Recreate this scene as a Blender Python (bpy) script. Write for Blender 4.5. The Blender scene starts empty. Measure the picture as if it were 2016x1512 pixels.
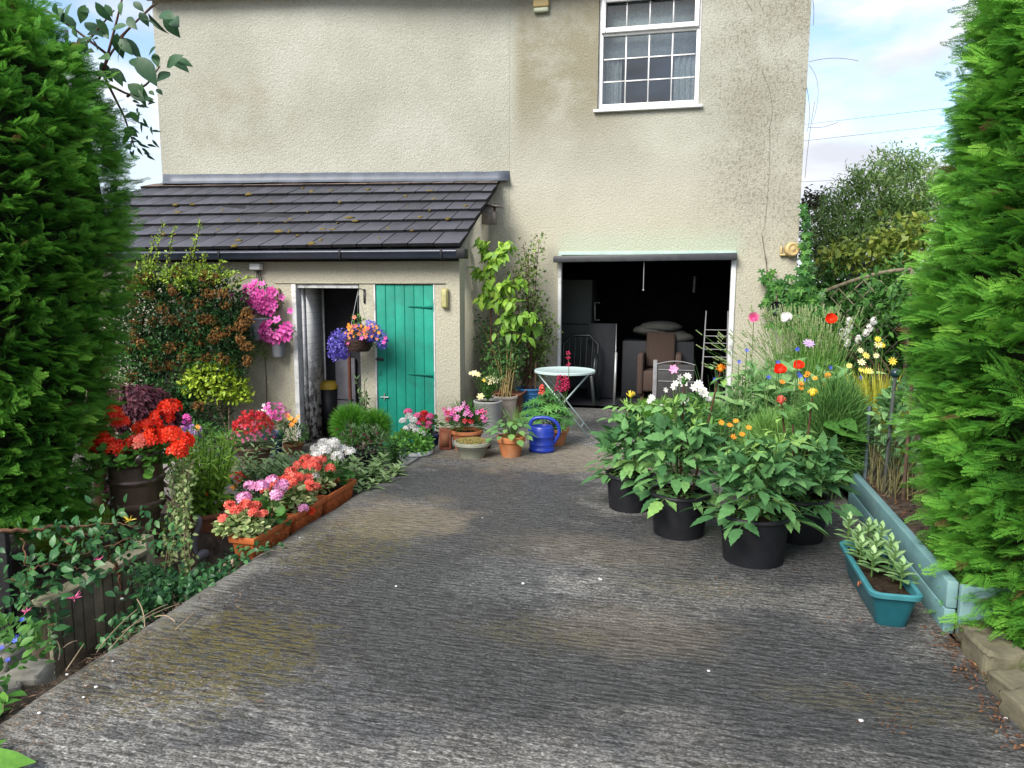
import bpy, math, random
import numpy as np
from mathutils import Matrix, Vector

rng = np.random.default_rng(7)
random.seed(7)
SC = bpy.context.scene
COL = SC.collection

# ------------------------------------------------------------------ camera
FPX, CAMH = 1440.0, 1.6
PITCH, ROLL, YAW = [math.radians(a) for a in (7.7, 0.22, 13.3)]
_cy, _sy = math.cos(YAW), math.sin(YAW)
CW = np.array([-_sy * math.cos(PITCH), _cy * math.cos(PITCH), -math.sin(PITCH)])
_r = np.array([_cy, _sy, 0.0])
_u = np.cross(_r, CW)
CR = math.cos(ROLL) * _r + math.sin(ROLL) * _u
CU = -math.sin(ROLL) * _r + math.cos(ROLL) * _u
CP = np.array([0.0, 0.0, CAMH])
cam = bpy.data.objects.new("camera", bpy.data.cameras.new("camera"))
COL.objects.link(cam)
cam.data.sensor_width = 36.0
cam.data.lens = FPX / 2016 * 36
cam.data.clip_start = 0.05
cam.data.clip_end = 2000
M = Matrix.Identity(4)
for i in range(3):
    M[i][0], M[i][1], M[i][2], M[i][3] = CR[i], CU[i], -CW[i], CP[i]
cam.matrix_world = M
SC.camera = cam

# ------------------------------------------------------------------ exposure
vs = SC.view_settings
vs.view_transform = 'Standard'
vs.look = 'None'
vs.gamma = 1.0
vs.exposure = 1.45
vs.use_curve_mapping = False
try:
    SC.cycles.max_bounces = 6
    SC.cycles.transparent_max_bounces = 12
    SC.cycles.use_denoising = True
    SC.cycles.sample_clamp_indirect = 4.0
except Exception:
    pass

# ------------------------------------------------------------------ sky and sun
SUN_EL, SUN_AZ = math.radians(41), math.radians(206)   # high sun, behind the camera and to its left
world = bpy.data.worlds.new("World")
SC.world = world
world.use_nodes = True
nt = world.node_tree
nt.nodes.clear()
N = nt.nodes.new
out = N('ShaderNodeOutputWorld')
bg = N('ShaderNodeBackground')
bg.inputs['Strength'].default_value = 0.1
sky = N('ShaderNodeTexSky')
sky.sky_type = 'NISHITA'
sky.sun_disc = False
sky.sun_elevation = SUN_EL
sky.sun_rotation = SUN_AZ
tc = N('ShaderNodeTexCoord')
mp = N('ShaderNodeMapping')
mp.inputs['Scale'].default_value = (1.0, 1.0, 2.6)
mp.inputs['Location'].default_value = (0.35, 0.1, 0.33)
nz = N('ShaderNodeTexNoise')
nz.inputs['Scale'].default_value = 3.1
nz.inputs['Detail'].default_value = 8
nz.inputs['Roughness'].default_value = 0.55
nz.inputs['Distortion'].default_value = 0.25
rp = N('ShaderNodeValToRGB')
rp.color_ramp.elements[0].position = 0.40
rp.color_ramp.elements[1].position = 0.55
nz2 = N('ShaderNodeTexNoise')
nz2.inputs['Scale'].default_value = 5.0
nz2.inputs['Detail'].default_value = 6
rp2 = N('ShaderNodeValToRGB')
rp2.color_ramp.elements[0].position = 0.35
rp2.color_ramp.elements[0].color = (3.0, 3.15, 3.5, 1)
rp2.color_ramp.elements[1].position = 0.62
rp2.color_ramp.elements[1].color = (4.6, 4.65, 4.8, 1)
mx = N('ShaderNodeMix')
mx.data_type = 'RGBA'
L = nt.links.new
L(tc.outputs['Generated'], mp.inputs['Vector'])
L(mp.outputs[0], nz.inputs['Vector'])
L(mp.outputs[0], nz2.inputs['Vector'])
L(nz.outputs['Fac'], rp.inputs[0])
L(nz2.outputs['Fac'], rp2.inputs[0])
L(rp.outputs[0], mx.inputs['Factor'])
L(sky.outputs[0], mx.inputs['A'])
L(rp2.outputs[0], mx.inputs['B'])
L(mx.outputs['Result'], bg.inputs['Color'])
L(bg.outputs[0], out.inputs['Surface'])

sl = bpy.data.lights.new("sun", 'SUN')
sl.energy = 2.4
sl.angle = math.radians(32)
sl.color = (1.0, 0.95, 0.87)
so = bpy.data.objects.new("sun", sl)
COL.objects.link(so)
_sd = Vector((math.sin(SUN_AZ) * math.cos(SUN_EL), math.cos(SUN_AZ) * math.cos(SUN_EL), math.sin(SUN_EL)))
so.rotation_euler = _sd.to_track_quat('Z', 'Y').to_euler()
so.location = (-3, -6, 12)

# ------------------------------------------------------------------ pixel helpers (place things where the photo shows them)
def ray(px, py):
    return CW + CR * (px - 1008) / FPX - CU * (py - 756) / FPX
def G(px, py, z=0.0):
    d = ray(px, py)
    return CP + d * ((z - CAMH) / d[2])
def D(px, py, Y):
    d = ray(px, py)
    return CP + d * (Y / d[1])
def up_to(base, py):
    """height above base of the point straight over it that shows at image row py"""
    lo, hi = -1.0, 8.0
    for _ in range(40):
        m = (lo + hi) / 2
        q = np.array([base[0], base[1], base[2] + m]) - CP
        if 756 - FPX * (q @ CU) / (q @ CW) > py: lo = m
        else: hi = m
    return lo
def mpp(base):
    """metres per photo pixel at a point"""
    return float((np.array(base) - CP) @ CW) / FPX

# ------------------------------------------------------------------ mesh builder
class MB:
    def __init__(s):
        s.V = []; s.F = []; s.T = []; s.MI = []; s.TI = []; s.n = 0
    def add(s, V, F, tint=0.5, mi=0):
        V = np.asarray(V, float).reshape(-1, 3); F = np.asarray(F, int)
        s.V.append(V); s.F.append((F + s.n).ravel())
        m, k = F.shape
        s.T.append(np.full(m, k)); s.MI.append(np.full(m, mi))
        s.TI.append(np.broadcast_to(np.asarray(tint, float), (m,)).copy())
        s.n += len(V)
        return s
    def build(s, name, mats, parent=None, smooth=False, bevel=0, world=False, solid=0):
        me = bpy.data.meshes.new(name)
        V = np.concatenate(s.V); F = np.concatenate(s.F); T = np.concatenate(s.T)
        if world and parent is not None:
            V = V - np.array(root_of(parent).location)
        me.vertices.add(len(V)); me.vertices.foreach_set('co', V.ravel())
        me.loops.add(len(F)); me.loops.foreach_set('vertex_index', F.astype(np.int32))
        me.polygons.add(len(T))
        me.polygons.foreach_set('loop_start', np.concatenate([[0], np.cumsum(T)[:-1]]).astype(np.int32))
        me.polygons.foreach_set('loop_total', T.astype(np.int32))
        me.update(calc_edges=True)
        if not isinstance(mats, (list, tuple)): mats = [mats]
        for m in mats: me.materials.append(m)
        me.polygons.foreach_set('material_index', np.concatenate(s.MI).astype(np.int32))
        a = me.attributes.new('tint', 'FLOAT', 'FACE'); a.data.foreach_set('value', np.concatenate(s.TI).astype(np.float32))
        if smooth: me.polygons.foreach_set('use_smooth', np.ones(len(T), bool))
        me.validate()
        o = bpy.data.objects.new(name, me)
        COL.objects.link(o)
        if parent is not None: o.parent = parent
        if bevel:
            b = o.modifiers.new('bevel', 'BEVEL'); b.width = bevel; b.segments = 2; b.limit_method = 'ANGLE'
        if solid:
            b = o.modifiers.new('solid', 'SOLIDIFY'); b.thickness = solid; b.offset = -1
        return o
def root_of(o):
    while o.parent is not None: o = o.parent
    return o
def tag(o, label, cat, group=None, kind=None):
    o['label'] = label; o['category'] = cat
    if group: o['group'] = group
    if kind: o['kind'] = kind
    return o
def empty(name, loc, label, cat, group=None, rz=0.0):
    o = bpy.data.objects.new(name, None)
    o.empty_display_size = 0.1
    COL.objects.link(o)
    o.location = [float(v) for v in loc]; o.rotation_euler = (0, 0, rz)
    return tag(o, label, cat, group)
def copy_tree(o, parent=None):
    c = o.copy(); COL.objects.link(c)
    if parent is not None: c.parent = parent
    for ch in [k for k in COL.objects if k.parent == o]: copy_tree(ch, c)
    return c

def box(mb, a, b, tint=0.5, mi=0, rot=None, piv=None):
    x0, y0, z0 = a; x1, y1, z1 = b
    V = np.array([(x0,y0,z0),(x1,y0,z0),(x1,y1,z0),(x0,y1,z0),(x0,y0,z1),(x1,y0,z1),(x1,y1,z1),(x0,y1,z1)], float)
    if rot is not None:
        p = np.array(piv if piv is not None else V.mean(0)); V = (V - p) @ np.array(rot).T + p
    return mb.add(V, [(0,3,2,1),(4,5,6,7),(0,1,5,4),(1,2,6,5),(2,3,7,6),(3,0,4,7)], tint, mi)
def Rz(a): return np.array(Matrix.Rotation(a, 3, 'Z'))
def Rx(a): return np.array(Matrix.Rotation(a, 3, 'X'))
def Ry(a): return np.array(Matrix.Rotation(a, 3, 'Y'))
def beam(mb, p, q, w, h=None, tint=0.5, mi=0, up=(0, 0, 1)):
    """square bar from p to q"""
    p = np.array(p, float); q = np.array(q, float); d = q - p; d /= np.linalg.norm(d)
    u = np.array(up, float)
    if abs(d @ u) > .95: u = np.array([0, 1.0, 0])
    s = np.cross(d, u); s /= np.linalg.norm(s); t = np.cross(s, d); h = h or w
    V = [e + s * a * w / 2 + t * b * h / 2 for e in (p, q) for a, b in ((-1,-1),(1,-1),(1,1),(-1,1))]
    return mb.add(V, [(0,1,2,3),(7,6,5,4),(0,4,5,1),(1,5,6,2),(2,6,7,3),(3,7,4,0)], tint, mi)
def tube(mb, pts, r, seg=6, tint=0.5, mi=0, cap=True):
    P = np.array(pts, float); n = len(P)
    R = np.broadcast_to(np.asarray(r, float), (n,))
    T = np.gradient(P, axis=0); T /= np.linalg.norm(T, axis=1)[:, None] + 1e-9
    u = np.array([0.3, 0.2, 1.0]) if abs(T[0][2]) < .8 else np.array([1.0, 0.1, 0])
    V = []
    for i in range(n):
        s = np.cross(T[i], u); s /= np.linalg.norm(s) + 1e-9; t = np.cross(s, T[i]); u = t if abs(T[i] @ t) < .9 else u
        a = np.linspace(0, 2 * np.pi, seg, endpoint=False)
        V.append(P[i] + R[i] * (np.cos(a)[:, None] * s + np.sin(a)[:, None] * t))
    V = np.concatenate(V); F = []
    for i in range(n - 1):
        for j in range(seg):
            k = (j + 1) % seg
            F.append((i*seg+j, i*seg+k, (i+1)*seg+k, (i+1)*seg+j))
    mb.add(V, F, tint, mi)
    if cap and seg in (4, 5, 6, 8, 12):
        mb.add(V[-seg:], [list(range(seg))], tint, mi); mb.add(V[:seg], [list(range(seg))[::-1]], tint, mi)
    return mb
def lathe(mb, prof, seg=36, tint=0.5, mi=0, c=(0, 0, 0), sx=1.0, sy=1.0, wob=None):
    P = np.array(prof, float); n = len(P)
    a = np.linspace(0, 2 * np.pi, seg, endpoint=False)
    V = np.zeros((n, seg, 3))
    V[:, :, 0] = P[:, :1] * np.cos(a) * sx; V[:, :, 1] = P[:, :1] * np.sin(a) * sy; V[:, :, 2] = P[:, 1:2]
    if wob is not None: V = wob(V)
    V = V.reshape(-1, 3) + np.array(c)
    i, j = np.meshgrid(np.arange(n - 1), np.arange(seg), indexing='ij'); k = (j + 1) % seg
    F = np.stack([i*seg+j, i*seg+k, (i+1)*seg+k, (i+1)*seg+j], -1).reshape(-1, 4)
    return mb.add(V, F, tint, mi)
def disc(mb, r, z, seg=24, tint=0.5, mi=0, c=(0, 0, 0), sx=1., sy=1., rough=0.0):
    a = np.linspace(0, 2*np.pi, seg, endpoint=False)
    rr = [1.0, 0.66, 0.33]
    V = [np.stack([r*q*np.cos(a)*sx, r*q*np.sin(a)*sy, np.full(seg, z) + (rng.normal(0, rough, seg) if rough else 0)], 1) for q in rr]
    V.append(np.array([[0, 0, z + rough]])); V = np.concatenate(V) + np.array(c)
    for ring in range(2):
        F = [(ring*seg+j, ring*seg+(j+1) % seg, (ring+1)*seg+(j+1) % seg, (ring+1)*seg+j) for j in range(seg)]
        if ring == 0: mb.add(V, F, tint, mi)
        else: mb.add(V, F, tint, mi)
    mb.add(V, [(2*seg+j, 2*seg+(j+1) % seg, 3*seg) for j in range(seg)], tint, mi)
    return mb
def blob(mb, c, r, n=2, jit=0.12, tint=0.5, mi=0, flat=1.0):
    """a rough rounded lump"""
    import bmesh
    bm = bmesh.new(); bmesh.ops.create_icosphere(bm, subdivisions=n, radius=1.0)
    V = np.array([v.co[:] for v in bm.verts]); F = np.array([[v.index for v in f.verts] for f in bm.faces]); bm.free()
    V = V * (1 + rng.normal(0, jit, (len(V), 1))); V = V * np.array(r if hasattr(r, '__len__') else (r, r, r * flat))
    return mb.add(V + np.array(c), F, tint, mi)

# ------------------------------------------------------------------ leaves
def nrm(v): return v / (np.linalg.norm(v, axis=-1, keepdims=True) + 1e-9)
def rdir(n): return nrm(rng.normal(size=(n, 3)))
def leaf(w=.5, rows=4, fold=.15, curl=.2, peak=.8, ser=0.0):
    V = []
    for i in range(rows + 1):
        t = i / rows
        hw = w / 2 * max(math.sin(math.pi * min(t, 1) ** peak), .02 if 0 < i < rows else .03)
        if ser and 0 < i < rows: hw *= 1 - ser * (i % 2)
        zz = -curl * t * t
        V += [(-hw, t, zz + fold * hw), (0, t, zz), (hw, t, zz + fold * hw)]
    F = []
    for i in range(rows):
        a = 3 * i
        F += [(a, a+1, a+4, a+3), (a+1, a+2, a+5, a+4)]
    return np.array(V), np.array(F)
def kite(w=.5, fold=.1, curl=.1):
    V = [(0, 0, 0), (w/2, .45, fold*w), (0, 1, -curl), (-w/2, .45, fold*w)]
    return np.array(V, float), np.array([(0, 1, 2), (0, 2, 3)])
def fan(n=9, w=1.0, ser=.1, cup=.15, notch=True):
    """rounded lobed leaf (geranium): base at the origin, blade along +Y"""
    a = np.linspace(math.radians(-150), math.radians(150), 2*n+1)
    r = np.array([.5 * (1 - (ser if i % 2 else 0)) for i in range(2*n+1)])
    V = [(0, .1, 0)] + [(w*r[i]*math.sin(a[i]), .45 + r[i]*math.cos(a[i]), cup * (r[i]*2)**2 * (.6 + .4*(i % 2))) for i in range(2*n+1)]
    return np.array(V), np.array([(0, i+1, i+2)[::-1] for i in range(2*n)])
def petals(n=5, w=.5, cup=.25, rows=2, inner=0.05, round_=.55):
    """n petals round +Z, radius 1"""
    V = []; F = []
    for k in range(n):
        a = 2 * math.pi * k / n; c, s = math.cos(a), math.sin(a); b = len(V)
        pts = [(inner, 0), (round_, -w/2), (1, -w*.22), (1, w*.22), (round_, w/2)]
        for x, y in pts: V.append((c*x - s*y, s*x + c*y, cup * x * x + (0.04 if k % 2 else 0)))
        F += [(b, b+1, b+2, b+3, b+4)]
    return np.array(V), np.array(F)
def octa():
    V = np.array([(1,0,0),(0,1,0),(-1,0,0),(0,-1,0),(0,0,1),(0,0,-1)], float)
    return V, np.array([(0,1,4),(1,2,4),(2,3,4),(3,0,4),(1,0,5),(2,1,5),(3,2,5),(0,3,5)])
def scatter(mb, tpl, P, Dr, Nr, S, tint=0.5, mi=0):
    """copy a template: its +Y along Dr, its +Z near Nr, size S"""
    V, F = tpl; P = np.asarray(P, float).reshape(-1, 3); n = len(P)
    if n == 0: return mb
    Dr = nrm(np.broadcast_to(np.asarray(Dr, float), (n, 3))); Nr = np.broadcast_to(np.asarray(Nr, float), (n, 3))
    sd = nrm(np.cross(Dr, Nr)); nr = np.cross(sd, Dr)
    S = np.broadcast_to(np.asarray(S, float), (n,))
    W = P[:, None] + S[:, None, None] * (V[None, :, :1] * sd[:, None] + V[None, :, 1:2] * Dr[:, None] + V[None, :, 2:] * nr[:, None])
    FF = (F[None] + (np.arange(n) * len(V))[:, None, None]).reshape(-1, F.shape[1])
    t = np.repeat(np.broadcast_to(np.asarray(tint, float), (n,)), len(F))
    return mb.add(W.reshape(-1, 3), FF, t, mi)
def ell(n, c, r, lo=.55, zmin=-1.0):
    """points through the outer part of an ellipsoid, with the outward direction"""
    d = rdir(n * 3); d = d[d[:, 2] > zmin][:n]
    k = rng.uniform(lo ** 3, 1, len(d)) ** (1 / 3)
    return np.array(c) + d * np.array(r) * k[:, None], d
def bez(p0, p1, p2, n=7):
    t = np.linspace(0, 1, n)[:, None]
    return (1-t)**2 * np.array(p0) + 2*t*(1-t)*np.array(p1) + t*t*np.array(p2)

# ------------------------------------------------------------------ materials
def lin(r, g, b):
    f = lambda c: (c / 12.92 if c <= .04045 else ((c + .055) / 1.055) ** 2.4)
    return (f(r/255), f(g/255), f(b/255), 1)
MATS = {}
def newmat(name):
    m = bpy.data.materials.new(name); m.use_nodes = True
    t = m.node_tree; b = t.nodes['Principled BSDF']; return m, t, b
def node(t, typ, **kw):
    n = t.nodes.new(typ)
    for k, v in kw.items():
        if k in n.inputs: n.inputs[k].default_value = v
        else: setattr(n, k, v)
    return n
def ramp(t, src, stops):
    r = t.nodes.new('ShaderNodeValToRGB'); e = r.color_ramp.elements
    while len(e) < len(stops): e.new(.5)
    for i, (p, c) in enumerate(stops):
        e[i].position = p; e[i].color = c if hasattr(c, '__len__') else (c, c, c, 1)
    t.links.new(src, r.inputs[0]); return r.outputs[0]
def mixc(t, fac, a, b, mode='MIX'):
    m = t.nodes.new('ShaderNodeMix'); m.data_type = 'RGBA'; m.blend_type = mode
    for k, v in (('Factor', fac), ('A', a), ('B', b)):
        i = [q for q in m.inputs if q.name == k and (q.type == ('VALUE' if k == 'Factor' else 'RGBA'))][0]
        if isinstance(v, bpy.types.NodeSocket): t.links.new(v, i)
        else: i.default_value = v
    return [q for q in m.outputs if q.type == 'RGBA'][0]
def noise(t, vec, scale, detail=4, rough=.55, dist=0.0):
    n = node(t, 'ShaderNodeTexNoise', Scale=scale, Detail=detail, Roughness=rough, Distortion=dist)
    if vec is not None: t.links.new(vec, n.inputs['Vector'])
    return n.outputs['Fac']
def coords(t, scale=None, loc=None, kind='Object'):
    c = t.nodes.new('ShaderNodeTexCoord').outputs[kind]
    if scale or loc:
        m = t.nodes.new('ShaderNodeMapping')
        if scale: m.inputs['Scale'].default_value = scale
        if loc: m.inputs['Location'].default_value = loc
        t.links.new(c, m.inputs[0]); c = m.outputs[0]
    return c
def bump(t, b, h, strength=.4, dist=.01):
    n = node(t, 'ShaderNodeBump', Strength=strength, Distance=dist)
    t.links.new(h, n.inputs['Height']); t.links.new(n.outputs[0], b.inputs['Normal'])
def plain(name, col, rough=.5, spec=.4, var=.25, scale=9., bmp=.15, bscale=60., metal=0., dirt=None, tintvar=0.0):
    """one surface colour with uneven wear and a fine grain"""
    if name in MATS: return MATS[name]
    m, t, b = newmat(name)
    co = coords(t)
    n1 = noise(t, co, scale, 6, .6)
    d = tuple(c * (1 - var) for c in col[:3]) + (1,); u = tuple(min(1, c * (1 + var)) for c in col[:3]) + (1,)
    c = ramp(t, n1, [(.3, d), (.7, u)])
    if dirt:
        f = ramp(t, noise(t, co, scale * .6, 7, .7), [(.52, 0.0), (.68, 1.0)])
        c = mixc(t, f, c, dirt)
    if tintvar:
        a = t.nodes.new('ShaderNodeAttribute'); a.attribute_name = 'tint'
        f = ramp(t, a.outputs['Fac'], [(0, 1 - tintvar), (1, 1 + tintvar)])
        c = mixc(t, 1.0, c, f, 'MULTIPLY')
    t.links.new(c, b.inputs['Base Color'])
    b.inputs['Roughness'].default_value = rough; b.inputs['Specular IOR Level'].default_value = spec; b.inputs['Metallic'].default_value = metal
    if bmp: bump(t, b, noise(t, co, bscale, 5, .6), bmp, .006)
    MATS[name] = m
    return m
def leafmat(name, cols, rough=.5, spec=.35, trans=.3, sat=1.0):
    if cols and all(c[1] > c[0] and c[1] > c[2]*1.15 for c in cols): cols = [(min(.8, c[0]*1.45), min(.8, c[1]*1.45), min(.8, c[2]*1.25), 1) for c in cols]
    """leaves or petals: each leaf's own colour from its tint, a little light passing through"""
    if name in MATS: return MATS[name]
    m, t, b = newmat(name)
    a = t.nodes.new('ShaderNodeAttribute'); a.attribute_name = 'tint'
    k = len(cols)
    c = ramp(t, a.outputs['Fac'], [(i / max(k - 1, 1), q) for i, q in enumerate(cols)])
    n = noise(t, coords(t), 40, 3)
    c = mixc(t, 1.0, c, ramp(t, n, [(.3, .8), (.7, 1.15)]), 'MULTIPLY')
    t.links.new(c, b.inputs['Base Color'])
    b.inputs['Roughness'].default_value = rough; b.inputs['Specular IOR Level'].default_value = spec
    tr = t.nodes.new('ShaderNodeBsdfTranslucent'); t.links.new(c, tr.inputs['Color'])
    mx = t.nodes.new('ShaderNodeMixShader'); mx.inputs[0].default_value = trans
    t.links.new(b.outputs[0], mx.inputs[1]); t.links.new(tr.outputs[0], mx.inputs[2])
    t.links.new(mx.outputs[0], t.nodes['Material Output'].inputs['Surface'])
    MATS[name] = m
    return m
# ================================================================== setting materials
def wall_render():
    m, t, b = newmat('pebbledash')
    g = t.nodes.new('ShaderNodeNewGeometry').outputs['Position']
    sep = t.nodes.new('ShaderNodeSeparateXYZ'); t.links.new(g, sep.inputs[0])
    def mr(src, a, bb, c=0., d=1.):
        n = t.nodes.new('ShaderNodeMapRange'); n.interpolation_type = 'SMOOTHSTEP'
        t.links.new(src, n.inputs[0])
        for i, v in zip((1, 2, 3, 4), (a, bb, c, d)): n.inputs[i].default_value = v
        return n.outputs[0]
    def mul(a, bb, op='MULTIPLY'):
        n = t.nodes.new('ShaderNodeMath'); n.operation = op; n.use_clamp = True
        for i, v in enumerate((a, bb)):
            if isinstance(v, bpy.types.NodeSocket): t.links.new(v, n.inputs[i])
            else: n.inputs[i].default_value = v
        return n.outputs[0]
    X, Y, Z = sep.outputs
    big = noise(t, g, .9, 5, .6)
    c = ramp(t, big, [(.3, (.335, .335, .28, 1)), (.52, (.39, .392, .335, 1)), (.72, (.435, .44, .385, 1))])
    # yellower paint on the lower walls, greyer above
    c = mixc(t, mul(mr(Z, 3.6, 1.9), .75), c, (.46, .43, .33, 1))
    # old grey weathering high up between the window and the join of the two walls
    ms = mul(mul(mr(X, -2.35, -2.1), mr(X, -.3, -1.15)), mr(Z, 2.9, 4.1))
    ms = mul(ms, ramp(t, noise(t, g, 1.5, 6, .65), [(.30, 0.1), (.56, 1.)]))
    c = mixc(t, mul(ms, .9), c, (.235, .215, .15, 1))
    ml = mul(mul(mul(mr(X, -6.9, -6.3), mr(X, -4.6, -5.6)), mul(mr(Z, 3.2, 3.6), mr(Z, 4.6, 4.1))), ramp(t, noise(t, g, 2.0, 5, .6), [(.42, 0.), (.6, 1.)]))
    c = mixc(t, mul(ml, .5), c, (.29, .265, .20, 1))
    # fine dark algae specks, thickest towards the right-hand corner
    mp = t.nodes.new('ShaderNodeMapping'); mp.inputs['Scale'].default_value = (1, 1, .55); t.links.new(g, mp.inputs[0])
    sp = ramp(t, noise(t, mp.outputs[0], 34, 3, .65), [(.50, 0.), (.60, 1.)])
    rz = mul(mr(X, -.25, .75), mr(Z, 1.6, 3.0, .25, 1))
    rz = mul(rz, ramp(t, noise(t, g, 2.2, 4, .6), [(.3, .15), (.65, 1.)]))
    c = mixc(t, mul(mul(sp, rz), .9), c, (.105, .10, .08, 1))
    c = mixc(t, mul(rz, .72), c, (.255, .245, .195, 1))
    # green tinge over the garage head and brown grime near the ground
    gg = mul(mul(mr(Z, 2.45, 2.05), mr(Z, 1.9, 2.02)), mul(mr(X, -1.75, -1.5), mr(X, .75, .5)))
    c = mixc(t, mul(gg, .5), c, (.40, .50, .38, 1))
    base = mul(mr(Z, .5, -.2), ramp(t, noise(t, g, 5, 6, .7), [(.4, 0.), (.6, 1.)]))
    c = mixc(t, mul(base, .7), c, (.20, .19, .12, 1))
    cor = mul(mul(mr(X, -2.75, -2.35), mr(X, -1.9, -2.35)), mul(mr(Z, 2.3, 1.2), mr(Y, 8.2, 8.6)))
    cor = mul(cor, ramp(t, noise(t, g, 22, 5, .7), [(.35, .1), (.62, 1.)]))
    c = mixc(t, mul(cor, .75), c, (.25, .235, .12, 1))
    # stones of the dash
    gr = noise(t, g, 78, 3, .6, .4)
    c = mixc(t, 1., c, ramp(t, gr, [(.37, .80), (.60, 1.03)]), 'MULTIPLY')
    t.links.new(c, b.inputs['Base Color'])
    b.inputs['Roughness'].default_value = .9; b.inputs['Specular IOR Level'].default_value = .15
    h = mul(mul(gr, .6), noise(t, g, 38, 3, .6), 'ADD')
    bump(t, b, h, .8, .015)
    return m
WALL = wall_render()
WHITE = plain('white_frame', (.72, .73, .74), .35, .5, .06, 6, .05)
OLDWHITE = plain('old_white_paint', (.55, .56, .56), .5, .3, .15, 7, .2, 40, dirt=(.22, .21, .19, 1))
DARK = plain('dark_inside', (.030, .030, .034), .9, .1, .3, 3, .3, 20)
BLACKP = plain('black_plastic', (.009, .0095, .012), .5, .28, .3, 14, .08)
GREY = plain('grey_metal', (.40, .41, .42), .4, .5, .15, 12, .05, metal=.6)
LEAD = plain('lead_sheet', (.078, .092, .12), .5, .5, .28, 5, .2, 14)

def wallp(mb, o, ang, x0, x1, z0, z1, holes, th, top=None):
    """wall panel with openings; o = point on the line, ang = its direction; front faces -Y when ang = 0"""
    dv = np.array([math.cos(ang), math.sin(ang), 0]); nv = np.array([-math.sin(ang), math.cos(ang), 0])
    P = lambda x, y, z: np.array([o[0], o[1], 0]) + dv * x + nv * y + np.array([0, 0, z])
    xs = sorted({x0, x1, *[h[0] for h in holes], *[h[1] for h in holes]})
    zs = sorted({z0, z1, *[h[2] for h in holes], *[h[3] for h in holes]})
    for i in range(len(xs) - 1):
        for j in range(len(zs) - 1):
            a, b, c, d = xs[i], xs[i+1], zs[j], zs[j+1]
            if any(h[0] - 1e-6 <= a and b <= h[1] + 1e-6 and h[2] - 1e-6 <= c and d <= h[3] + 1e-6 for h in holes): continue
            mb.add([P(a, 0, c), P(b, 0, c), P(b, 0, d), P(a, 0, d)], [(0, 1, 2, 3)])
            mb.add([P(a, th, c), P(b, th, c), P(b, th, d), P(a, th, d)], [(3, 2, 1, 0)])
    for a, b, c, d in holes:
        Q = lambda x, z, y: P(x, y, z)
        for e in (((a, c), (a, d)), ((b, d), (b, c)), ((a, d), (b, d)), ((b, c), (a, c))):
            mb.add([Q(*e[0], 0), Q(*e[1], 0), Q(*e[1], th), Q(*e[0], th)], [(0, 1, 2, 3)])
    for e in (((x0, z0), (x0, z1)), ((x1, z1), (x1, z0)), ((x0, z1), (x1, z1))):
        mb.add([P(e[0][0], 0, e[0][1]), P(e[1][0], 0, e[1][1]), P(e[1][0], th, e[1][1]), P(e[0][0], th, e[0][1])], [(3, 2, 1, 0)])
    return mb

# ================================================================== house
YR = 9.5
AL = math.radians(8.3)
KX = float(D(1003, 400, YR)[0])                       # where the two front walls meet
ZE = 5.28
WX0, WX1, WZ0, WZ1 = -1.165, 0.065, 3.77, 5.12
GX0, GX1, GZ1 = -1.635, 0.585, 2.03
house = empty('house', (-1.0, YR, 0), 'cream pebbledashed two storey house with one white window over an open garage', 'house')
mb = MB()
wallp(mb, (0, YR), 0, KX, 1.285, -.05, ZE, [(WX0, WX1, WZ0, WZ1), (GX0, GX1, -.05, GZ1)], .26)
mb.build('front_wall', WALL, house, world=True)
mb = MB()
LL = 4.72
wallp(mb, (KX, YR), AL, -LL, -.002, -.4, ZE, [], .26)
mb.build('front_wall', WALL, house, world=True)['label'] = 'paler cream front wall above the slate lean-to roof'
LE = np.array([KX - LL * math.cos(AL), YR - LL * math.sin(AL)])
mb = MB()
box(mb, (1.0, YR + .262, -.05), (1.283, 15, ZE))
mb.build('side_wall', WALL, house, world=True); mb = MB(); box(mb, (LE[0] + .04, LE[1] + .30, -.4), (LE[0] + .3, 15, ZE)); mb.build('side_wall', WALL, house, world=True); mb = MB()
box(mb, (LE[0] + .31, 14.7, -.4), (.99, 15, ZE))
mb.build('back_wall', WALL, house, world=True)
# roof and eaves board
mb = MB()
TILE = plain('roof_tile', (.075, .075, .092), .62, .35, .28, 4, .35, 30, tintvar=.35)
rx0, rx1 = LE[0] - .25, 1.5
for i in range(14):
    f0, f1 = i / 14, (i + 1) / 14
    for s in (0, 1):
        ya, yb = (8.75 + 3.4*f0, 8.75 + 3.4*f1 + .03) if s == 0 else (15.55 - 3.4*f0, 15.55 - 3.4*f1 - .03)
        za, zb = ZE + .03 + 1.9*f0, ZE + .03 + 1.9*f1
        sk = .62 if s == 0 else 0
        V = [(rx0, ya - .05, za), (rx1, ya + sk*(1 - f0), za), (rx1, yb + sk*(1 - f1), zb), (rx0, yb - .05, zb)]
        V += [(x, y, z + .045 - .03*(k > 1)) for k, (x, y, z) in enumerate(V)]
        F = [(0,3,2,1),(4,5,6,7),(0,1,5,4),(1,2,6,5),(2,3,7,6),(3,0,4,7)]
        mb.add(V, F if s == 0 else [q[::-1] for q in F], rng.uniform(.3, .7))
mb.build('roof', TILE, house, world=True)
mb = MB()
CREAMP = plain('cream_paint', (.60, .55, .42), .5, .3, .1, 5, .1)
dv = np.array([math.cos(AL), math.sin(AL)])
p0 = LE + np.array([math.sin(AL), -math.cos(AL)]) * .10 - dv * .06
p1 = np.array([KX, YR]) + np.array([math.sin(AL), -math.cos(AL)]) * .10
beam(mb, (*p0, ZE + .035), (*p1, ZE + .035), .2, .08)
beam(mb, (p1[0] + .03, YR - .10, ZE + .035), (1.4, YR - .10, ZE + .035), .2, .08)
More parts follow.
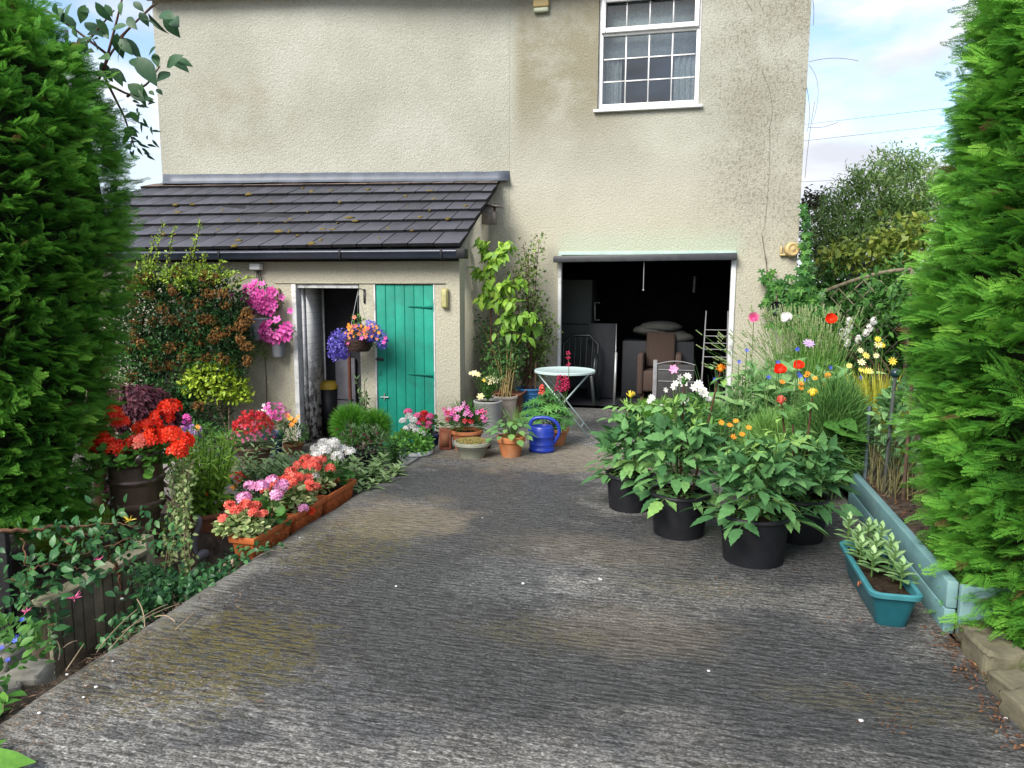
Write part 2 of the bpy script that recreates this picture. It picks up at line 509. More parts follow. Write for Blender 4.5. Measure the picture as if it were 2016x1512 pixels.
mb.build('eaves_board', CREAMP, house, world=True, bevel=.006)

# window
def glassmat(name, refl=.06, tint=(.88, .92, .94, 1)):
    m, t, b = newmat(name)
    g = t.nodes.new('ShaderNodeBsdfGlossy'); g.inputs['Roughness'].default_value = .02
    tr = t.nodes.new('ShaderNodeBsdfTransparent'); tr.inputs[0].default_value = tint
    fr = t.nodes.new('ShaderNodeFresnel'); fr.inputs[0].default_value = 1.55
    ad = node(t, 'ShaderNodeMath', operation='ADD'); t.links.new(fr.outputs[0], ad.inputs[0]); ad.inputs[1].default_value = refl
    mx = t.nodes.new('ShaderNodeMixShader'); t.links.new(ad.outputs[0], mx.inputs[0])
    t.links.new(tr.outputs[0], mx.inputs[1]); t.links.new(g.outputs[0], mx.inputs[2])
    t.links.new(mx.outputs[0], t.nodes['Material Output'].inputs['Surface'])
    return m
GLASS = glassmat('window_glass')
mb = MB()
y0, y1 = YR + .045, YR + .115
zt = 4.70                                             # transom
fw = .055
for a, b in (((WX0+.002, y0, WZ0+.002), (WX0+fw, y1, WZ1-.002)), ((WX1-fw, y0, WZ0+.002), (WX1-.002, y1, WZ1-.002)),
             ((WX0+fw+.001, y0, WZ0+.002), (WX1-fw-.001, y1, WZ0+.075)), ((WX0+fw+.001, y0, WZ1-.06), (WX1-fw-.001, y1, WZ1-.002)),
             ((WX0+fw+.001, y0, zt-.05), (WX1-fw-.001, y1, zt+.012))):
    box(mb, a, b)
wf = mb.build('window_frame', WHITE, house, world=True, bevel=.006)
mb = MB()                                             # opening top light stands proud of the frame
ys = YR + .005
for a, b in (((WX0+.03, ys, zt-.02), (WX0+.085, y0-.002, WZ1-.03)), ((WX1-.085, ys, zt-.02), (WX1-.03, y0-.002, WZ1-.03)),
             ((WX0+.087, ys, zt-.02), (WX1-.087, y0-.002, zt+.04)), ((WX0+.087, ys, WZ1-.085), (WX1-.087, y0-.002, WZ1-.03))):
    box(mb, a, b)
mb.build('opening_sash', WHITE, wf, world=True, bevel=.008)
mb = MB()
gx0, gx1 = WX0 + fw, WX1 - fw
for k in range(1, 4):
    x = gx0 + (gx1 - gx0) * k / 4
    box(mb, (x-.008, y0+.02, WZ0+.076), (x+.008, y0+.03, zt-.051)); box(mb, (x-.008, y0+.02, zt+.041), (x+.008, y0+.03, WZ1-.087))
for k in range(1, 3):
    z = WZ0 + .076 + (zt - .127 - WZ0) * k / 3
    for q in range(4):
        a = gx0 + (gx1-gx0)*q/4; b = gx0 + (gx1-gx0)*(q+1)/4
        box(mb, (a + .009, y0+.02, z-.008), (b - .009, y0+.03, z+.008))
mb.build('glazing_bars', WHITE, wf, world=True)
mb = MB()
for za, zb in ((WZ0+.076, zt-.051), (zt+.013, WZ1-.061)): mb.add([(gx0+.001, y0+.034, za), (gx1-.001, y0+.034, za), (gx1-.001, y0+.034, zb), (gx0+.001, y0+.034, zb)], [(0, 1, 2, 3)])
mb.build('window_pane', GLASS, wf, world=True)
mb = MB(); box(mb, (WX0-.045, YR-.055, WZ0-.035), (WX1+.045, YR+.043, WZ0-.001))
mb.build('window_sill', WHITE, wf, world=True, bevel=.008)
# curtains, blind and the room behind
def folds(mb, x0, x1, z0, z1, y, amp=.02, n=40, per=.07):
    xs = np.linspace(x0, x1, n); yy = y + amp * np.sin((xs - x0) / per * 2*np.pi) + rng.normal(0, amp*.15, n)
    V = np.concatenate([np.stack([xs, yy, np.full(n, z0)], 1), np.stack([xs, yy, np.full(n, z1)], 1)])
    return mb.add(V, [(i, i+1, n+i+1, n+i) for i in range(n-1)])
CURT = leafmat('curtain_cloth', [(.72, .80, .79, 1), (.76, .84, .82, 1)], .8, .1, .35)
for a, b in ((gx0 - .03, gx0 + .21), (gx1 - .26, gx1 + .03)):
    folds(MBc := MB(), a, b, WZ0 + .02, WZ1, YR + .30)
    MBc.build('curtain', CURT, house, smooth=True, world=True)
mb = MB(); box(mb, (gx0 - .02, YR + .24, zt - .27), (gx1 + .02, YR + .243, WZ1))
mb.build('roller_blind', CURT, house, world=True)
mb = MB()
ROOM = plain('bedroom_wall', (.16, .155, .16), .9, .1, .2, 2, 0)
def room(mb, a, b):
    x0, y0, z0 = a; x1, y1, z1 = b
    V = [(x0,y0,z0),(x1,y0,z0),(x1,y1,z0),(x0,y1,z0),(x0,y0,z1),(x1,y0,z1),(x1,y1,z1),(x0,y1,z1)]
    mb.add(V, [(0,1,2,3),(7,6,5,4),(2,1,5,6),(3,2,6,7),(0,3,7,4)])
room(mb, (-2.0, YR + .262, 3.1), (.9, 13, 5.25)); mb.build('bedroom', ROOM, house, world=True)

# garage inside
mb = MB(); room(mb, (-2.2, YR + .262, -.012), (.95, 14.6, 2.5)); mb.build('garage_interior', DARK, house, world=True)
for a, b in (((GX0+.002, YR-.02, -.04), (GX0+.045, YR+.06, GZ1-.045)), ((GX1-.06, YR-.02, -.04), (GX1-.002, YR+.10, GZ1-.045))):
    mb = MB(); box(mb, a, b); mb.build('garage_jamb', OLDWHITE, house, world=True, bevel=.004)
mb = MB(); box(mb, (GX0+.003, YR-.012, GZ1-.043), (GX1-.003, YR+.05, GZ1-.001))
PALEG = plain('pale_green_paint', (.36, .50, .44), .6, .3, .15, 6, .1)
mb.build('garage_lintel', PALEG, house, world=True, bevel=.003)
mb = MB()
DGREY = plain('dark_grey_steel', (.035, .037, .042), .45, .5, .3, 8, .1)
tl, tr = D(1090, 511, YR - .12), D(1451, 505.5, YR - .08)
beam(mb, tl, tr, .09, .075)
V = [tl + [0, .05, .02], tr + [0, .05, .02], tr + [0, 2.0, .04], tl + [0, 2.0, .04]]
mb.add(V + [v + np.array([0, 0, .03]) for v in V], [(0,3,2,1),(4,5,6,7),(1,2,6,5),(2,3,7,6),(3,0,4,7),(0,1,5,4)])
mb.build('up_and_over_door', DGREY, house, world=True, bevel=.006)
mb = MB(); q = D(1268, 516, YR - .06); tube(mb, [q, q + [0, 0, -.34]], .005, 5); blob(mb, q + [0, 0, -.35], .012)
mb.build('pull_cord', GREY, house, world=True)

# ================================================================== lean-to
YL = 8.1
LX1 = float(D(905, 600, YL)[0])
LX0 = -8.3
COURT = -.40
lean = empty('lean_to', (-4.5, YL, COURT), 'low cream outhouse with dark tiled roof built against the house', 'outhouse')
DX0, DX1 = float(D(575, 600, YL)[0]), float(D(708, 600, YL)[0])
PX0, PX1 = float(D(736, 600, YL)[0]), float(D(856.5, 600, YL)[0])
DZ = 1.605
mb = MB(); wallp(mb, (0, YL), 0, LX0, LX1, COURT - .1, 1.97, [(DX0, DX1, COURT - .1, DZ), (PX0, PX1, COURT - .1, DZ)], .2)
mb.build('front_wall', WALL, lean, world=True)
mb = MB()
for xa, xb in ((LX1 - .2, LX1 - .001), (LX0 + .001, LX0 + .2)):
    mb = MB()
    V = [(xa, YL+.202, COURT-.1), (xb, YL+.202, COURT-.1), (xb, YR+.05, COURT-.1), (xa, YR+.05, COURT-.1),
         (xa, YL+.202, 2.06), (xb, YL+.202, 2.06), (xb, YR+.05, 2.90), (xa, YR+.05, 2.90)]
    mb.add(V, [(0,3,2,1),(4,5,6,7),(0,1,5,4),(1,2,6,5),(2,3,7,6),(3,0,4,7)]); mb.build('side_wall', WALL, lean, world=True)
mb = MB()
box(mb, (float(D(541, 557, YL)[0]), YL - .012, DZ + .004), (float(D(877, 557, YL)[0]), YL - .002, DZ + .02))
mb.build('door_lintel', WALL, lean, world=True)
# tiled roof: seven courses of slabs between its four corners
TL = np.array([-7.05, 8.80, 2.93]); TR = np.array([-2.40, 9.47, 2.93])
BR = D(908, 487, YL - .2); BL = D(-30, 500, YL - .2)
mb = MB()
rows = [0, .085, .225, .37, .515, .66, .815, 1.0]
up = np.array([0, -.5, .86])
def rp_(u, v): return (TL*(1-u) + TR*u) * (1-v) + (BL*(1-u) + BR*u) * v
for i in range(7):
    va, vb = max(rows[i] - .05, 0), rows[i+1]
    n = 17 if i == 0 else 18 + i // 2
    off = .5 / n if i % 2 else 0
    us = [0] + [k / n + off for k in range(0 if off else 1, n)] + [1]
    for k in range(len(us) - 1):
        if us[k+1] - us[k] < 1e-6: continue
        a, b = us[k] + .0011, us[k+1] - .0011
        ex = rng.uniform(-.0015, .002) + (.004 if k == len(us) - 2 else 0); lift = rng.uniform(0, .003); tw = rng.normal(0, .001, 4)
        q = [rp_(a, va), rp_(b, va), rp_(b, vb + ex), rp_(a, vb + ex)]
        hb, ht = .006, .018
        lo = [q[0] + up*hb*.2, q[1] + up*hb*.2, q[2] + up*(.020 + lift), q[3] + up*(.020 + lift)]
        hi = [q[0] + up*ht, q[1] + up*ht, q[2] + up*(.060 + lift + tw[2]), q[3] + up*(.060 + lift + tw[3])]
        tn = rng.uniform(.25, .75)
        mb.add(np.array(lo + hi), [(0,1,2,3),(7,6,5,4),(1,0,4,5)], tn, 1 if i == 0 else 0); mb.add(np.array(lo + hi), [(2,1,5,6),(0,3,7,4)], tn, 2)
        mb.add(np.array([lo[3], lo[2], hi[2], hi[3]]), [(0, 1, 2, 3)], tn, 2)
SLATE = plain('concrete_slate', (.066, .068, .084), .68, .3, .16, 9, .3, 45, tintvar=.34)
SLEDGE = plain('tile_edge_shadow', (.022, .021, .024), .85, .1, .3, 20, .3, 60)  # shadow lines of the courses put into this colour; tile joints share it
SLATE2 = plain('weathered_slate', (.165, .125, .105), .8, .2, .3, 6, .4, 45, dirt=(.24, .19, .16, 1), tintvar=.3)
roof = mb.build('roof', [SLATE, SLATE2, SLEDGE], lean, world=True)
mb = MB()                                             # underside so nothing shows through
V = [rp_(0.01, 0.02), rp_(.99, 0.02), rp_(.99, .985), rp_(0.01, .985)]
mb.add([v - up*.075 for v in V] + [v - up*.045 for v in V], [(0,1,2,3),(7,6,5,4),(0,4,5,1),(1,5,6,2),(2,6,7,3),(3,7,4,0)])
mb.build('roof_deck', DARK, lean, world=True)
mb = MB()
MOSSM = plain('roof_moss', (.15, .115, .035), .95, .05, .5, 60, .8, 150)
for k in range(64):
    i = rng.integers(1, 7); v = rows[i+1] - abs(rng.normal(0, .035)) if rng.random() < .7 else rng.uniform(.1, .98)
    u = rng.beta(2.2, 1.3)
    p = rp_(u, v) + up*(.045); s = rng.uniform(.010, .042)
    mb = MB(); blob(mb, p, (s*rng.uniform(.7, 2.2), s*1.0, s*.6), 1, .25); mb.build('moss_clump', MOSSM, roof, world=True)
# lead flashing against the house wall
mb = MB()
fa = np.array([LE[0] + .02, LE[1]]); nv = np.array([math.sin(AL), -math.cos(AL)])
fb = np.array([KX + .0, YR])
def fl(p, o, z): return (p[0] + nv[0]*o, p[1] + nv[1]*o, z)
nn = 30
V = []
for k in range(nn + 1):
    u = k / nn; p = fa*(1-u) + fb*u; w = rng.normal(0, .003)
    V += [fl(p, .006, 3.065 + w), fl(p, .02 + w*.5, 2.985), fl(p, .045, 2.945 + w), fl(p, .10, 2.935 + w)]
F = []
for k in range(nn):
    for j in range(3): a = 4*k + j; F.append((a, a+1, a+5, a+4))
mb.add(V, F)
mb.build('lead_flashing', LEAD, lean, smooth=True, world=True, solid=.004)
# gutter
mb = MB()
gl, gr = D(-40, 506, YL - .2), D(917, 499, YL - .2)
zc = gr[2]
GUT = plain('gutter_plastic', (.028, .035, .055), .28, .6, .2, 4, .05)
prof = [(-.055, .048), (-.058, .012), (-.05, .008), (-.048, -.04), (-.035, -.052), (.035, -.052), (.055, .048), (.048, .048), (.03, -.044), (-.04, -.044), (-.048, .04)]
V = [(x, YL - .2 + a, zc + b) for x in (gl[0], gr[0]) for a, b in prof]; n = len(prof)
mb.add(V, [(j, (j+1) % n, n + (j+1) % n, n + j) for j in range(n)])
gut = mb.build('gutter', GUT, lean, world=True)
mb = MB(); box(mb, (gr[0] - .10, YL - .262, zc - .056), (gr[0] + .012, YL - .14, zc + .052)); mb.build('gutter_end_cap', BLACKP, gut, world=True, bevel=.008)
for px in (668, 868, 430, 200):
    x = D(px, 500, YL - .26)[0]; mb = MB()
    box(mb, (x - .012, YL - .264, zc - .06), (x + .012, YL - .256, zc + .05)); box(mb, (x - .012, YL - .255, zc - .066), (x + .012, YL - .05, zc - .058))
    mb.build('gutter_bracket', BLACKP, gut, world=True, bevel=.003)
mb = MB(); box(mb, (LX0 - .3, YL - .055, 1.87), (LX1 - .002, YL - .012, 1.995)); mb.build('fascia_shadow', BLACKP, lean, world=True)  # black strip: the dark shadow below the gutter is in its colour
# open doorway: jamb, painted brick reveal, things beyond
mb = MB(); box(mb, (DX0 + .003, YL - .012, COURT), (DX0 + .062, YL + .10, DZ - .003)); box(mb, (DX0 + .064, YL + .02, DZ - .05), (DX1 - .02, YL + .10, DZ - .003))
box(mb, (DX1 - .028, YL + .05, COURT), (DX1 - .003, YL + .12, DZ - .003))
mb.build('door_frame', OLDWHITE, lean, world=True, bevel=.004)
def brickmat():
    m, t, b = newmat('painted_brick')
    g = t.nodes.new('ShaderNodeNewGeometry').outputs['Position']
    mp = t.nodes.new('ShaderNodeMapping'); mp.inputs['Rotation'].default_value = (0, math.radians(90), math.radians(90)); t.links.new(g, mp.inputs[0])
    sp = t.nodes.new('ShaderNodeSeparateXYZ'); t.links.new(g, sp.inputs[0])
    cb = t.nodes.new('ShaderNodeCombineXYZ'); t.links.new(sp.outputs[1], cb.inputs[0]); t.links.new(sp.outputs[2], cb.inputs[1])
    br = node(t, 'ShaderNodeTexBrick', Scale=1.0)
    br.inputs['Brick Width'].default_value = .225; br.inputs['Row Height'].default_value = .078; br.inputs['Mortar Size'].default_value = .004
    br.inputs['Color1'].default_value = (1, 1, 1, 1); br.inputs['Color2'].default_value = (.9, .9, .9, 1); br.inputs['Mortar'].default_value = (.72, .72, .72, 1)
    t.links.new(cb.outputs[0], br.inputs['Vector'])
    c = mixc(t, 1., (.84, .85, .86, 1), br.outputs['Color'], 'MULTIPLY')
    f = ramp(t, noise(t, g, 9, 6, .7), [(.47, 0.), (.53, 1.)])
    mr = t.nodes.new('ShaderNodeMapRange'); t.links.new(sp.outputs[2], mr.inputs[0])
    for i, v in zip((1, 2, 3, 4), (1.0, .0, 0, 1)): mr.inputs[i].default_value = v
    mu = node(t, 'ShaderNodeMath', operation='MULTIPLY'); t.links.new(f, mu.inputs[0]); t.links.new(mr.outputs[0], mu.inputs[1])
    c = mixc(t, mu.outputs[0], c, ramp(t, noise(t, g, 25, 2), [(.45, (.05, .022, .018, 1)), (.6, (.11, .10, .09, 1))]))
    t.links.new(c, b.inputs['Base Color']); b.inputs['Roughness'].default_value = .75
    bump(t, b, br.outputs['Color'], .35, .006)
    return m
mb = MB(); box(mb, (DX0 - .15, YL + .205, COURT), (DX0 + .075, YL + .62, 2.0))
box(mb, (DX0 + .0625, YL + .102, COURT), (DX0 + .0745, YL + .2045, DZ - .052))
mb.build('brick_partition', brickmat(), lean, world=True)
mb = MB(); box(mb, (DX0 + .02, YL + .624, COURT), (DX0 + .085, YL + .67, 1.9)); mb.build('inner_door', OLDWHITE, lean, world=True)
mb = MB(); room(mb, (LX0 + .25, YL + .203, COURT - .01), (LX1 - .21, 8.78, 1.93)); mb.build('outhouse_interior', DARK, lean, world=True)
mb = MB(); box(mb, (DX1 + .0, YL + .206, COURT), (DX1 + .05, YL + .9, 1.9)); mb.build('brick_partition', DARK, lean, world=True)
# green plank door
mb = MB(); n = 6; w = (PX1 - PX0 - .05) / n
GREEN = plain('green_door_paint', (.010, .225, .160), .6, .25, .20, 3.5, .25, 26, dirt=(.016, .155, .115, 1), tintvar=.2)
for k in range(n):
    a = PX0 + .024 + k * w
    box(mb, (a + .0022, YL + .012 + rng.uniform(0, .003), COURT + .06), (a + w - .0022, YL + .045, DZ - .008), rng.uniform(.2, .8))
gd = mb.build('plank_door', GREEN, lean, world=True, bevel=.004)
mb = MB(); box(mb, (PX0 + .03, YL + .047, COURT + .05), (PX1 - .03, YL + .06, DZ - .01)); mb.build('door_ledge', DARK, gd, world=True)
mb = MB(); box(mb, (PX0 + .003, YL - .006, COURT), (PX0 + .02, YL + .08, DZ - .002)); box(mb, (PX1 - .02, YL - .006, COURT), (PX1 - .003, YL + .08, DZ - .002))
mb.build('door_frame', OLDWHITE, lean, world=True, bevel=.003)
for py in (605, 739):
    z = D(830, py, YL)[2]; x0 = D(803, py, YL)[0]; mb = MB()
    V = [(x0, YL + .003, z + .006), (PX1 - .025, YL + .003, z - .022), (PX1 - .025, YL + .003, z + .022), (x0, YL + .003, z + .012)]
    V += [(a, YL + .0115, c) for a, b, c in V]
    mb.add(V, [(0,1,2,3),(7,6,5,4),(0,4,5,1),(1,5,6,2),(2,6,7,3),(3,7,4,0)])
    tube(mb, [(PX1 - .02, YL - .002, z - .05), (PX1 - .02, YL - .002, z + .05)], .008, 6)
    mb.build('strap_hinge', GREEN, gd, world=True)
mb = MB(); z = D(745, 707, YL)[2]; x = D(742, 707, YL)[0]
RUST = plain('rusty_iron', (.10, .065, .045), .8, .3, .5, 40, .4, 90)
tube(mb, [(x - .015, YL - .002, z), (x + .085, YL - .002, z)], .009, 6); box(mb, (x, YL + .001, z - .02), (x + .075, YL + .0115, z + .02)); mb.build('door_bolt', DGREY, gd, world=True)
mb = MB(); z = D(757, 782, YL)[2]; x = D(757, 782, YL)[0]
tube(mb, [(x - .05, YL + .002, z), (x + .05, YL + .002, z)], .007, 6); tube(mb, [(x, YL + .002, z - .04), (x, YL + .002, z + .05)], .007, 6); mb.build('door_latch', GREY, gd, world=True)
mb = MB(); z = D(747, 734, YL)[2]; x = D(747, 734, YL)[0]; box(mb, (x - .018, YL + .004, z - .03), (x + .018, YL + .0115, z + .03)); mb.build('lock_plate', GREEN, gd, world=True, bevel=.003)

# ------------------------------------------------------------------ fittings on the walls
def lampbox(name, px0, px1, py0, py1, Y, dep, col, label, cat, cap=None):
    a = D(px0, py1, Y); b = D(px1, py0, Y)
    r = empty(name, ((a[0]+b[0])/2, Y, a[2]), label, cat)
    mb = MB(); box(mb, (a[0], Y - dep, a[2] + (cap or 0)), (b[0], Y - .002, b[2])); mb.build('casing', col, r, world=True, bevel=.018)
    return r, a, b
YEL = plain('aged_yellow_plastic', (.48, .36, .16), .45, .4, .08, 4, .03)
OLIVE = plain('old_ivory_plastic', (.33, .29, .12), .5, .4, .2, 8, .05)
r, a, b = lampbox('alarm_box', 1051, 1083, -60, 28, YR - .001, .07, YEL, 'beige alarm box high on the house wall left of the window', 'alarm box', .06)
mb = MB(); box(mb, (a[0] + .006, YR - .065, a[2]), (b[0] - .006, YR - .003, a[2] + .058)); mb.build('lens', plain('sage_plastic', (.34, .38, .27), .4), r, world=True, bevel=.015)
r, a, b = lampbox('wall_lamp', 871, 884, 568, 607, YL - .001, .06, OLIVE, 'tall ivory bulkhead lamp beside the green door', 'lamp')
mb = MB(); box(mb, (a[0] + .015, YL - .068, a[2] + .02), (b[0] - .015, YL - .0615, b[2] - .02)); mb.build('lens', plain('ivory_lens', (.40, .38, .18), .3), r, world=True, bevel=.003)
r, a, b = lampbox('wall_lamp', 541, 553, 567, 607, YL - .001, .06, plain('tan_plastic', (.27, .21, .12), .5), 'tan bulkhead lamp behind the pink petunias left of the open doorway', 'lamp')
mb = MB(); box(mb, (a[0] + .012, YL - .068, a[2] + .02), (b[0] - .015, YL - .0615, b[2] - .02)); mb.build('lens', plain('tan_lens', (.36, .31, .2), .35), r, world=True, bevel=.003)
r, a, b = lampbox('junction_box', 498, 519, 518, 532, YL - .001, .09, WHITE, 'small white junction box under the gutter with dangling wires', 'junction box')
mb = MB()
for k in range(3):
    p = np.array([(a[0]+b[0])/2 + .02*k, YL - .03, a[2]])
    tube(mb, bez(p, p + [.02, -.03, -.12], p + [-.05 + .05*k, .01, -.2]), .006, 5)
mb.build('wires', BLACKP, r, world=True, smooth=True)
# round beige alarm sounder at the house corner
c = D(1557, 491, YR - .06)
r = empty('alarm_sounder', (c[0], YR, c[2] - .08), 'round beige sounder fixed at the right corner of the house', 'alarm sounder')
mb = MB(); V0 = []
lathe(mb, [(.0, .075), (.018, .073), (.03, .066), (.055, .064), (.062, .07), (.078, .066), (.086, .045), (.086, 0), (.0, 0)], 32)
mb.V[-1] = mb.V[-1] @ Rx(math.radians(90)).T @ Rz(math.radians(22)).T + c + [0, .03, 0]
mb.build('horn', YEL, r, world=True, smooth=True)
mb = MB(); box(mb, (c[0] - .12, YR - .05, c[2] - .075), (c[0] - .02, YR - .002, c[2] - .05)); box(mb, (c[0] + .03, YR - .04, c[2] - .03), (c[0] + .11, YR - .002, c[2] + .03)); box(mb, (c[0] - .115, YR - .03, c[2] - .045), (c[0] - .09, YR - .002, c[2] + .04)); mb.build('bracket', YEL, r, world=True, bevel=.008)
# bird box on the side wall of the lean-to
c = D(985, 420, 9.1)
r = empty('bird_box', (LX1, 9.1, c[2] - .14), 'weathered grey wooden bird box high on the outhouse end wall', 'bird box')
OLDWOOD = plain('weathered_wood', (.20, .175, .16), .85, .2, .3, 18, .5, 80)
bx0 = LX1 + .002; z0, z1 = D(985, 441, 9.1)[2], D(985, 403, 9.1)[2]
x1 = bx0 + .17
mb = MB()
box(mb, (bx0, 9.03, z0), (x1 - .022, 9.045, z1 - .01)); box(mb, (bx0, 9.16, z0), (x1 - .022, 9.175, z1 - .01)); box(mb, (bx0, 9.047, z0), (x1 - .022, 9.158, z0 + .015))
mb.build('case', OLDWOOD, r, world=True)
mb = MB(); box(mb, (x1 - .02, 9.03, z0), (x1 - .005, 9.175, z0 + (z1 - z0)*.62)); mb.build('front_panel', OLDWOOD, r, world=True)
mb = MB(); beam(mb, (bx0, 9.1, z1 + .012), (x1 + .07, 9.1, z1 - .03), .2, .014); mb.build('lid', OLDWOOD, r, world=True)
# ================================================================== ground and driveway
def gz(x, y):
    """height of the garden soil left of the driveway (x below -2.45)"""
    x = np.asarray(x, float); y = np.asarray(y, float)
    ss = lambda v, a, b: np.clip((v - a) / (b - a), 0, 1) ** 2 * (3 - 2*np.clip((v - a) / (b - a), 0, 1))
    low = -.40 + 0*x
    strip = ss(x, -2.95, -2.6) * ss(y, 3.3, 3.7) * (1 - ss(y, 5.6, 6.2))
    z = low + strip * (.40 - .06)
    bed = (1 - ss(x, -3.24, -3.18)) * ss(y, 2.9, 3.1) * (1 - ss(y, 4.6, 5.4))
    z = z + bed * .24
    near = 1 - ss(y, 2.25, 2.75)
    z = z * (1 - near) + near * (-.03)
    pit = ss(x, -3.24, -3.18) * (1 - ss(x, -2.75, -2.55)) * ss(y, 2.5, 2.9) * (1 - ss(y, 3.4, 3.8))
    return z - .12 * pit
SOIL = plain('garden_soil', (.060, .047, .036), .95, .1, .5, 14, .9, 70, dirt=(.11, .095, .075, 1))
def sheet(name, xs, ys, f, mat):
    X, Y = np.meshgrid(xs, ys); Z = f(X, Y)
    V = np.stack([X, Y, Z], -1).reshape(-1, 3); nx, ny = len(xs), len(ys)
    i, j = np.meshgrid(np.arange(ny - 1), np.arange(nx - 1), indexing='ij')
    F = np.stack([i*nx+j, i*nx+j+1, (i+1)*nx+j+1, (i+1)*nx+j], -1).reshape(-1, 4)
    o = MB().add(V, F).build(name, mat, smooth=True); o['kind'] = 'structure'; return o
xs = np.concatenate([[-300, -60, -20], np.linspace(-10, -2.0, 90), [-1, 0, 1, 1.4, 2, 4, 8, 20, 60, 300]])
ys = np.concatenate([[-60, -20, -5], np.linspace(0, 9, 100), [12, 20, 40, 100, 300]])
def gf(X, Y):
    Z = gz(np.clip(X, -10, -2.0), Y); Z = Z + rng.normal(0, .008, X.shape)
    Z = np.where(X > -2.3, -.16, Z)
    return np.where((X > 1.3), -.02, Z)
sheet('ground', xs, ys, gf, SOIL)

def drivemat():
    m, t, b = newmat('brushed_concrete')
    g = t.nodes.new('ShaderNodeNewGeometry').outputs['Position']
    sp = t.nodes.new('ShaderNodeSeparateXYZ'); t.links.new(g, sp.inputs[0])
    mp = t.nodes.new('ShaderNodeMapping'); mp.inputs['Scale'].default_value = (2.5, 11, 1); mp.inputs['Rotation'].default_value = (0, 0, math.radians(4)); t.links.new(g, mp.inputs[0])
    rid = noise(t, mp.outputs[0], 4.6, 5, .55, .35)          # the tamping ridges across the drive
    wv = node(t, 'ShaderNodeTexWave', Scale=8.5, Distortion=5.0, Detail=3.0); wv.bands_direction = 'Y'; wv.inputs['Detail Scale'].default_value = 1.6
    mpw = t.nodes.new('ShaderNodeMapping'); mpw.inputs['Rotation'].default_value = (0, 0, math.radians(4)); mpw.inputs['Scale'].default_value = (.5, 1, 1); t.links.new(g, mpw.inputs[0]); t.links.new(mpw.outputs[0], wv.inputs['Vector'])
    ra = node(t, 'ShaderNodeMath', operation='MULTIPLY_ADD'); t.links.new(wv.outputs['Fac'], ra.inputs[0]); ra.inputs[1].default_value = .11; ra.inputs[2].default_value = -.055
    rb = node(t, 'ShaderNodeMath', operation='ADD'); t.links.new(rid, rb.inputs[0]); t.links.new(ra.outputs[0], rb.inputs[1]); rid = rb.outputs[0]
    mp2 = t.nodes.new('ShaderNodeMapping'); mp2.inputs['Scale'].default_value = (1, 1.5, 1); t.links.new(g, mp2.inputs[0])
    agg = noise(t, mp2.outputs[0], 85, 6, .78)
    fine = noise(t, g, 150, 3, .7)
    big = noise(t, g, 1.0, 6, .6, .4)
    c = ramp(t, agg, [(.36, (.062, .060, .058, 1)), (.47, (.125, .122, .115, 1)), (.55, (.19, .186, .177, 1)), (.66, (.31, .303, .29, 1))])
    vo = node(t, 'ShaderNodeTexVoronoi', Scale=78.0); t.links.new(mp2.outputs[0], vo.inputs['Vector'])
    sv = t.nodes.new('ShaderNodeSeparateColor'); t.links.new(vo.outputs['Color'], sv.inputs[0])
    c = mixc(t, .85, c, ramp(t, sv.outputs[0], [(.0, .40), (.45, .85), (.8, 1.2), (.95, 1.4), (1., 1.8)]), 'MULTIPLY')
    def spot(x, y, rx, ry, soft=.5, nsc=2.4, amt=.55):
        """uneven patch with its own outline on the slab"""
        vm = node(t, 'ShaderNodeVectorMath', operation='SUBTRACT'); t.links.new(g, vm.inputs[0]); vm.inputs[1].default_value = (x, y, 0)
        vd = node(t, 'ShaderNodeVectorMath', operation='DIVIDE'); t.links.new(vm.outputs[0], vd.inputs[0]); vd.inputs[1].default_value = (rx, ry, 1)
        ln = node(t, 'ShaderNodeVectorMath', operation='LENGTH'); t.links.new(vd.outputs[0], ln.inputs[0])
        ad = node(t, 'ShaderNodeMath', operation='MULTIPLY_ADD'); t.links.new(noise(t, mp2.outputs[0], nsc, 6, .65, .3), ad.inputs[0]); ad.inputs[1].default_value = amt * 4; t.links.new(ln.outputs['Value'], ad.inputs[2])
        return ramp(t, ad.outputs[0], [(min(.99, .1 + amt*1.0), 1.), (min(1., .1 + amt*1.0 + soft), 0.)]) if False else ramp2(ad.outputs[0], amt*2 + .55, amt*2 + .55 + soft)
    def ramp2(src, a, bb):
        n = t.nodes.new('ShaderNodeMapRange'); n.interpolation_type = 'SMOOTHSTEP'; t.links.new(src, n.inputs[0])
        for i, v in zip((1, 2, 3, 4), (a, bb, 1, 0)): n.inputs[i].default_value = v
        return n.outputs[0]
    def mul(a, bb, op='MULTIPLY'):
        n = t.nodes.new('ShaderNodeMath'); n.operation = op; n.use_clamp = True
        for i, v in enumerate((a, bb)):
            if isinstance(v, bpy.types.NodeSocket): t.links.new(v, n.inputs[i])
            else: n.inputs[i].default_value = v
        return n.outputs[0]
    # damp dark patches
    damp = spot(-1.4, 3.3, 1.5, 1.5, .4)
    for a in ((-.75, 2.85, 1.0, .6), (-1.5, 5.5, 1.3, .9), (.5, 3.05, 1.1, .7), (-1.2, 4.7, 1.0, 1.0), (.3, 4.55, 1.4, .7)):
        damp = mul(damp, spot(*a), 'MAXIMUM')
    c = mixc(t, mul(damp, .85), c, mixc(t, 1., c, (.40, .42, .47, 1), 'MULTIPLY'))
    # bare pale concrete near the camera and patches of worn laitance
    pale = mul(spot(-.55, 1.75, 1.9, .75, .4), spot(-1.7, 2.05, 1.1, .7, .5), 'MAXIMUM')
    pale = mul(pale, spot(-.75, 3.75, .5, .35, .6), 'MAXIMUM'); pale = mul(pale, spot(-1.0, 7.2, 1.6, .75, .5), 'MAXIMUM')
    c = mixc(t, mul(pale, .8), c, mixc(t, 1., c, (1.75, 1.75, 1.75, 1), 'MULTIPLY'))
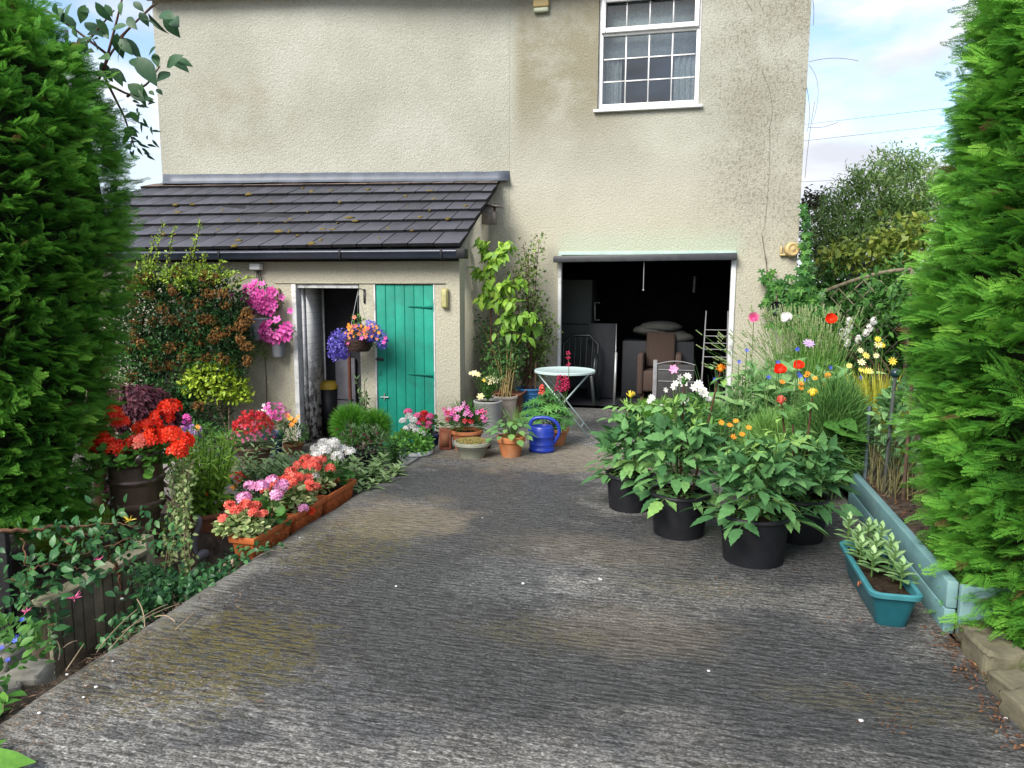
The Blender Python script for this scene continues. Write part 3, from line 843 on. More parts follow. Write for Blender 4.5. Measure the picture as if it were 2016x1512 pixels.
    tan = mul(mul(mul(spot(-.45, 4.3, .6, .25, .9), spot(-.2, 3.3, .4, .25, .9), 'MAXIMUM'), .5), mul(spot(-1.3, 6.7, 2.0, .75, .5), spot(-1.9, 4.6, .55, .5, .6), 'MAXIMUM'), 'MAXIMUM')
    c = mixc(t, mul(tan, .62), c, mixc(t, 1., ramp(t, agg, [(.38, .5), (.6, 1.25)]), (.27, .225, .16, 1), 'MULTIPLY'))
    edge = ramp2(sp.outputs[0], -2.37, -2.22)
    c = mixc(t, mul(edge, .75), c, mixc(t, 1., ramp(t, agg, [(.4, .7), (.6, 1.15)]), (.235, .23, .205, 1), 'MULTIPLY'))
    # moss in the hollows
    mo = mul(mul(spot(-1.95, 2.62, .42, .42, .9, 7, .75), mul(spot(-2.0, 4.05, .35, .5, .9, 7, .7), .7), 'MAXIMUM'), mul(mul(spot(-.65, 3.15, .35, .2, .5, 5, .6), spot(.35, 2.2, .45, .2, .5, 5, .6), 'MAXIMUM'), .35), 'MAXIMUM')
    mo = mul(mo, mul(mul(spot(.1, 3.85, .5, .16, .5, 5, .6), spot(.8, 2.9, .5, .15, .5, 5, .6), 'MAXIMUM'), .35), 'MAXIMUM')
    mo = mul(mo, ramp(t, rid, [(.41, .0), (.48, 1.)])); mo = mul(mo, ramp(t, noise(t, g, 30, 4, .7), [(.40, 0.), (.52, 1.)]))
    c = mixc(t, mul(mo, .8), c, ramp(t, fine, [(.35, (.05, .043, .006, 1)), (.65, (.19, .155, .02, 1))]))
    # grime in the furrows, and ridge shading put into the colour for contrast
    c = mixc(t, 1., c, ramp(t, rid, [(.38, .64), (.48, 1.1), (.58, 1.36)]), 'MULTIPLY')
    t.links.new(c, b.inputs['Base Color'])
    ro = t.nodes.new('ShaderNodeMapRange'); t.links.new(damp, ro.inputs[0])
    for i, v in zip((1, 2, 3, 4), (0, 1, .88, .42)): ro.inputs[i].default_value = v
    t.links.new(ro.outputs[0], b.inputs['Roughness']); b.inputs['Specular IOR Level'].default_value = .4
    h = mul(mul(rid, 1.6), mul(agg, .5), 'ADD'); n = node(t, 'ShaderNodeMath', operation='MULTIPLY_ADD'); t.links.new(rid, n.inputs[0]); n.inputs[1].default_value = 2.0; t.links.new(agg, n.inputs[2])
    n2 = node(t, 'ShaderNodeMath', operation='MULTIPLY_ADD'); t.links.new(vo.outputs['Distance'], n2.inputs[0]); n2.inputs[1].default_value = -.35; t.links.new(n.outputs[0], n2.inputs[2])
    bump(t, b, n2.outputs[0], .95, .022)
    return m
DRIVE = drivemat()
mb = MB()
# top as a grid with slightly worn left edge, and the exposed left face
xs = np.linspace(-2.45, 1.24, 60); ys = np.concatenate([np.linspace(-4, 1.2, 10), np.linspace(1.3, 9.47, 110)])
X, Y = np.meshgrid(xs, ys); Z = 0*X
X[:, 0] += np.interp(ys, np.linspace(-4, 9.5, 90), rng.normal(0, .014, 90)) + np.where((ys > 5.2), .16, 0) * np.clip((ys - 5.2), 0, 1)
Z[:, 0] -= .022
Z += .004 * np.sin(X*2.1) * np.cos(Y*1.7)
V = np.stack([X, Y, Z], -1).reshape(-1, 3); nx, ny = len(xs), len(ys)
i, j = np.meshgrid(np.arange(ny-1), np.arange(nx-1), indexing='ij')
mb.add(V, np.stack([i*nx+j, i*nx+j+1, (i+1)*nx+j+1, (i+1)*nx+j], -1).reshape(-1, 4))
A = np.stack([X[:, 0], Y[:, 0], Z[:, 0]], 1); B = A.copy(); B[:, 2] = -.6; B[:, 0] += .03
mb.add(np.concatenate([A, B]), [(k, ny+k, ny+k+1, k+1)[::-1] for k in range(ny-1)])
o = mb.build('driveway', DRIVE, smooth=True); o['kind'] = 'structure'
mb = MB(); box(mb, (-8.3, 5.75, -.5), (-2.3, 9.4, -.385))
PAV = plain('court_paving', (.16, .15, .135), .85, .2, .35, 5, .5, 40, dirt=(.08, .078, .07, 1))
o = mb.build('court_paving', PAV); o['kind'] = 'structure'
# ================================================================== plant kit
GSET = [(.010, .035, .008, 1), (.022, .085, .016, 1), (.05, .15, .025, 1)]
LM = lambda n, *c, **k: leafmat(n, [tuple(q) + (1,) for q in c], **k)
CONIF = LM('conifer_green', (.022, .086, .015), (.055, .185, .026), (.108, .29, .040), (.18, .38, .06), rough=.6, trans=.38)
MIDG = LM('mid_green', (.018, .062, .014), (.042, .125, .026), (.085, .20, .04))
DAHL = LM('dahlia_green', (.032, .095, .040), (.070, .17, .068), (.125, .25, .095), (.19, .32, .085), rough=.62, spec=.2)
BRIGHT = LM('bright_green', (.05, .14, .015), (.11, .25, .03), (.21, .36, .05))
LIME = LM('lime_green', (.10, .18, .015), (.22, .32, .03), (.36, .44, .06))
GREYG = LM('sage_green', (.055, .11, .05), (.13, .21, .10), (.24, .33, .18), rough=.7)
DARKG = LM('dark_green', (.008, .028, .010), (.018, .06, .02), (.04, .11, .03), rough=.4)
IVYG = LM('ivy_green', (.012, .05, .022), (.03, .10, .04), (.07, .17, .06), rough=.38)
VARIEG = LM('variegated_leaf', (.10, .19, .06), (.25, .32, .15), (.42, .44, .27))
BROWNFL = LM('dead_blossom', (.075, .034, .010), (.17, .078, .018), (.25, .13, .035), rough=.9, trans=.1)
PURPLE = LM('maple_purple', (.045, .010, .02), (.11, .025, .045), (.19, .06, .08))
YGRASS = LM('gold_grass', (.22, .24, .02), (.38, .38, .03), (.5, .5, .08))
STRAW = LM('straw', (.16, .12, .05), (.33, .26, .12), (.45, .38, .2), rough=.8)
RED = LM('red_petal', (.34, .005, .010), (.50, .010, .018), (.66, .03, .04), trans=.25)
SCAR = LM('scarlet_petal', (.70, .015, .004), (.88, .035, .008), (.92, .08, .02), trans=.25)
CORAL = LM('coral_petal', (.70, .08, .055), (.84, .15, .11), (.92, .27, .20), trans=.25)
PINK = LM('pink_petal', (.62, .06, .22), (.78, .15, .36), (.88, .32, .5), trans=.25)
LPINK = LM('pale_pink_petal', (.66, .22, .48), (.80, .34, .60), (.90, .52, .72), trans=.25)
MAG = LM('magenta_petal', (.55, .03, .26), (.75, .10, .45), (.86, .24, .58), trans=.25)
WHITEP = LM('white_petal', (.62, .62, .58), (.76, .75, .72), (.86, .84, .82), trans=.25)
BLUE = LM('blue_petal', (.06, .04, .35), (.11, .08, .52), (.28, .24, .72), trans=.25)
CORN = LM('cornflower_blue', (.03, .05, .45), (.07, .10, .70), (.15, .2, .8), trans=.2)
LILAC = LM('lilac_petal', (.34, .18, .50), (.48, .30, .62), (.62, .46, .74), trans=.25)
ORANGE = LM('orange_petal', (.70, .16, .008), (.85, .28, .01), (.9, .42, .03), trans=.2)
YELLOW = LM('yellow_petal', (.75, .50, .02), (.85, .65, .06), (.9, .78, .25), trans=.2)
CREAM = LM('cream_petal', (.75, .66, .28), (.85, .78, .42), (.9, .86, .6), trans=.2)
MAROON = LM('maroon_petal', (.06, .004, .012), (.13, .01, .03), (.22, .02, .05))
PURP = LM('purple_petal', (.09, .015, .16), (.20, .04, .32), (.36, .12, .5))
STEM = plain('green_stem', (.07, .13, .03), .6, .2, .3, 30, 0)
WOODY = plain('woody_stem', (.11, .075, .045), .85, .15, .35, 30, .3, 90)
BROWNST = plain('brown_stem', (.075, .035, .022), .7, .2, .3, 30, 0)
PALEST = plain('pale_twig', (.28, .21, .14), .8, .15, .25, 30, .2, 90)
TERRA = plain('terracotta', (.37, .13, .055), .8, .2, .22, 6, .2, 60, dirt=(.42, .25, .17, 1))
TERRA2 = plain('terracotta_plastic', (.40, .105, .030), .6, .3, .2, 6, .1, 60)
TERRA3 = plain('weathered_terracotta', (.21, .085, .045), .85, .2, .3, 8, .25, 60, dirt=(.12, .09, .06, 1))
SOILM = plain('compost', (.028, .020, .014), .98, .05, .5, 40, 1.0, 90)

K5, K6 = kite(.55, .15, .15), kite(.4, .2, .2)
OV = leaf(.55, 4, .2, .22, .85)
OVS = leaf(.54, 10, .16, .25, .75, .2)
LANCE = leaf(.26, 4, .2, .25, .75)
FAN = fan()
P5 = petals(5, .62, .25)
P6 = petals(6, .5, .2)
P8 = petals(9, .34, .15)
OCT = octa()
def spray_tpl(nb=17, sub=4):
    """flat feathery conifer spray"""
    V = []; F = []
    def tw(p, d, l, w):
        p = np.array(p); d = np.array(d) / np.linalg.norm(d); s = np.array([d[1], -d[0], 0]); b = len(V)
        V.extend([p, p + d*l*.45 + s*w, p + d*l, p + d*l*.45 - s*w]); F.append((b, b+1, b+2, b+3))
    tw((0, 0, 0), (0, 1, 0), 1.0, .012)
    for k in range(nb):
        t = .08 + .88 * k / nb; sd = 1 if k % 2 else -1
        l = (.34 * (1 - t) ** .7 + .09) * rng.uniform(.8, 1.15); a = math.radians(rng.uniform(30, 46))
        d = np.array([sd * math.sin(a), math.cos(a), rng.normal(0, .08)])
        z = -.16 * t * t
        tw((0, t, z), d, l, .014)
        for q in range(sub):
            u = .2 + .65 * q / sub; s2 = 1 if q % 2 else -1; a2 = a * sd + s2 * math.radians(34)
            tw(np.array([0, t, z]) + d * l * u, (math.sin(a2), math.cos(a2), rng.normal(0, .08)), l * (.5 * (1 - u) + .2), .013)
    return np.array(V), np.array(F)
SPRAYS = [spray_tpl() for _ in range(5)]
SPRAYF = [spray_tpl(9, 3) for _ in range(3)]

def blades(mb, B, T, w, rows=4, sag=.35, tint=.5, mi=0):
    """grassy blades from B to T, arching"""
    B = np.asarray(B, float); T = np.asarray(T, float); n = len(B)
    d = T - B; mid = B + d * .5 + np.array([0, 0, 1.]) * (np.linalg.norm(d, axis=1) * sag)[:, None] * .5
    s = nrm(np.cross(d, rdir(n))) * np.broadcast_to(np.asarray(w, float), (n,))[:, None]
    V = np.zeros((n, rows + 1, 2, 3))
    for i in range(rows + 1):
        t = i / rows; c = (1-t)**2*B + 2*t*(1-t)*mid + t*t*T; k = (1 - t) ** .6 + .04
        V[:, i, 0] = c - s*k*.5; V[:, i, 1] = c + s*k*.5
    base = np.array([(2*i, 2*i+1, 2*i+3, 2*i+2) for i in range(rows)])
    F = (base[None] + (np.arange(n) * 2*(rows+1))[:, None, None]).reshape(-1, 4)
    return mb.add(V.reshape(-1, 3), F, np.repeat(np.broadcast_to(np.asarray(tint, float), (n,)), rows), mi)
def bush(mb, c, r, n, tpl, size, tint=(.1, .9), up=.35, lo=.55, zmin=-.6, mi=0, out=.8):
    P, d = ell(n, c, r, lo, zmin); n = len(P)
    Dr = nrm(d*out + rng.normal(0, .5, (n, 3)) + [0, 0, up]); Nr = nrm(d*.4 + rng.normal(0, .35, (n, 3)) + [0, 0, .9])
    return scatter(mb, tpl, P, Dr, Nr, size * rng.uniform(.65, 1.25, n), rng.uniform(*tint, n), mi)
def pot(root, rt, rb, h, mat, lip=.012, rim=.03, rings=(), soil=True, seg=40, name='pot', th=.012, gloss=None):
    prof = [(.001, .0), (rb, .0), (rb + (rt-rb)*.02, .006)]
    for z in sorted(rings):
        r0 = rb + (rt-rb)*z/h; prof += [(r0, z-.006), (r0+.006, z-.003), (r0+.006, z+.003), (r0, z+.006)]
    prof += [(rt - .002, h - rim - .004), (rt + lip, h - rim), (rt + lip, h - .004), (rt + lip - .004, h), (rt - th + .003, h), (rt - th, h - .006), (rt - th - .01, h - rim - .03), (rt - th - .02, h*.5)]
    mb = MB(); lathe(mb, prof, seg); o = mb.build(name, mat, root, smooth=True)
    m = o.modifiers.new('edge', 'EDGE_SPLIT'); m.split_angle = math.radians(50)
    if soil:
        mb = MB(); disc(mb, rt - th - .004, h - rim*.7 - .012, 28, rough=.004); mb.build('soil', SOILM, root)
    return o
def head(root, p, rad, n, mat, tpl=P5, size=.018, name='flower_head', flat=.75, tint=(0, 1), cover=-.25, label=None):
    """one rounded flower head made of many florets"""
    d = rdir(n * 3); d = d[d[:, 2] > cover][:n]; P = np.array(p) + d * rad * np.array([1, 1, flat]); m = len(P)
    mb = MB(); scatter(mb, tpl, P, nrm(np.cross(d, rdir(m))), d, size * rng.uniform(.8, 1.25, m), rng.uniform(*tint, m))
    o = mb.build(name, mat, root)
    if label: o['label'] = label
    return o
def bloom(root, p, d, size, mat, tpl, name='flower', centre=None, csize=.3, label=None, layers=1):
    mb = MB(); d = nrm(np.array(d, float)); e = nrm(np.cross(d, [.3, .2, .9]))
    for k in range(layers):
        a = .35 * k; e2 = e * math.cos(a) + np.cross(d, e) * math.sin(a)
        scatter(mb, tpl, [np.array(p) + d*size*.12*k], [e2], [d], size * (1 - .22*k), .25 + .6*rng.random())
    mats = [mat]
    if centre is not None:
        blob(mb, np.array(p) + d*size*.1, size*csize*.5, 1, .1, .5, 1); mats.append(centre)
    o = mb.build(name, mats, root)
    if label: o['label'] = label
    return o
def geranium(root, c, R, H, nl, heads, lm, stm=STEM, lsize=.05, hn=34, hr=.036, fs=.016, leafname='foliage', ltpl=FAN, ltint=(.1, .9)):
    """heads: list of (dx, dy, z, material[, scale])"""
    mb = MB(); P, d = ell(nl, (c[0], c[1], c[2] + H*.42), (R, R, H*.5), .45, -.75); n = len(P)
    scatter(mb, ltpl, P, nrm(d*[1, 1, .3] + rng.normal(0, .4, (n, 3))), nrm(d*.5 + rng.normal(0, .3, (n, 3)) + [0, 0, .8]), lsize*rng.uniform(.6, 1.25, n), rng.uniform(*ltint, n))
    mb.build(leafname, lm, root)
    mb = MB()
    for k in range(int(nl*.12)):
        tube(mb, bez((c[0]+rng.normal(0, R*.2), c[1]+rng.normal(0, R*.2), c[2]), (c[0], c[1], c[2]+H*.4), P[k*3 % n], 5), .003, 4, cap=False)
    for h in heads:
        p = np.array([c[0]+h[0], c[1]+h[1], c[2]+h[2]]); tube(mb, bez((c[0]+h[0]*.4, c[1]+h[1]*.4, c[2]+.03), (c[0]+h[0]*.8, c[1]+h[1]*.8, c[2]+h[2]*.6), p, 6), .0022, 4, cap=False)
    mb.build('stems', stm, root)
    for h in heads:
        s = h[4] if len(h) > 4 else 1.0
        head(root, np.array(c) + np.array(h[:3]), hr*s, int(hn*s), h[3], P5, fs)
def roundheads(n, R, z0, z1, mats, sc=(.8, 1.2)):
    out = []
    for k in range(n):
        a = k*2.4 + rng.uniform(-.4, .4); r = R*math.sqrt((k+.5)/n)
        out.append((r*math.cos(a), r*math.sin(a), z1 - (z1-z0)*(r/R)**2 + rng.normal(0, .012), mats[k % len(mats)], rng.uniform(*sc)))
    return out
def dahlia(root, c, H, R, nst=5, pairs=5, lsize=.11, tint=(.05, .8), stm=STEM, tops=True):
    """bushy plant of opposite compound toothed leaves"""
    ml = MB(); ms = MB()
    for s in range(nst):
        a0 = 2*math.pi*s/nst + rng.uniform(-.3, .3); rr = R*rng.uniform(.1, .38); hh = H*rng.uniform(.72, 1.0)
        top = np.array([c[0] + rr*math.cos(a0), c[1] + rr*math.sin(a0), c[2] + hh])
        st = bez((c[0] + .03*math.cos(a0), c[1] + .03*math.sin(a0), c[2] - .02), (c[0] + rr*.6*math.cos(a0), c[1] + rr*.6*math.sin(a0), c[2] + hh*.5), top, 10)
        tube(ms, st, np.linspace(.008, .004, 10), 6, cap=False)
        for k in range(pairs):
            t = .1 + .88*k/(pairs-1); p = st[min(int(t*9), 9)]; ang = a0 + k*math.pi/2 + rng.uniform(-.35, .35)
            for sd in (0, math.pi):
                a = ang + sd; reach = R*(.72 - .40*t)*rng.uniform(.75, 1.15)
                o = np.array([math.cos(a), math.sin(a), 0.])
                drop = .01*(1-t) + .05*t
                e = p + o*reach + [0, 0, drop*R/.3]
                pt = bez(p, p + o*reach*.5 + [0, 0, .05 + .02*t], e, 6)
                tube(ms, pt, .0028, 4, cap=False)
                dr = nrm(pt[-1] - pt[-2]); L_ = lsize*(1.1 - .45*t)*rng.uniform(.8, 1.2); tn = np.clip(rng.uniform(*tint) + .30*(t > .85) + rng.normal(0, .06), 0, 1)
                sdv = nrm(np.cross(dr, [0, 0, 1.]))
                P = [pt[-1]]; Dd = [nrm(dr + [0, 0, .05])]; S = [L_]
                for q, m in ((3, .8), (1, .55)):
                    for sg in (1, -1): P.append(pt[q] + (pt[q+1]-pt[q])*.5); Dd.append(nrm(dr*.55 + sdv*sg + [0, 0, -.05])); S.append(L_*m)
                m = 3 if t > .85 else 5
                scatter(ml, OVS, P[:m], Dd[:m], nrm(np.array([[0, 0, 1.]]*m) + rng.normal(0, .25, (m, 3))), S[:m], tn + rng.normal(0, .05, m))
        if tops:
            n = 9; d = nrm(rng.normal(0, .6, (n, 3)) + [0, 0, .8]); scatter(ml, LANCE, np.tile(st[-1], (n, 1)), d, nrm(rng.normal(0, .3, (n, 3)) + [0, 0, 1]), .07*rng.uniform(.6, 1.1, n), rng.uniform(.7, 1, n))
    ml.build('foliage', DAHL, root); ms.build('stems', stm, root)
def hull(mb, c, prof, seg=28, jit=.06, sx=1., sy=1.):
    def w(V): return V * (1 + rng.normal(0, jit, V.shape[:2] + (1,)) * [1, 1, 0])
    return lathe(mb, prof, seg, .2, 0, c, sx, sy, w)
# ================================================================== the two conifer hedges
BROWNSP = LM('brown_spray', (.06, .03, .015), (.14, .075, .03), (.22, .13, .05), rough=.8)
INNER = plain('hedge_inner_shade', (.012, .016, .008), .95, .05, .5, 12, .6, 30)  # near black stands in for the shade deep inside the hedges
def conifer(name, label, rings, nbr, blen, spr, seed, droop=0.0, face=None, vis=None):
    """rings: (z, cx, cy, rx, ry) cross-sections; short branches start on them and carry flat sprays"""
    g = np.random.default_rng(seed)
    rings = np.array(rings); zs = rings[:, 0]
    base = (rings[0, 1], rings[0, 2], 0)
    root = empty(name, base, label, 'hedge')
    B = np.array(base)
    # closed hull, the hedge's inner shade put into its near-black colour
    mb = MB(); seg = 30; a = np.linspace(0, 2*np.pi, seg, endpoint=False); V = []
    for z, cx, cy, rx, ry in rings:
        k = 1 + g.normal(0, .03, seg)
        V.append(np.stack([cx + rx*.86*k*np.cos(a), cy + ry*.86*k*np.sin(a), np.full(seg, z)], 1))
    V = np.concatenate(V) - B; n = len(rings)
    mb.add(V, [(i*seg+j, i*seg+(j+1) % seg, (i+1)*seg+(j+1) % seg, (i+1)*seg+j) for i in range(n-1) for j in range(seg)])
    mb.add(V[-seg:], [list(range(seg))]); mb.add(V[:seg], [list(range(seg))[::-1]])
    mb.build('inner_shade_hull', INNER, root)
    mb = MB()
    for k in range(3):
        tube(mb, [(g.uniform(-.3, .3), g.uniform(-.3, .3), -.4), (g.uniform(-.2, .2), g.uniform(-.2, .2), zs[0] + .3)], .06, 8)
    mb.build('trunk', WOODY, root)
    # branches
    P = []; Dv = []; Nv = []; S = []; T = []; mbs = MB()
    made = 0
    while made < nbr:
        z = g.uniform(zs[0], zs[-1]); th = g.uniform(0, 2*np.pi)
        if vis is not None:
            w = math.cos(th - vis)
            if w < -.25: continue
        cx, cy, rx, ry = [np.interp(z, zs, rings[:, q]) for q in range(1, 5)]
        o = nrm(np.array([math.cos(th)/rx, math.sin(th)/ry, 0]))
        p = np.array([cx + rx*.86*math.cos(th), cy + ry*.86*math.sin(th), z])
        made += 1
        L_ = blen*g.uniform(.5, 1.25) * (1 + .5*(g.random() < .06))
        tan = np.array([-o[1], o[0], 0])
        d = nrm(o + tan*g.normal(0, .4) + np.array([0, 0, .28 - droop*(1.2 - min(z, 1.2)) + g.normal(0, .18)]))
        nr = nrm(np.array([0, 0, 1.]) + g.normal(0, .35, 3) + tan*g.normal(0, .5))
        sd = nrm(np.cross(d, nr)); btint = np.clip(g.normal(.45, .17), .05, .95)
        q = p + d*L_
        k = spr + int(g.integers(0, 2))
        for j in range(k):
            t = .15 + .85*j/(k-1) if k > 1 else 1
            c = p + d*L_*t + np.array([0, 0, -.10*t*t*L_])
            sg = 0 if j == k-1 else (1 if j % 2 else -1)
            P.append(c); Dv.append(d + sd*sg*.75 + g.normal(0, .12, 3)); Nv.append(nr + g.normal(0, .22, 3))
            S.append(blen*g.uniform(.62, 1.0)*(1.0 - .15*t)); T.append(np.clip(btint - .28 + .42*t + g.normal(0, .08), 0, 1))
    P, Dv, Nv, S, T = map(np.array, (P, Dv, Nv, S, T)); P = P - B
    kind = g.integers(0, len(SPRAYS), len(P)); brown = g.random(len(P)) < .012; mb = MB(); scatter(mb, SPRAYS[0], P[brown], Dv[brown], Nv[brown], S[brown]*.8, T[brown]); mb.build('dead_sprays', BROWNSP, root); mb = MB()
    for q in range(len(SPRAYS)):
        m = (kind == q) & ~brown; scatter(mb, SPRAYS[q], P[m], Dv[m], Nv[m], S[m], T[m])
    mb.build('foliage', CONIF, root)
    return root
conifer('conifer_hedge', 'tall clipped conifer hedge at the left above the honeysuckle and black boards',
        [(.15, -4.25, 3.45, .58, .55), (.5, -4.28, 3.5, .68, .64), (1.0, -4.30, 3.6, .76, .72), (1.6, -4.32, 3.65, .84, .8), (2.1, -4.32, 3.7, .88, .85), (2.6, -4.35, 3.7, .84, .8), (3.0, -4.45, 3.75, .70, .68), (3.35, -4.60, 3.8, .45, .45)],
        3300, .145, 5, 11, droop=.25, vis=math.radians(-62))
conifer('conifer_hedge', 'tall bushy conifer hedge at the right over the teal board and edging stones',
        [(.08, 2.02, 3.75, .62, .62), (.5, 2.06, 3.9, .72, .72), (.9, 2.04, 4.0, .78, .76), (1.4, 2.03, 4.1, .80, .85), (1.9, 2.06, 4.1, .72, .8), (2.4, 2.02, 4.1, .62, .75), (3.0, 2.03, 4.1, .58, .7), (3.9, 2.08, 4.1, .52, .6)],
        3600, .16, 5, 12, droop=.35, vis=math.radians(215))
# ================================================================== left garden: pots, plants, fence
def base_of(px, py, z): return G(px, py, z)
def gzp(x, y): return float(gz(np.array([x]), np.array([y]))[0])

# --- terracotta troughs of geraniums along the drive edge
def trough(root, L_, W_, H_, mat, flare=.02, th=.012, relief=True, rnd=.0):
    mb = MB(); V = []
    for z, e in ((0, -flare), (H_*.72, -flare*.3), (H_*.74, .008), (H_, .012), (H_, .012 - th), (H_*.74, -th), (H_*.5, -th - flare*.3)):
        a, b = L_/2 + e, W_/2 + e; V += [(-b, -a, z), (b, -a, z), (b, a, z), (-b, a, z)]
    n = len(V)//4; F = [(4*i+j, 4*i+(j+1) % 4, 4*i+4+(j+1) % 4, 4*i+4+j) for i in range(n-1) for j in range(4)]
    mb.add(V, F); mb.add(V[:4], [(3, 2, 1, 0)])
    if relief:
        for k in range(5):
            y = -L_/2 + L_*(k+.5)/5
            for sx in (1, -1):
                tube(mb, [(sx*(W_/2 - flare*.55), y + .022*math.cos(a), H_*.40 + .020*math.sin(a)) for a in np.linspace(.2, math.pi*1.6, 9)], .005, 5)
    o = mb.build('trough', mat, root, bevel=.004 if not rnd else rnd)
    mb = MB(); sheetv = [(-W_/2+th, -L_/2+th, H_*.8), (W_/2-th, -L_/2+th, H_*.8), (W_/2-th, L_/2-th, H_*.8), (-W_/2+th, L_/2-th, H_*.8)]
    nx, ny = 6, 16; xs = np.linspace(-W_/2+th, W_/2-th, nx); ys = np.linspace(-L_/2+th, L_/2-th, ny); X, Y = np.meshgrid(xs, ys)
    V = np.stack([X, Y, H_*.78 + rng.normal(0, .006, X.shape)], -1).reshape(-1, 3)
    mb.add(V, [(i*nx+j, i*nx+j+1, (i+1)*nx+j+1, (i+1)*nx+j) for i in range(ny-1) for j in range(nx-1)]); mb.build('soil', SOILM, root)
    return o
TY = [(3.72, 4.20), (4.21, 4.64), (4.65, 5.14)]
TLAB = ['terracotta trough nearest the camera with pink and coral geraniums', 'middle terracotta trough with coral geraniums above cream edged leaves', 'farthest terracotta trough with white and coral geraniums']
for k, (ya, yb) in enumerate(TY):
    x = -2.545; z = -.055
    r = empty('planter_trough', (x, (ya+yb)/2, z), TLAB[k], 'planter', 'terracotta troughs along the drive edge')
    Lt = yb - ya - .012
    trough(r, Lt - .024, .155, .15, TERRA2)
    if k == 0:
        geranium(r, (-.07, -.10, .12), .16, .16, 330, roundheads(9, .13, .13, .19, [CORAL], (.75, 1.0)), VARIEG, lsize=.038, hr=.030, fs=.017)
        geranium(r, (-.02, .09, .12), .11, .2, 60, roundheads(8, .15, .20, .29, [LPINK], (.9, 1.2)), MIDG, lsize=.065, hr=.034, fs=.018)
    elif k == 1:
        geranium(r, (-.08, 0, .12), .17, .18, 260, roundheads(17, .19, .13, .22, [CORAL], (.8, 1.1)), VARIEG, lsize=.038, hr=.033, fs=.017)
        head(r, (.10, -.14, .17), .028, 26, LPINK, size=.018); head(r, (.09, -.02, .11), .024, 22, SCAR, size=.016)
    else:
        geranium(r, (-.10, -.14, .12), .15, .18, 200, roundheads(9, .15, .17, .26, [CORAL], (.9, 1.1)), VARIEG, lsize=.038, hr=.036, fs=.018)
        geranium(r, (-.07, .1, .12), .16, .2, 70, roundheads(10, .17, .22, .32, [WHITEP], (.9, 1.2)), MIDG, lsize=.06, hr=.038, fs=.019)
        for q in range(3): head(r, (-.10 + .03*q, -.24 + .03*q, .27), .026, 24, (WHITEP, CORAL, WHITEP)[q], size=.017)

# --- generic potted plant placed from the photo
def potted(name, px, py, z, label, cat='potted plant', group=None, rz=0.0):
    p = G(px, py, z); return empty(name, p, label, cat, group, rz), p

# red dianthus bowl
r, p = potted('potted_dianthus', 503, 915, COURT + .015, 'brown glazed bowl of red dianthus over grey leaves beside the doorway')
GLAZE = plain('brown_glaze', (.075, .032, .020), .3, .5, .3, 5, .04)
pot(r, .205, .12, .22, GLAZE, rim=.025, lip=.008)
mb = MB(); P, d = ell(700, (0, 0, .28), (.24, .24, .20), .5, -.5); n = len(P)
blades(mb, P - d*.05, P + nrm(d + [0, 0, .5])*.07, .006, 2, .2, rng.uniform(0, .5, n)); mb.build('foliage', GREYG, r)
mb = MB(); P, d = ell(330, (0, 0, .40), (.22, .22, .19), .8, .05); m = len(P); P = P + rng.normal(0, .016, (m, 3)); scatter(mb, P5, P, rdir(m), nrm(d + rng.normal(0, .45, (m, 3)) + [0, -.3, .2]), .019*rng.uniform(.7, 1.4, m), rng.uniform(0, 1, m))
o = mb.build('flower_mass', RED, r); o['label'] = 'dense mass of deep red flowers'
mb = MB(); P, d = ell(110, (0, 0, .33), (.24, .24, .16), .9, -.3); m = len(P); scatter(mb, P5, P, nrm(np.cross(d, rdir(m))), nrm(d + [0, -.4, .2]), .017, rng.uniform(0, 1, m)); o = mb.build('flower_mass', PINK, r); o['label'] = 'scattered pink lower flowers'
# blue pot of pink dianthus behind it
r, p = potted('potted_dianthus', 538, 893, COURT + .015, 'blue glazed pot of loose pink and white dianthus behind the red bowl')
BLUEG = plain('blue_glaze', (.008, .045, .17), .22, .6, .3, 5, .02)
pot(r, .125, .09, .26, BLUEG)
mb = MB(); P, d = ell(260, (0, 0, .36), (.19, .19, .17), .3, -.5); n = len(P); blades(mb, P - d*.06, P + nrm(d + [0, 0, .6])*.08, .006, 2, .2, rng.uniform(0, .6, n)); mb.build('foliage', GREYG, r)
mb = MB(); P, d = ell(70, (.02, 0, .45), (.2, .2, .17), .8, -.1); m = len(P); scatter(mb, P5, P, nrm(np.cross(d, rdir(m))), nrm(d + [0, -.7, .2]), .024, rng.uniform(0, 1, m)); mb.build('flower_mass', MAG, r)
for k in range(6): bloom(r, (rng.uniform(-.1, .22), -.12, rng.uniform(.42, .6)), (0, -1, .5), .024, WHITEP, P5)
# orange marigold pot at the jamb
r, p = potted('potted_marigold', 578, 893, COURT + .015, 'low pot of yellow orange daisies against the white door jamb')
pot(r, .11, .085, .13, TERRA3)
bm = MB(); bush(bm, (0, 0, .22), (.17, .15, .17), 420, LANCE, .055, (.1, .8)); bm.build('foliage', MIDG, r)
for x, z in ((-.09, .42), (.02, .44), (.07, .41), (-.02, .47), (.1, .45), (.05, .37)): bloom(r, (x, -.08 + rng.uniform(-.03, .05), z), (rng.normal(0, .3), -.8, .6), .036, ORANGE, P8, centre=YELLOW)
mb = MB(); 
for x, z in ((-.09, .42), (.02, .44), (.07, .41)): tube(mb, bez((0, 0, .12), (x*.6, -.03, .3), (x, -.06, z), 5), .0025, 4)
mb.build('stems', STEM, r)

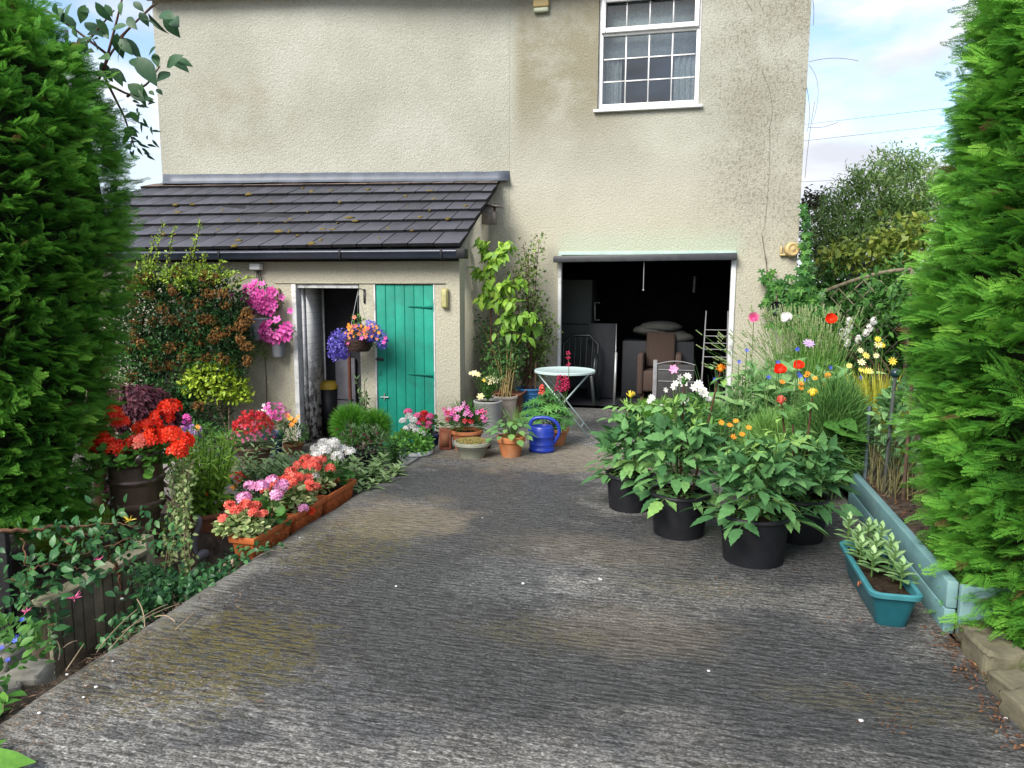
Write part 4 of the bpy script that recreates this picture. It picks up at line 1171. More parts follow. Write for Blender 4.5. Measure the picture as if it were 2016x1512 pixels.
# chimney pot with scarlet geraniums
cp = np.array([-3.42, 3.92, -.19])
r = empty('chimney_pot_planter', cp, 'crowned brown chimney pot overflowing with scarlet geraniums by the left hedge', 'planter')
CHIM = plain('salt_glazed_clay', (.040, .027, .020), .28, .5, .45, 5, .12, 30, dirt=(.075, .055, .042, 1))
H0 = .78
def crown(V): return V
mb = MB(); lathe(mb, [(.125, 0), (.128, .2), (.122, .26), (.13, .30), (.155, .355), (.166, .37), (.172, .385), (.170, .40), (.158, .41), (.158, .43), (.160, .52), (.172, .535), (.176, .548), (.172, .562), (.160, .57), (.160, .64)], 48)
o = mb.build('clay_body', CHIM, r, smooth=True, solid=.018); o.modifiers.new('e', 'EDGE_SPLIT')
mb = MB(); seg = 96; a = np.linspace(0, 2*np.pi, seg + 1)
zt_ = .66 + .10*np.abs(np.cos(a*2.0 + .5))**.75
Vb = np.stack([.160*np.cos(a), .160*np.sin(a), np.full(seg+1, .641)], 1); Vt = np.stack([.163*np.cos(a), .163*np.sin(a), zt_], 1)
mb.add(np.concatenate([Vb, Vt]), [(k, k+1, seg+2+k, seg+1+k) for k in range(seg)]); mb.build('crown_rim', CHIM, r, smooth=True, solid=.02)
mb = MB(); disc(mb, .14, .62, rough=.005); mb.build('soil', SOILM, r)
hd = [(-.22,-.05,.17,SCAR,1.1),(-.12,-.10,.13,SCAR,1.25),(-.02,-.12,.12,SCAR,1.2),(.07,-.06,.15,SCAR,1.1),(-.16,.05,.25,SCAR,1.2),(-.17,.02,.32,SCAR,1.0),(.12,.02,.24,SCAR,1.2),(.18,.05,.30,SCAR,1.2),(.22,.08,.36,SCAR,1.2),(.20,-.05,.19,SCAR,1.25),(.28,0,.20,SCAR,1.25),(.34,.02,.16,SCAR,1.2),(.14,-.10,.17,CORAL,1.1),(-.26,-.1,.10,SCAR,.9),(.35,-.04,.11,SCAR,1.0),(.02,.06,.22,SCAR,1.0)]
geranium(r, (0, 0, .64), .24, .20, 420, hd, LM('geranium_leaf', (.03, .10, .02), (.07, .19, .03), (.13, .27, .05)), lsize=.046, hn=38, hr=.056, fs=.024, ltint=(0, .55))
mb = MB()                                               # ivy-leaved stems hanging over the rim
for k in range(2):
    a = rng.uniform(-2.9, -.4); pp = bez((.14*math.cos(a), .14*math.sin(a), .66), (.22*math.cos(a), .22*math.sin(a), .66), (.21*math.cos(a), .21*math.sin(a), .66 - rng.uniform(.06, .14)), 8)
    scatter(mb, FAN, pp[2:], nrm(rng.normal(0, .6, (6, 3)) + [math.cos(a), math.sin(a), -.4]), nrm(rng.normal(0, .3, (6, 3)) + [math.cos(a), math.sin(a), .6]), .055, rng.uniform(.2, .8, 6))
mb.build('trailing_leaves', MATS['geranium_leaf'], r)

# variegated ivy trailing beside it
q = np.array([-3.16, 4.0, gzp(-3.16, 4.0)])
r = empty('variegated_ivy', q, 'pale variegated ivy trailing down beside the chimney pot', 'climbing plant')
mb = MB(); ms = MB()
top = np.array([-.02, .05, up_to(q, 930)])
for k in range(9):
    e = np.array([rng.uniform(-.10, .12), rng.uniform(-.14, .02), rng.uniform(.0, .12)]); pp = bez(top + rng.normal(0, .03, 3), top + np.array([rng.uniform(-.02, .12), -.1, -.1]), e, 26)
    tube(ms, pp, .0035, 4, cap=False); P = np.repeat(pp, 3, 0) + rng.normal(0, .022, (78, 3)); m = len(P)
    scatter(mb, OV, P, nrm(rng.normal(0, .7, (m, 3)) + [.1, -.5, -.2]), nrm(rng.normal(0, .4, (m, 3)) + [.2, -.8, .5]), .036*rng.uniform(.7, 1.2, m), rng.uniform(0, .75, m))
mb.build('foliage', VARIEG, r); ms.build('stems', PALEST, r)

# brown pot with a tall leafy green plant, and the grey swan neck in front of it
r, p = potted('potted_wallflower', 408, 1075, -.30, 'tall leafy green plant in a brown pot behind the grey swan neck')
r.location[2] = gzp(p[0], p[1]) if False else -.30
pot(r, .135, .11, .27, TERRA3)
mb = MB(); ms = MB()
for k in range(58):
    a = rng.uniform(0, 6.28); rr = .29*math.sqrt(rng.random()); hh = rng.uniform(.34, .60)
    pp = bez((.04*math.cos(a), .04*math.sin(a), .24), (rr*.7*math.cos(a), rr*.7*math.sin(a), .24 + hh*.5), (rr*math.cos(a), rr*math.sin(a), .24 + hh), 11); tube(ms, pp, .0032, 4, cap=False)
    P = np.repeat(pp[1:], 3, 0); m = len(P); t = np.repeat(np.linspace(0, 1, 10), 3)
    scatter(mb, LANCE, P, nrm(rng.normal(0, .7, (m, 3)) + [0, 0, .55]), nrm(rng.normal(0, .5, (m, 3)) + [0, 0, 1]), .10*(1.1 - .45*t)*rng.uniform(.7, 1.2, m), np.clip(.3 + .5*t + rng.normal(0, .15, m), 0, 1))
mb.build('foliage', LM('wallflower_green', (.08, .19, .025), (.18, .34, .045), (.30, .46, .09)), r); ms.build('stems', STEM, r)
for k in range(12): bloom(r, (rng.uniform(-.2, .2), rng.uniform(-.2, 0), rng.uniform(.35, .6)), (0, -1, .4), .012, (ORANGE, WHITEP, SCAR)[k % 3], P5)
q = G(385, 1105, -.30)
r = empty('swan_ornament', q, 'grey curled swan neck ornament before the brown pot', 'ornament')
mb = MB(); s = mpp(q); zz = lambda py: up_to(q, py)
pts = np.array([(-.006, 0, zz(1105)), (-.012, 0, zz(1085)), (-.004, 0, zz(1064)), (.018, 0, zz(1050)), (.038, 0, zz(1040)), (.048, 0, zz(1028)), (.047, 0, zz(1019)), (.034, -.01, zz(1015)), (.016, -.02, zz(1018))])
tube(mb, pts, [.035, .030, .027, .023, .020, .021, .022, .018, .007], 8)
blob(mb, (-.02, .05, .02), (.07, .11, .055), 2, .02)
STONEG = plain('grey_stoneware', (.14, .14, .17), .5, .4, .2, 8, .1)
o = mb.build('swan_body', STONEG, r, smooth=True); o.modifiers.new('s', 'SUBSURF').render_levels = 1

SAGE = LM('sage_leaf', (.08, .14, .06), (.17, .26, .12), (.30, .39, .21), rough=.7)
# sage at the drive edge
q = np.array([-2.58, 5.55, -.06])
def sage(r, spots, H, lm, stl, lsz=.075, per=10, tint=(.15, .95)):
    mb = MB(); ms = MB()
    for x, y in spots:
        h = H*rng.uniform(.65, 1.1); top = np.array([x*1.15, y*1.1, h]); pp = bez((x*.5, y*.5, 0), (x*.9, y*.9, h*.5), top, 6); tube(ms, pp, .004, 4, cap=False)
        for j in range(per):
            t = (j+.5)/per; c = pp[-1] + (pp[-1]-pp[-2])*(t-.9)*1.2; a = j*2.4; d = np.array([math.cos(a), math.sin(a), .15 + 1.1*t*t])
            scatter(mb, stl, [c], [d], [[-.3*math.cos(a), -.3*math.sin(a), 1]], lsz*(1.1-.5*t)*rng.uniform(.8, 1.2), np.clip(rng.uniform(*tint)*.6 + .35*t, 0, 1))
    mb.build('foliage', lm, r); ms.build('stems', STEM, r)
r = empty('sage_plant', (-2.72, 5.75, gzp(-2.72, 5.75)), 'spreading grey green sage beyond the white geraniums', 'herb')
sage(r, [(rng.uniform(-.62, .36), rng.uniform(-.55, .12)) for _ in range(80)], .30, SAGE, leaf(.36, 4, .15, .25, .9), .10)
r = empty('sage_plant', (-3.55, 5.9, COURT), 'second sage clump spreading left of the geraniums under the doorway', 'herb')
sage(r, [(rng.uniform(-.32, .42), rng.uniform(-.4, .4)) for _ in range(55)], .44, SAGE, leaf(.36, 4, .15, .25, .9), .10)

# pansies
r, p = potted('pansy_clump', 540, 968, -.30, 'low clump of purple and yellow pansies behind the pink geraniums', 'flower clump')
r.location[2] = gzp(*p[:2])
mb = MB(); bush(mb, (0, 0, .14), (.36, .3, .16), 500, OV, .04, (.1, .7)); mb.build('foliage', MIDG, r)
for k in range(26): bloom(r, (rng.uniform(-.36, .34), rng.uniform(-.3, .1), rng.uniform(.2, .32)), (rng.normal(0, .3), -.9, .5), .026, (PURP, YELLOW, PURP, LILAC, ORANGE)[k % 5], P5, centre=YELLOW if k % 2 else None)
# orange nasturtium
r, p = potted('nasturtium', 478, 985, -.32, 'single bright orange nasturtium beside the tall leafy plant', 'flower')
r.location[2] = gzp(*p[:2]); h = up_to(np.array(r.location), 935)
mb = MB(); bush(mb, (0, 0, h*.5), (.1, .1, h*.5), 60, FAN, .045, (.2, .8)); mb.build('foliage', MIDG, r)
bloom(r, (.02, -.06, h), (.1, -.8, .6), .06, SCAR, P5, layers=2); bloom(r, (-.09, -.03, h), (-.2, -.8, .6), .035, SCAR, P5); bloom(r, (-.04, -.05, h - .09), (-.2, -.8, .6), .045, ORANGE, P5)
mb = MB(); tube(mb, bez((0, 0, 0), (.02, 0, h*.6), (.02, -.05, h), 6), .003, 4); mb.build('stems', STEM, r)
# stocks
r, p = potted('stock_flowers', 386, 905, COURT, 'spikes of lilac white and magenta stocks right of the scarlet geraniums', 'flower clump')
mb = MB(); bush(mb, (0, 0, .18), (.3, .25, .25), 420, LANCE, .08, (.1, .8)); mb.build('foliage', MIDG, r)
for px, py, mt in ((377, 826, MAG), (388, 846, LILAC), (396, 858, LILAC), (368, 843, LPINK), (372, 858, WHITEP), (400, 848, LILAC), (384, 870, WHITEP), (376, 838, PURP)):
    h = up_to(p, py); x = (px - 386)*mpp(p)
    head(r, (x, -.05, h), .04, 40, mt, size=.024, flat=1.6, cover=-1)
mb = MB(); bush(mb, (.42, -.1, .2), (.22, .2, .2), 260, LANCE, .08, (.1, .8)); mb.build('foliage', MIDG, r)
bloom(r, (.12, -.1, up_to(p, 838)), (0, -1, .3), .04, ORANGE, P8, centre=ORANGE)

# purple maple
q = np.array([-4.55, 5.6, COURT])
r = empty('japanese_maple', q, 'purple cut leaved maple mounding behind the scarlet geraniums', 'shrub')
s = mpp(q); cx = (262-1008); P0 = D(262, 800, 5.6) - q
mb = MB(); n = 900
P, d = ell(n, (P0[0], 0, P0[2] - .12), (.36, .34, .32), .75, -.2); n = len(P)
for j in range(4): scatter(mb, LANCE, P + rng.normal(0, .01, P.shape), nrm(d*[1, 1, .2] + rng.normal(0, .35, (n, 3)) + [.15, -.1, -.55]), nrm(d + rng.normal(0, .3, (n, 3))), .085*rng.uniform(.6, 1.2, n), rng.uniform(0, 1, n))
mb.build('foliage', PURPLE, r)
mb = MB()
for k in range(6): tube(mb, bez((P0[0]*.3, 0, 0), (P0[0], 0, P0[2]*.6), (P0[0] + rng.normal(0, .2), rng.normal(0, .15), P0[2] - .05), 7), np.linspace(.014, .004, 7), 5, cap=False)
mb.build('stems', BROWNST, r)
r = empty('japanese_maple', (-4.0, 4.6, gzp(-4.0, 4.6)), 'small purple maple seedling low behind the chimney pot', 'shrub')
P, d = ell(170, (0, 0, .22), (.2, .2, .2), .4, -.4); n = len(P); mb = MB(); scatter(mb, LANCE, P, nrm(d + rng.normal(0, .4, (n, 3)) + [0, 0, -.5]), d, .08, rng.uniform(0, 1, n)); mb.build('foliage', PURPLE, r)
mb = MB(); tube(mb, [(0, 0, -.02), (0, 0, .2)], .006, 5); mb.build('stems', BROWNST, r)
# golden low shrub under the hedge
r = empty('golden_heather', (-3.75, 3.95, gzp(-3.75, 3.95)), 'low yellow green heather mound below the left hedge', 'shrub')
mb = MB(); P, d = ell(1500, (0, 0, .05), (.42, .34, .20), .8, -.1); n = len(P); blades(mb, P - d*.03, P + nrm(d + rng.normal(0, .35, (n, 3)))*.05, .010, 2, .1, rng.uniform(0, .7, n)); mb.build('foliage', LIME, r)

# cotoneaster trained on the lean-to wall, with faded brown blossom
q = np.array([-6.2, 7.75, COURT])
r = empty('wall_shrub', q, 'large evergreen wall shrub full of rusty brown faded blossom', 'shrub')
P0 = D(350, 650, 7.75) - q; sc = mpp(D(350, 650, 7.75))
mb = MB(); blo = MB(); yel = MB(); low = MB()
lobes = [(350, 620, 105, 75), (290, 640, 90, 105), (420, 610, 80, 70), (260, 740, 70, 90), (340, 730, 100, 85), (430, 690, 70, 75), (300, 560, 60, 40), (390, 560, 60, 35), (330, 820, 80, 60), (400, 800, 60, 60), (270, 820, 60, 60), (450, 650, 50, 60), (240, 660, 50, 80)]
for lx, ly, lw, lh in lobes:
    c = D(lx, ly, 7.7) - q; bush(mb, c, (lw*sc, .20, lh*sc), int(lw*lh*.24), K5, .058, (0, .8), lo=.5, zmin=-1, up=.5)
for k in range(78):
    lx, ly, lw, lh = lobes[(0, 1, 2, 3, 4, 5, 6, 7, 0, 4, 2, 10, 11)[k % 13]]; px, py = lx + rng.uniform(-.9, .9)*lw, ly + rng.uniform(-.8, .9)*lh
    c = D(px, py, 7.53 + rng.uniform(0, .12)) - q; P, d = ell(60, c, (.10*rng.uniform(.6, 1.3), .05, .07), .2, -1); m = len(P)
    scatter(blo, OCT, P, [0, 1, 0], rdir(m), .011*rng.uniform(.6, 1.3, m), rng.uniform(0, 1, m)); scatter(blo, P5, P, rdir(m), nrm(d + [0, -1, .3]), .016, rng.uniform(0, 1, m))
mb.build('foliage', DARKG, r); blo.build('faded_blossom', BROWNFL, r)
st = MB()
for px, py, pb in ((322, 440, 560), (345, 450, 560), (396, 436, 560), (385, 470, 570), (310, 500, 560), (420, 540, 580), (470, 536, 570), (495, 545, 590), (370, 500, 580), (440, 515, 560), (350, 520, 570), (285, 505, 570), (270, 520, 580), (305, 470, 560), (405, 500, 570)):
    e = D(px, py, 7.55) - q; b = D(px + (-20 if px > 300 else 8) if px < 440 else px - 75, pb, 7.65) - q
    pp = bez(b, (b + e)/2 + [0, -.04, .05], e, 16); tube(st, pp, .004, 4, cap=False)
    for k in range(1, 16):
        m = 5; P = np.tile(pp[k], (m, 1)) + rng.normal(0, .012, (m, 3)); scatter(yel, K5, P, nrm(rng.normal(0, .8, (m, 3)) + [0, 0, .4]), nrm(rng.normal(0, .4, (m, 3)) + [0, -.4, .7]), .042*rng.uniform(.6, 1.2, m), rng.uniform(.2, 1, m))
for lx, ly in ((300, 540), (340, 545), (390, 535), (430, 540), (270, 560), (370, 560)):
    bush(yel, D(lx, ly, 7.55) - q, (.16, .1, .10), 130, K5, .042, (.1, .9), zmin=-1)
for lx, ly in ((262, 700), (255, 760), (305, 770), (380, 700), (300, 690), (360, 745), (330, 800)):
    bush(low, D(lx, ly, 7.5) - q, (.16, .08, .13), 80, K5, .055, (0, .5), zmin=-1)
low.build('lower_leaves', MIDG, r); o = yel.build('young_shoots', LM('shoot_green', (.07, .14, .015), (.15, .24, .025), (.26, .36, .05)), r); st.build('stems', BROWNST, r)
mb = MB()
for k in range(9):
    a = D(330 + rng.uniform(-60, 60), 860, 7.8) - q; e = D(rng.uniform(250, 450), rng.uniform(560, 700), 7.7) - q; tube(mb, bez(a, (a + e)/2 + [rng.normal(0, .1), 0, 0], e, 8), np.linspace(.016, .006, 8), 6, cap=False)
mb.build('branches', WOODY, r)
# small ivy on the wall right of it
q = np.array([D(490, 700, YL)[0], YL - .01, COURT])
r = empty('wall_ivy', q, 'thin variegated ivy creeping on the outhouse wall below the petunias', 'climbing plant')
mb = MB(); ms = MB()
for px, py, n_, sp in ((470, 600, 60, 22), (480, 640, 90, 20), (490, 670, 90, 18), (500, 690, 60, 14), (515, 690, 40, 10), (470, 700, 40, 22), (485, 735, 20, 16), (525, 700, 25, 8)):
    c = D(px, py, YL - .03); P = np.tile(c - q, (n_, 1)) + rng.normal(0, 1, (n_, 3))*[sp*.0048, .015, sp*.0048]; P[:, 1] = -np.abs(P[:, 1]) - .012
    scatter(mb, OV, P, nrm(rng.normal(0, .7, (n_, 3)) + [0, -.3, -.3]), nrm(rng.normal(0, .3, (n_, 3)) + [0, -1, .2]), .034, rng.uniform(0, .7, n_))
for px0, py0, px1, py1 in ((525, 815, 521, 700), (521, 700, 500, 640), (470, 640, 480, 720)): tube(ms, bez(D(px0, py0, YL - .012) - q, D((px0+px1)/2 + 3, (py0+py1)/2, YL - .012) - q, D(px1, py1, YL - .012) - q, 8), .005, 4)
mb.build('foliage', VARIEG, r); ms.build('stems', WOODY, r)
# lime green little tree
q = G(447, 885, COURT)
r = empty('golden_shrub', q, 'rounded lime green shrub on a bare pale stem', 'shrub')
cz = [(428, 742, 52, 30), (398, 757, 34, 26), (465, 765, 36, 30), (440, 722, 30, 22), (435, 775, 50, 20), (482, 780, 22, 18)]
mb = MB(); s = mpp(q)
for px, py, w, h in cz:
    c = ((px-447)*s, rng.uniform(-.08, .05), up_to(q, py)); bush(mb, c, (w*s, w*s*.8, h*s), int(w*h*.30), OV, .060, (.05, 1), zmin=-.8)
mb.build('foliage', LIME, r)
mb = MB(); top = [((px-447)*s, 0, up_to(q, py)) for px, py, w, h in cz]; fork = np.array([-.06, 0, up_to(q, 815)])
tube(mb, bez((.02, 0, 0), (.03, 0, fork[2]*.6), fork, 8), np.linspace(.014, .009, 8), 6, cap=False)
for t in top: tube(mb, bez(fork, (fork + t)/2 + [0, 0, .02], t, 6), np.linspace(.008, .003, 6), 5, cap=False)
tube(mb, bez((.03, 0, 0), (.04, 0, .4), (.07, 0, up_to(q, 770)), 7), .006, 5, cap=False)
mb.build('trunk', PALEST, r)
# wall pots of petunias
def petunia(px, py_rim, py_bot, w, label, cx0, cy0, rx, rz_, n, Y=YL):
    b = D(px, py_bot, Y - .10); rim = D(px, py_rim, Y - .10); s = mpp(b)
    r = empty('petunia_wall_pot', b, label, 'wall pot', 'pink petunias in wall pots')
    h = rim[2] - b[2]; pot(r, w/2*s, w/2*s*.72, h, plain('grey_zinc', (.17, .18, .20), .5, .4, .15, 8, .05), rim=.02, lip=.006)
    mb = MB(); beam(mb, (0, .065, h*.8), (0, .098, h*.8), .05, .02); mb.build('hook', BLACKP, r)
    c = D(cx0, cy0, Y - .13) - b; mb = MB(); bush(mb, c + [0, .03, -.03], (rx*s*.9, .09, rz_*s*.9), 200, OV, .05, (.1, .7), zmin=-1); mb.build('foliage', MIDG, r)
    k = 0
    for i in range(n*3):
        if k >= n: break
        a, q_ = rng.uniform(0, 6.28), math.sqrt(rng.random()); p = c + np.array([rx*s*q_*math.cos(a), -.10*math.sqrt(max(0, 1 - q_*q_*.8)), rz_*s*q_*math.sin(a)])
        d = nrm(np.array([q_*math.cos(a)*.7, -1, q_*math.sin(a)*.6 + .15]) + rng.normal(0, .15, 3))
        bloom(r, p, d, (.052)*rng.uniform(.85, 1.15), MAG, PET, centre=MAGC, csize=.40); k += 1
    return r
PET = petals(5, .80, .35, inner=.0)
MAGC = LM('petunia_throat', (.28, .01, .12), (.35, .02, .16))
r = petunia(513, 625, 668, 52, 'upper wall pot with a big ball of pink petunias', 516, 586, 46, 31, 52)
r = petunia(549, 668, 702, 30, 'lower grey wall pot of pink petunias beside the door jamb', 541, 649, 43, 22, 40)
for px, py in ((457, 580), (572, 612)): bloom(r, D(px, py, YL - .16) - np.array(r.location), (0, -1, .1), .042, MAG, PET, centre=MAGC)

# hanging basket
hk = D(718, 590, YL); c = D(707, 672, YL - .27)
r = empty('hanging_basket', (hk[0], YL, c[2] - .1), 'wicker hanging basket of blue lobelia and orange flowers before the doorways', 'hanging basket')
mb = MB(); zt_, zb_ = D(718, 569, YL)[2], D(718, 597, YL)[2]; beam(mb, (hk[0], YL - .008, zb_), (hk[0], YL - .008, zt_), .022, .012)
hook = np.array([c[0] + .0, YL - .27, D(703, 574, YL - .27)[2]]); tube(mb, bez((hk[0], YL - .012, zt_ - .02), (hk[0], YL - .15, zt_ + .03), hook, 8), .006, 5)
mb.build('bracket', DGREY, r, world=True)
mb = MB(); zr = D(707, 668, YL - .27)[2]; zb_ = D(707, 690, YL - .27)[2]
for a in (0, 2.1, 4.2): tube(mb, [hook, (c[0] + .15*math.cos(a), c[1] + .15*math.sin(a), zr)], .003, 4)
mb.build('chains', GREY, r, world=True)
WICK = plain('dark_wicker', (.055, .032, .026), .7, .2, .4, 30, .3, 60)
mb = MB(); o = np.array([c[0], c[1], 0])
for k in range(9):
    t = k/8; z = zb_ + (zr - zb_)*t; rr = .105 + .06*t**.7
    tube(mb, [(c[0] + (rr + .006*((j + k) % 2))*math.cos(a), c[1] + (rr + .006*((j + k) % 2))*math.sin(a), z) for j, a in enumerate(np.linspace(0, 6.2832, 29))], .0085, 5, .5, 0, False)
disc(mb, .105, zb_, 20, c=(c[0], c[1], 0)); disc(mb, .15, zr - .01, 20, c=(c[0], c[1], 0))
mb.build('basket', WICK, r, smooth=True, world=True)
s = mpp(c)
def at(px, py, dy=0): return D(px, py, YL - .27 + dy)
mb = MB(); gm = MB()
for px, py, w, h, n in ((672, 675, 27, 30, 620), (660, 690, 17, 22, 260), (690, 660, 16, 16, 160), (735, 648, 16, 14, 140), (752, 668, 12, 20, 190), (676, 700, 12, 10, 90), (729, 640, 12, 10, 80), (700, 668, 18, 9, 120), (730, 664, 18, 9, 120), (705, 648, 16, 12, 110)):
    cc = at(px, py, rng.uniform(-.08, .02)); P, d = ell(n, cc, (w*s, w*s*.9, h*s), .4, -1); m = len(P)
    scatter(mb, P5, P, rdir(m), nrm(d + [0, -.6, .3]), .0135*rng.uniform(.8, 1.2, m), rng.uniform(0, 1, m)); bush(gm, cc, (w*s*.85, w*s*.8, h*s*.85), n//4, K6, .022, (.1, .7), zmin=-1)
bush(gm, at(712, 655), (.15, .13, .07), 260, LANCE, .05, (.1, .8), zmin=-.4); bush(gm, at(735, 672), (.07, .08, .06), 90, LANCE, .045, (0, .5), zmin=-1)
bush(gm, at(703, 632), (.06, .06, .07), 60, OV, .05, (.4, 1), zmin=-1)
o = mb.build('lobelia_flowers', BLUE, r, world=True); gm.build('foliage', MIDG, r, world=True)
for k in range(58): 
    px, py = rng.uniform(680, 750), rng.uniform(638, 668); bloom(r, at(px, py, -.13 + rng.uniform(-.03, .05)) - np.array(r.location), (rng.normal(0, .3), -1, .4), .017, ORANGE, P5, centre=YELLOW)
for px, py in ((700, 642), (692, 654), (716, 652), (720, 663), (712, 666), (698, 625), (686, 675), (759, 666), (756, 674), (725, 646), (706, 657)): bloom(r, at(px, py, -.15) - np.array(r.location), (rng.normal(0, .3), -1, .4), .028, CORAL if py < 665 else MAG, P5, centre=YELLOW)

# kochia balls
KO = LM('kochia_green', (.03, .12, .012), (.075, .24, .025), (.16, .36, .05))
for px, pt, pb, R, lab in ((691, 797, 868, 43, 'feathery green kochia ball before the open doorway'), (738, 808, 868, 40, 'second feathery kochia ball against the green door')):
    q = G(px, 905 if px < 720 else 898, -.30); q[2] = gzp(q[0], q[1]); s = mpp(q); r = empty('kochia', q, lab, 'potted plant', 'kochia balls by the doors')
    zc_ = up_to(q, (pt + pb)/2 + 4); RR = R*s; pot(r, .11, .085, max(.12, zc_ - RR*.9), BLACKP)
    mb = MB(); P, d = ell(3000, (0, 0, zc_), (RR*.8, RR*.8, RR*.86), .75, -.95); n = len(P); blades(mb, P - d*.05, P + nrm(d + rng.normal(0, .3, (n, 3)) + [0, 0, .25])*RR*.30, .0045, 2, .1, rng.uniform(0, 1, n))
    bush(mb, (0, 0, zc_), (RR*.75, RR*.75, RR*.8), 900, K6, .03, (0, .3), zmin=-1); mb.build('foliage', KO, r)
# dark dianthus with white edged leaves under the kochia
q = np.array([*G(728, 925, -.2)[:2], 0]); q[2] = gzp(q[0], q[1])
r = empty('potted_dianthus', q, 'straggly variegated dianthus with tiny maroon flowers in a black pot', 'potted plant')
s = mpp(q); pot(r, .13, .1, max(.12, up_to(q, 885)), BLACKP)
h = up_to(q, 870); mb = MB(); bush(mb, (-.05, 0, h), (.28, .2, .16), 420, LANCE, .05, (0, .6), zmin=-.8); mb.build('foliage', GREYG, r)
for k in range(26): bloom(r, (rng.uniform(-.28, .2), -.15 + rng.uniform(-.05, .1), h + rng.uniform(-.08, .14)), (0, -1, .4), .016, MAROON, P5)
# white ornate pot: mint and white geranium
q = np.array([-2.66, 6.45, 0]); q[2] = gzp(q[0], q[1]); s = mpp(q)
xw = D(818, 900, 6.45)[0]; q[0] = xw
r = empty('potted_geranium', q, 'ornate white pot of bright mint leaves and white geraniums at the drive edge', 'potted plant')
hr_ = up_to(q, 884); OFFW = plain('white_stoneware', (.60, .61, .60), .5, .4, .1, 5, .08, 30)
pot(r, .155, .125, hr_, OFFW, rim=.035, lip=.012)
mb = MB()
for k in range(10):
    a0 = 2*math.pi*k/10; pr_ = .148
    for rr in (.018, .03, .042): tube(mb, [(pr_*math.cos(a0 + rr*math.cos(t)/pr_), pr_*math.sin(a0 + rr*math.cos(t)/pr_), hr_*.42 + rr*math.sin(t)) for t in np.linspace(0, math.pi, 9)], .003, 4)
mb.build('relief', OFFW, r)
mb = MB(); bush(mb, (-.03, -.02, hr_ + .06), (.20, .18, .13), 800, OV, .045, (.2, .9), zmin=-.5); mb.build('mint_leaves', LM('mint_green', (.05, .16, .025), (.10, .26, .05), (.19, .38, .09)), r)
geranium(r, (-.01, .05, hr_ - .02), .12, .2, 40, [((px-818)*s, -.08, up_to(q, py) - hr_ + .02, WHITEP if c == 'w' else PINK, 1.0) for px, py, c in ((798, 829, 'w'), (810, 819, 'w'), (819, 826, 'w'), (806, 843, 'w'), (824, 845, 'w'), (836, 852, 'w'), (816, 838, 'w'))], MIDG, lsize=.05, hr=.03, fs=.018)
# navy pot of pink geranium behind
q = G(843, 888, -.1); q[1] += .25; q[0] = D(843, 880, q[1])[0]; q[2] = gzp(q[0], q[1])
r = empty('potted_geranium', q, 'navy glazed pot of pink and dark red geraniums under the green door', 'potted plant')
s = mpp(q); hr_ = up_to(q, 852); pot(r, .12, .085, hr_, plain('navy_glaze', (.008, .012, .05), .25, .6, .3, 5, .02))
geranium(r, (0, 0, hr_), .15, .2, 90, [((px-843)*s, -.06, up_to(q, py) - hr_, m_, 1.1) for px, py, m_ in ((807, 811, PINK), (826, 818, PINK), (830, 833, PINK), (848, 832, PINK), (838, 824, RED), (840, 813, RED), (851, 818, PINK), (846, 838, PINK))], MIDG, lsize=.05, hr=.034, fs=.02)
# little grey bucket plants
q = np.array([D(778, 930, 6.0)[0], 6.0, 0]); q[2] = gzp(q[0], q[1]); s = mpp(q); hr_ = max(.1, up_to(q, 912))
r = empty('potted_mint', q, 'leafy upright plant in a small grey bucket before the white pot', 'potted plant')
pot(r, .085, .065, hr_, plain('grey_bucket', (.20, .21, .23), .5, .4, .15))
mb = MB(); ms = MB()
for k in range(16):
    x, y = rng.normal(0, .045, 2); h = rng.uniform(.10, .26); tube(ms, [(x*.5, y*.5, hr_ - .03), (x, y, hr_ + h)], .003, 4); m = 14
    P = np.stack([np.full(m, x), np.full(m, y), hr_ + h*np.linspace(.1, 1, m)], 1); a = np.arange(m)*2.4; scatter(mb, OV, P, np.stack([np.cos(a), np.sin(a), np.full(m, .3)], 1), [0, 0, 1], .05, rng.uniform(.1, .8, m))
mb.build('foliage', MIDG, r); ms.build('stems', STEM, r)
# small olive sapling between the doors
q = G(722, 880, COURT); q[1] = 7.9; q[0] = D(720, 850, 7.9)[0]; r = empty('olive_sapling', q, 'thin grey leaved sapling against the pier between the doors', 'sapling')
mb = MB(); ms = MB()
for k in range(5):
    e = np.array([rng.normal(0, .10), rng.normal(-.03, .04), up_to(q, rng.uniform(742, 790))]); pp = bez((0, 0, 0), (e[0]*.2, 0, e[2]*.6), e, 14); tube(ms, pp, .004, 4); P = np.repeat(pp[5:], 3, 0); m = len(P)
    scatter(mb, LANCE, P, nrm(rng.normal(0, .7, (m, 3)) + [0, 0, .4]), rdir(m), .07, rng.uniform(0, .6, m))
mb.build('foliage', GREYG, r); ms.build('stems', WOODY, r)

# --- low fence, its post and the bed behind
FW = plain('mossy_fence_board', (.21, .19, .14), .9, .15, .3, 10, .5, 50, dirt=(.10, .10, .07, 1), tintvar=.35)
r = empty('low_fence', (-3.2, 3.3, -.52), 'short mossy timber fence with a sloping cap rail below the honeysuckle', 'fence')
nb = 9; ya, yb = 2.98, 3.64
for k in range(nb):
    y = ya + (yb - ya)*k/nb; mb = MB(); box(mb, (-3.215, y + .004, -.54), (-3.19, y + (yb-ya)/nb - .004, -.055 + .02*k/nb), rng.uniform(0, 1)); mb.build('board', FW, r, world=True, bevel=.004)
mb = MB(); beam(mb, (-3.20, ya - .05, -.045), (-3.20, yb + .02, -.022), .11, .03); mb.build('cap_rail', plain('pale_mossy_wood', (.21, .20, .14), .9, .15, .25, 10, .4, 50, dirt=(.12, .12, .08, 1)), r, world=True, bevel=.004)
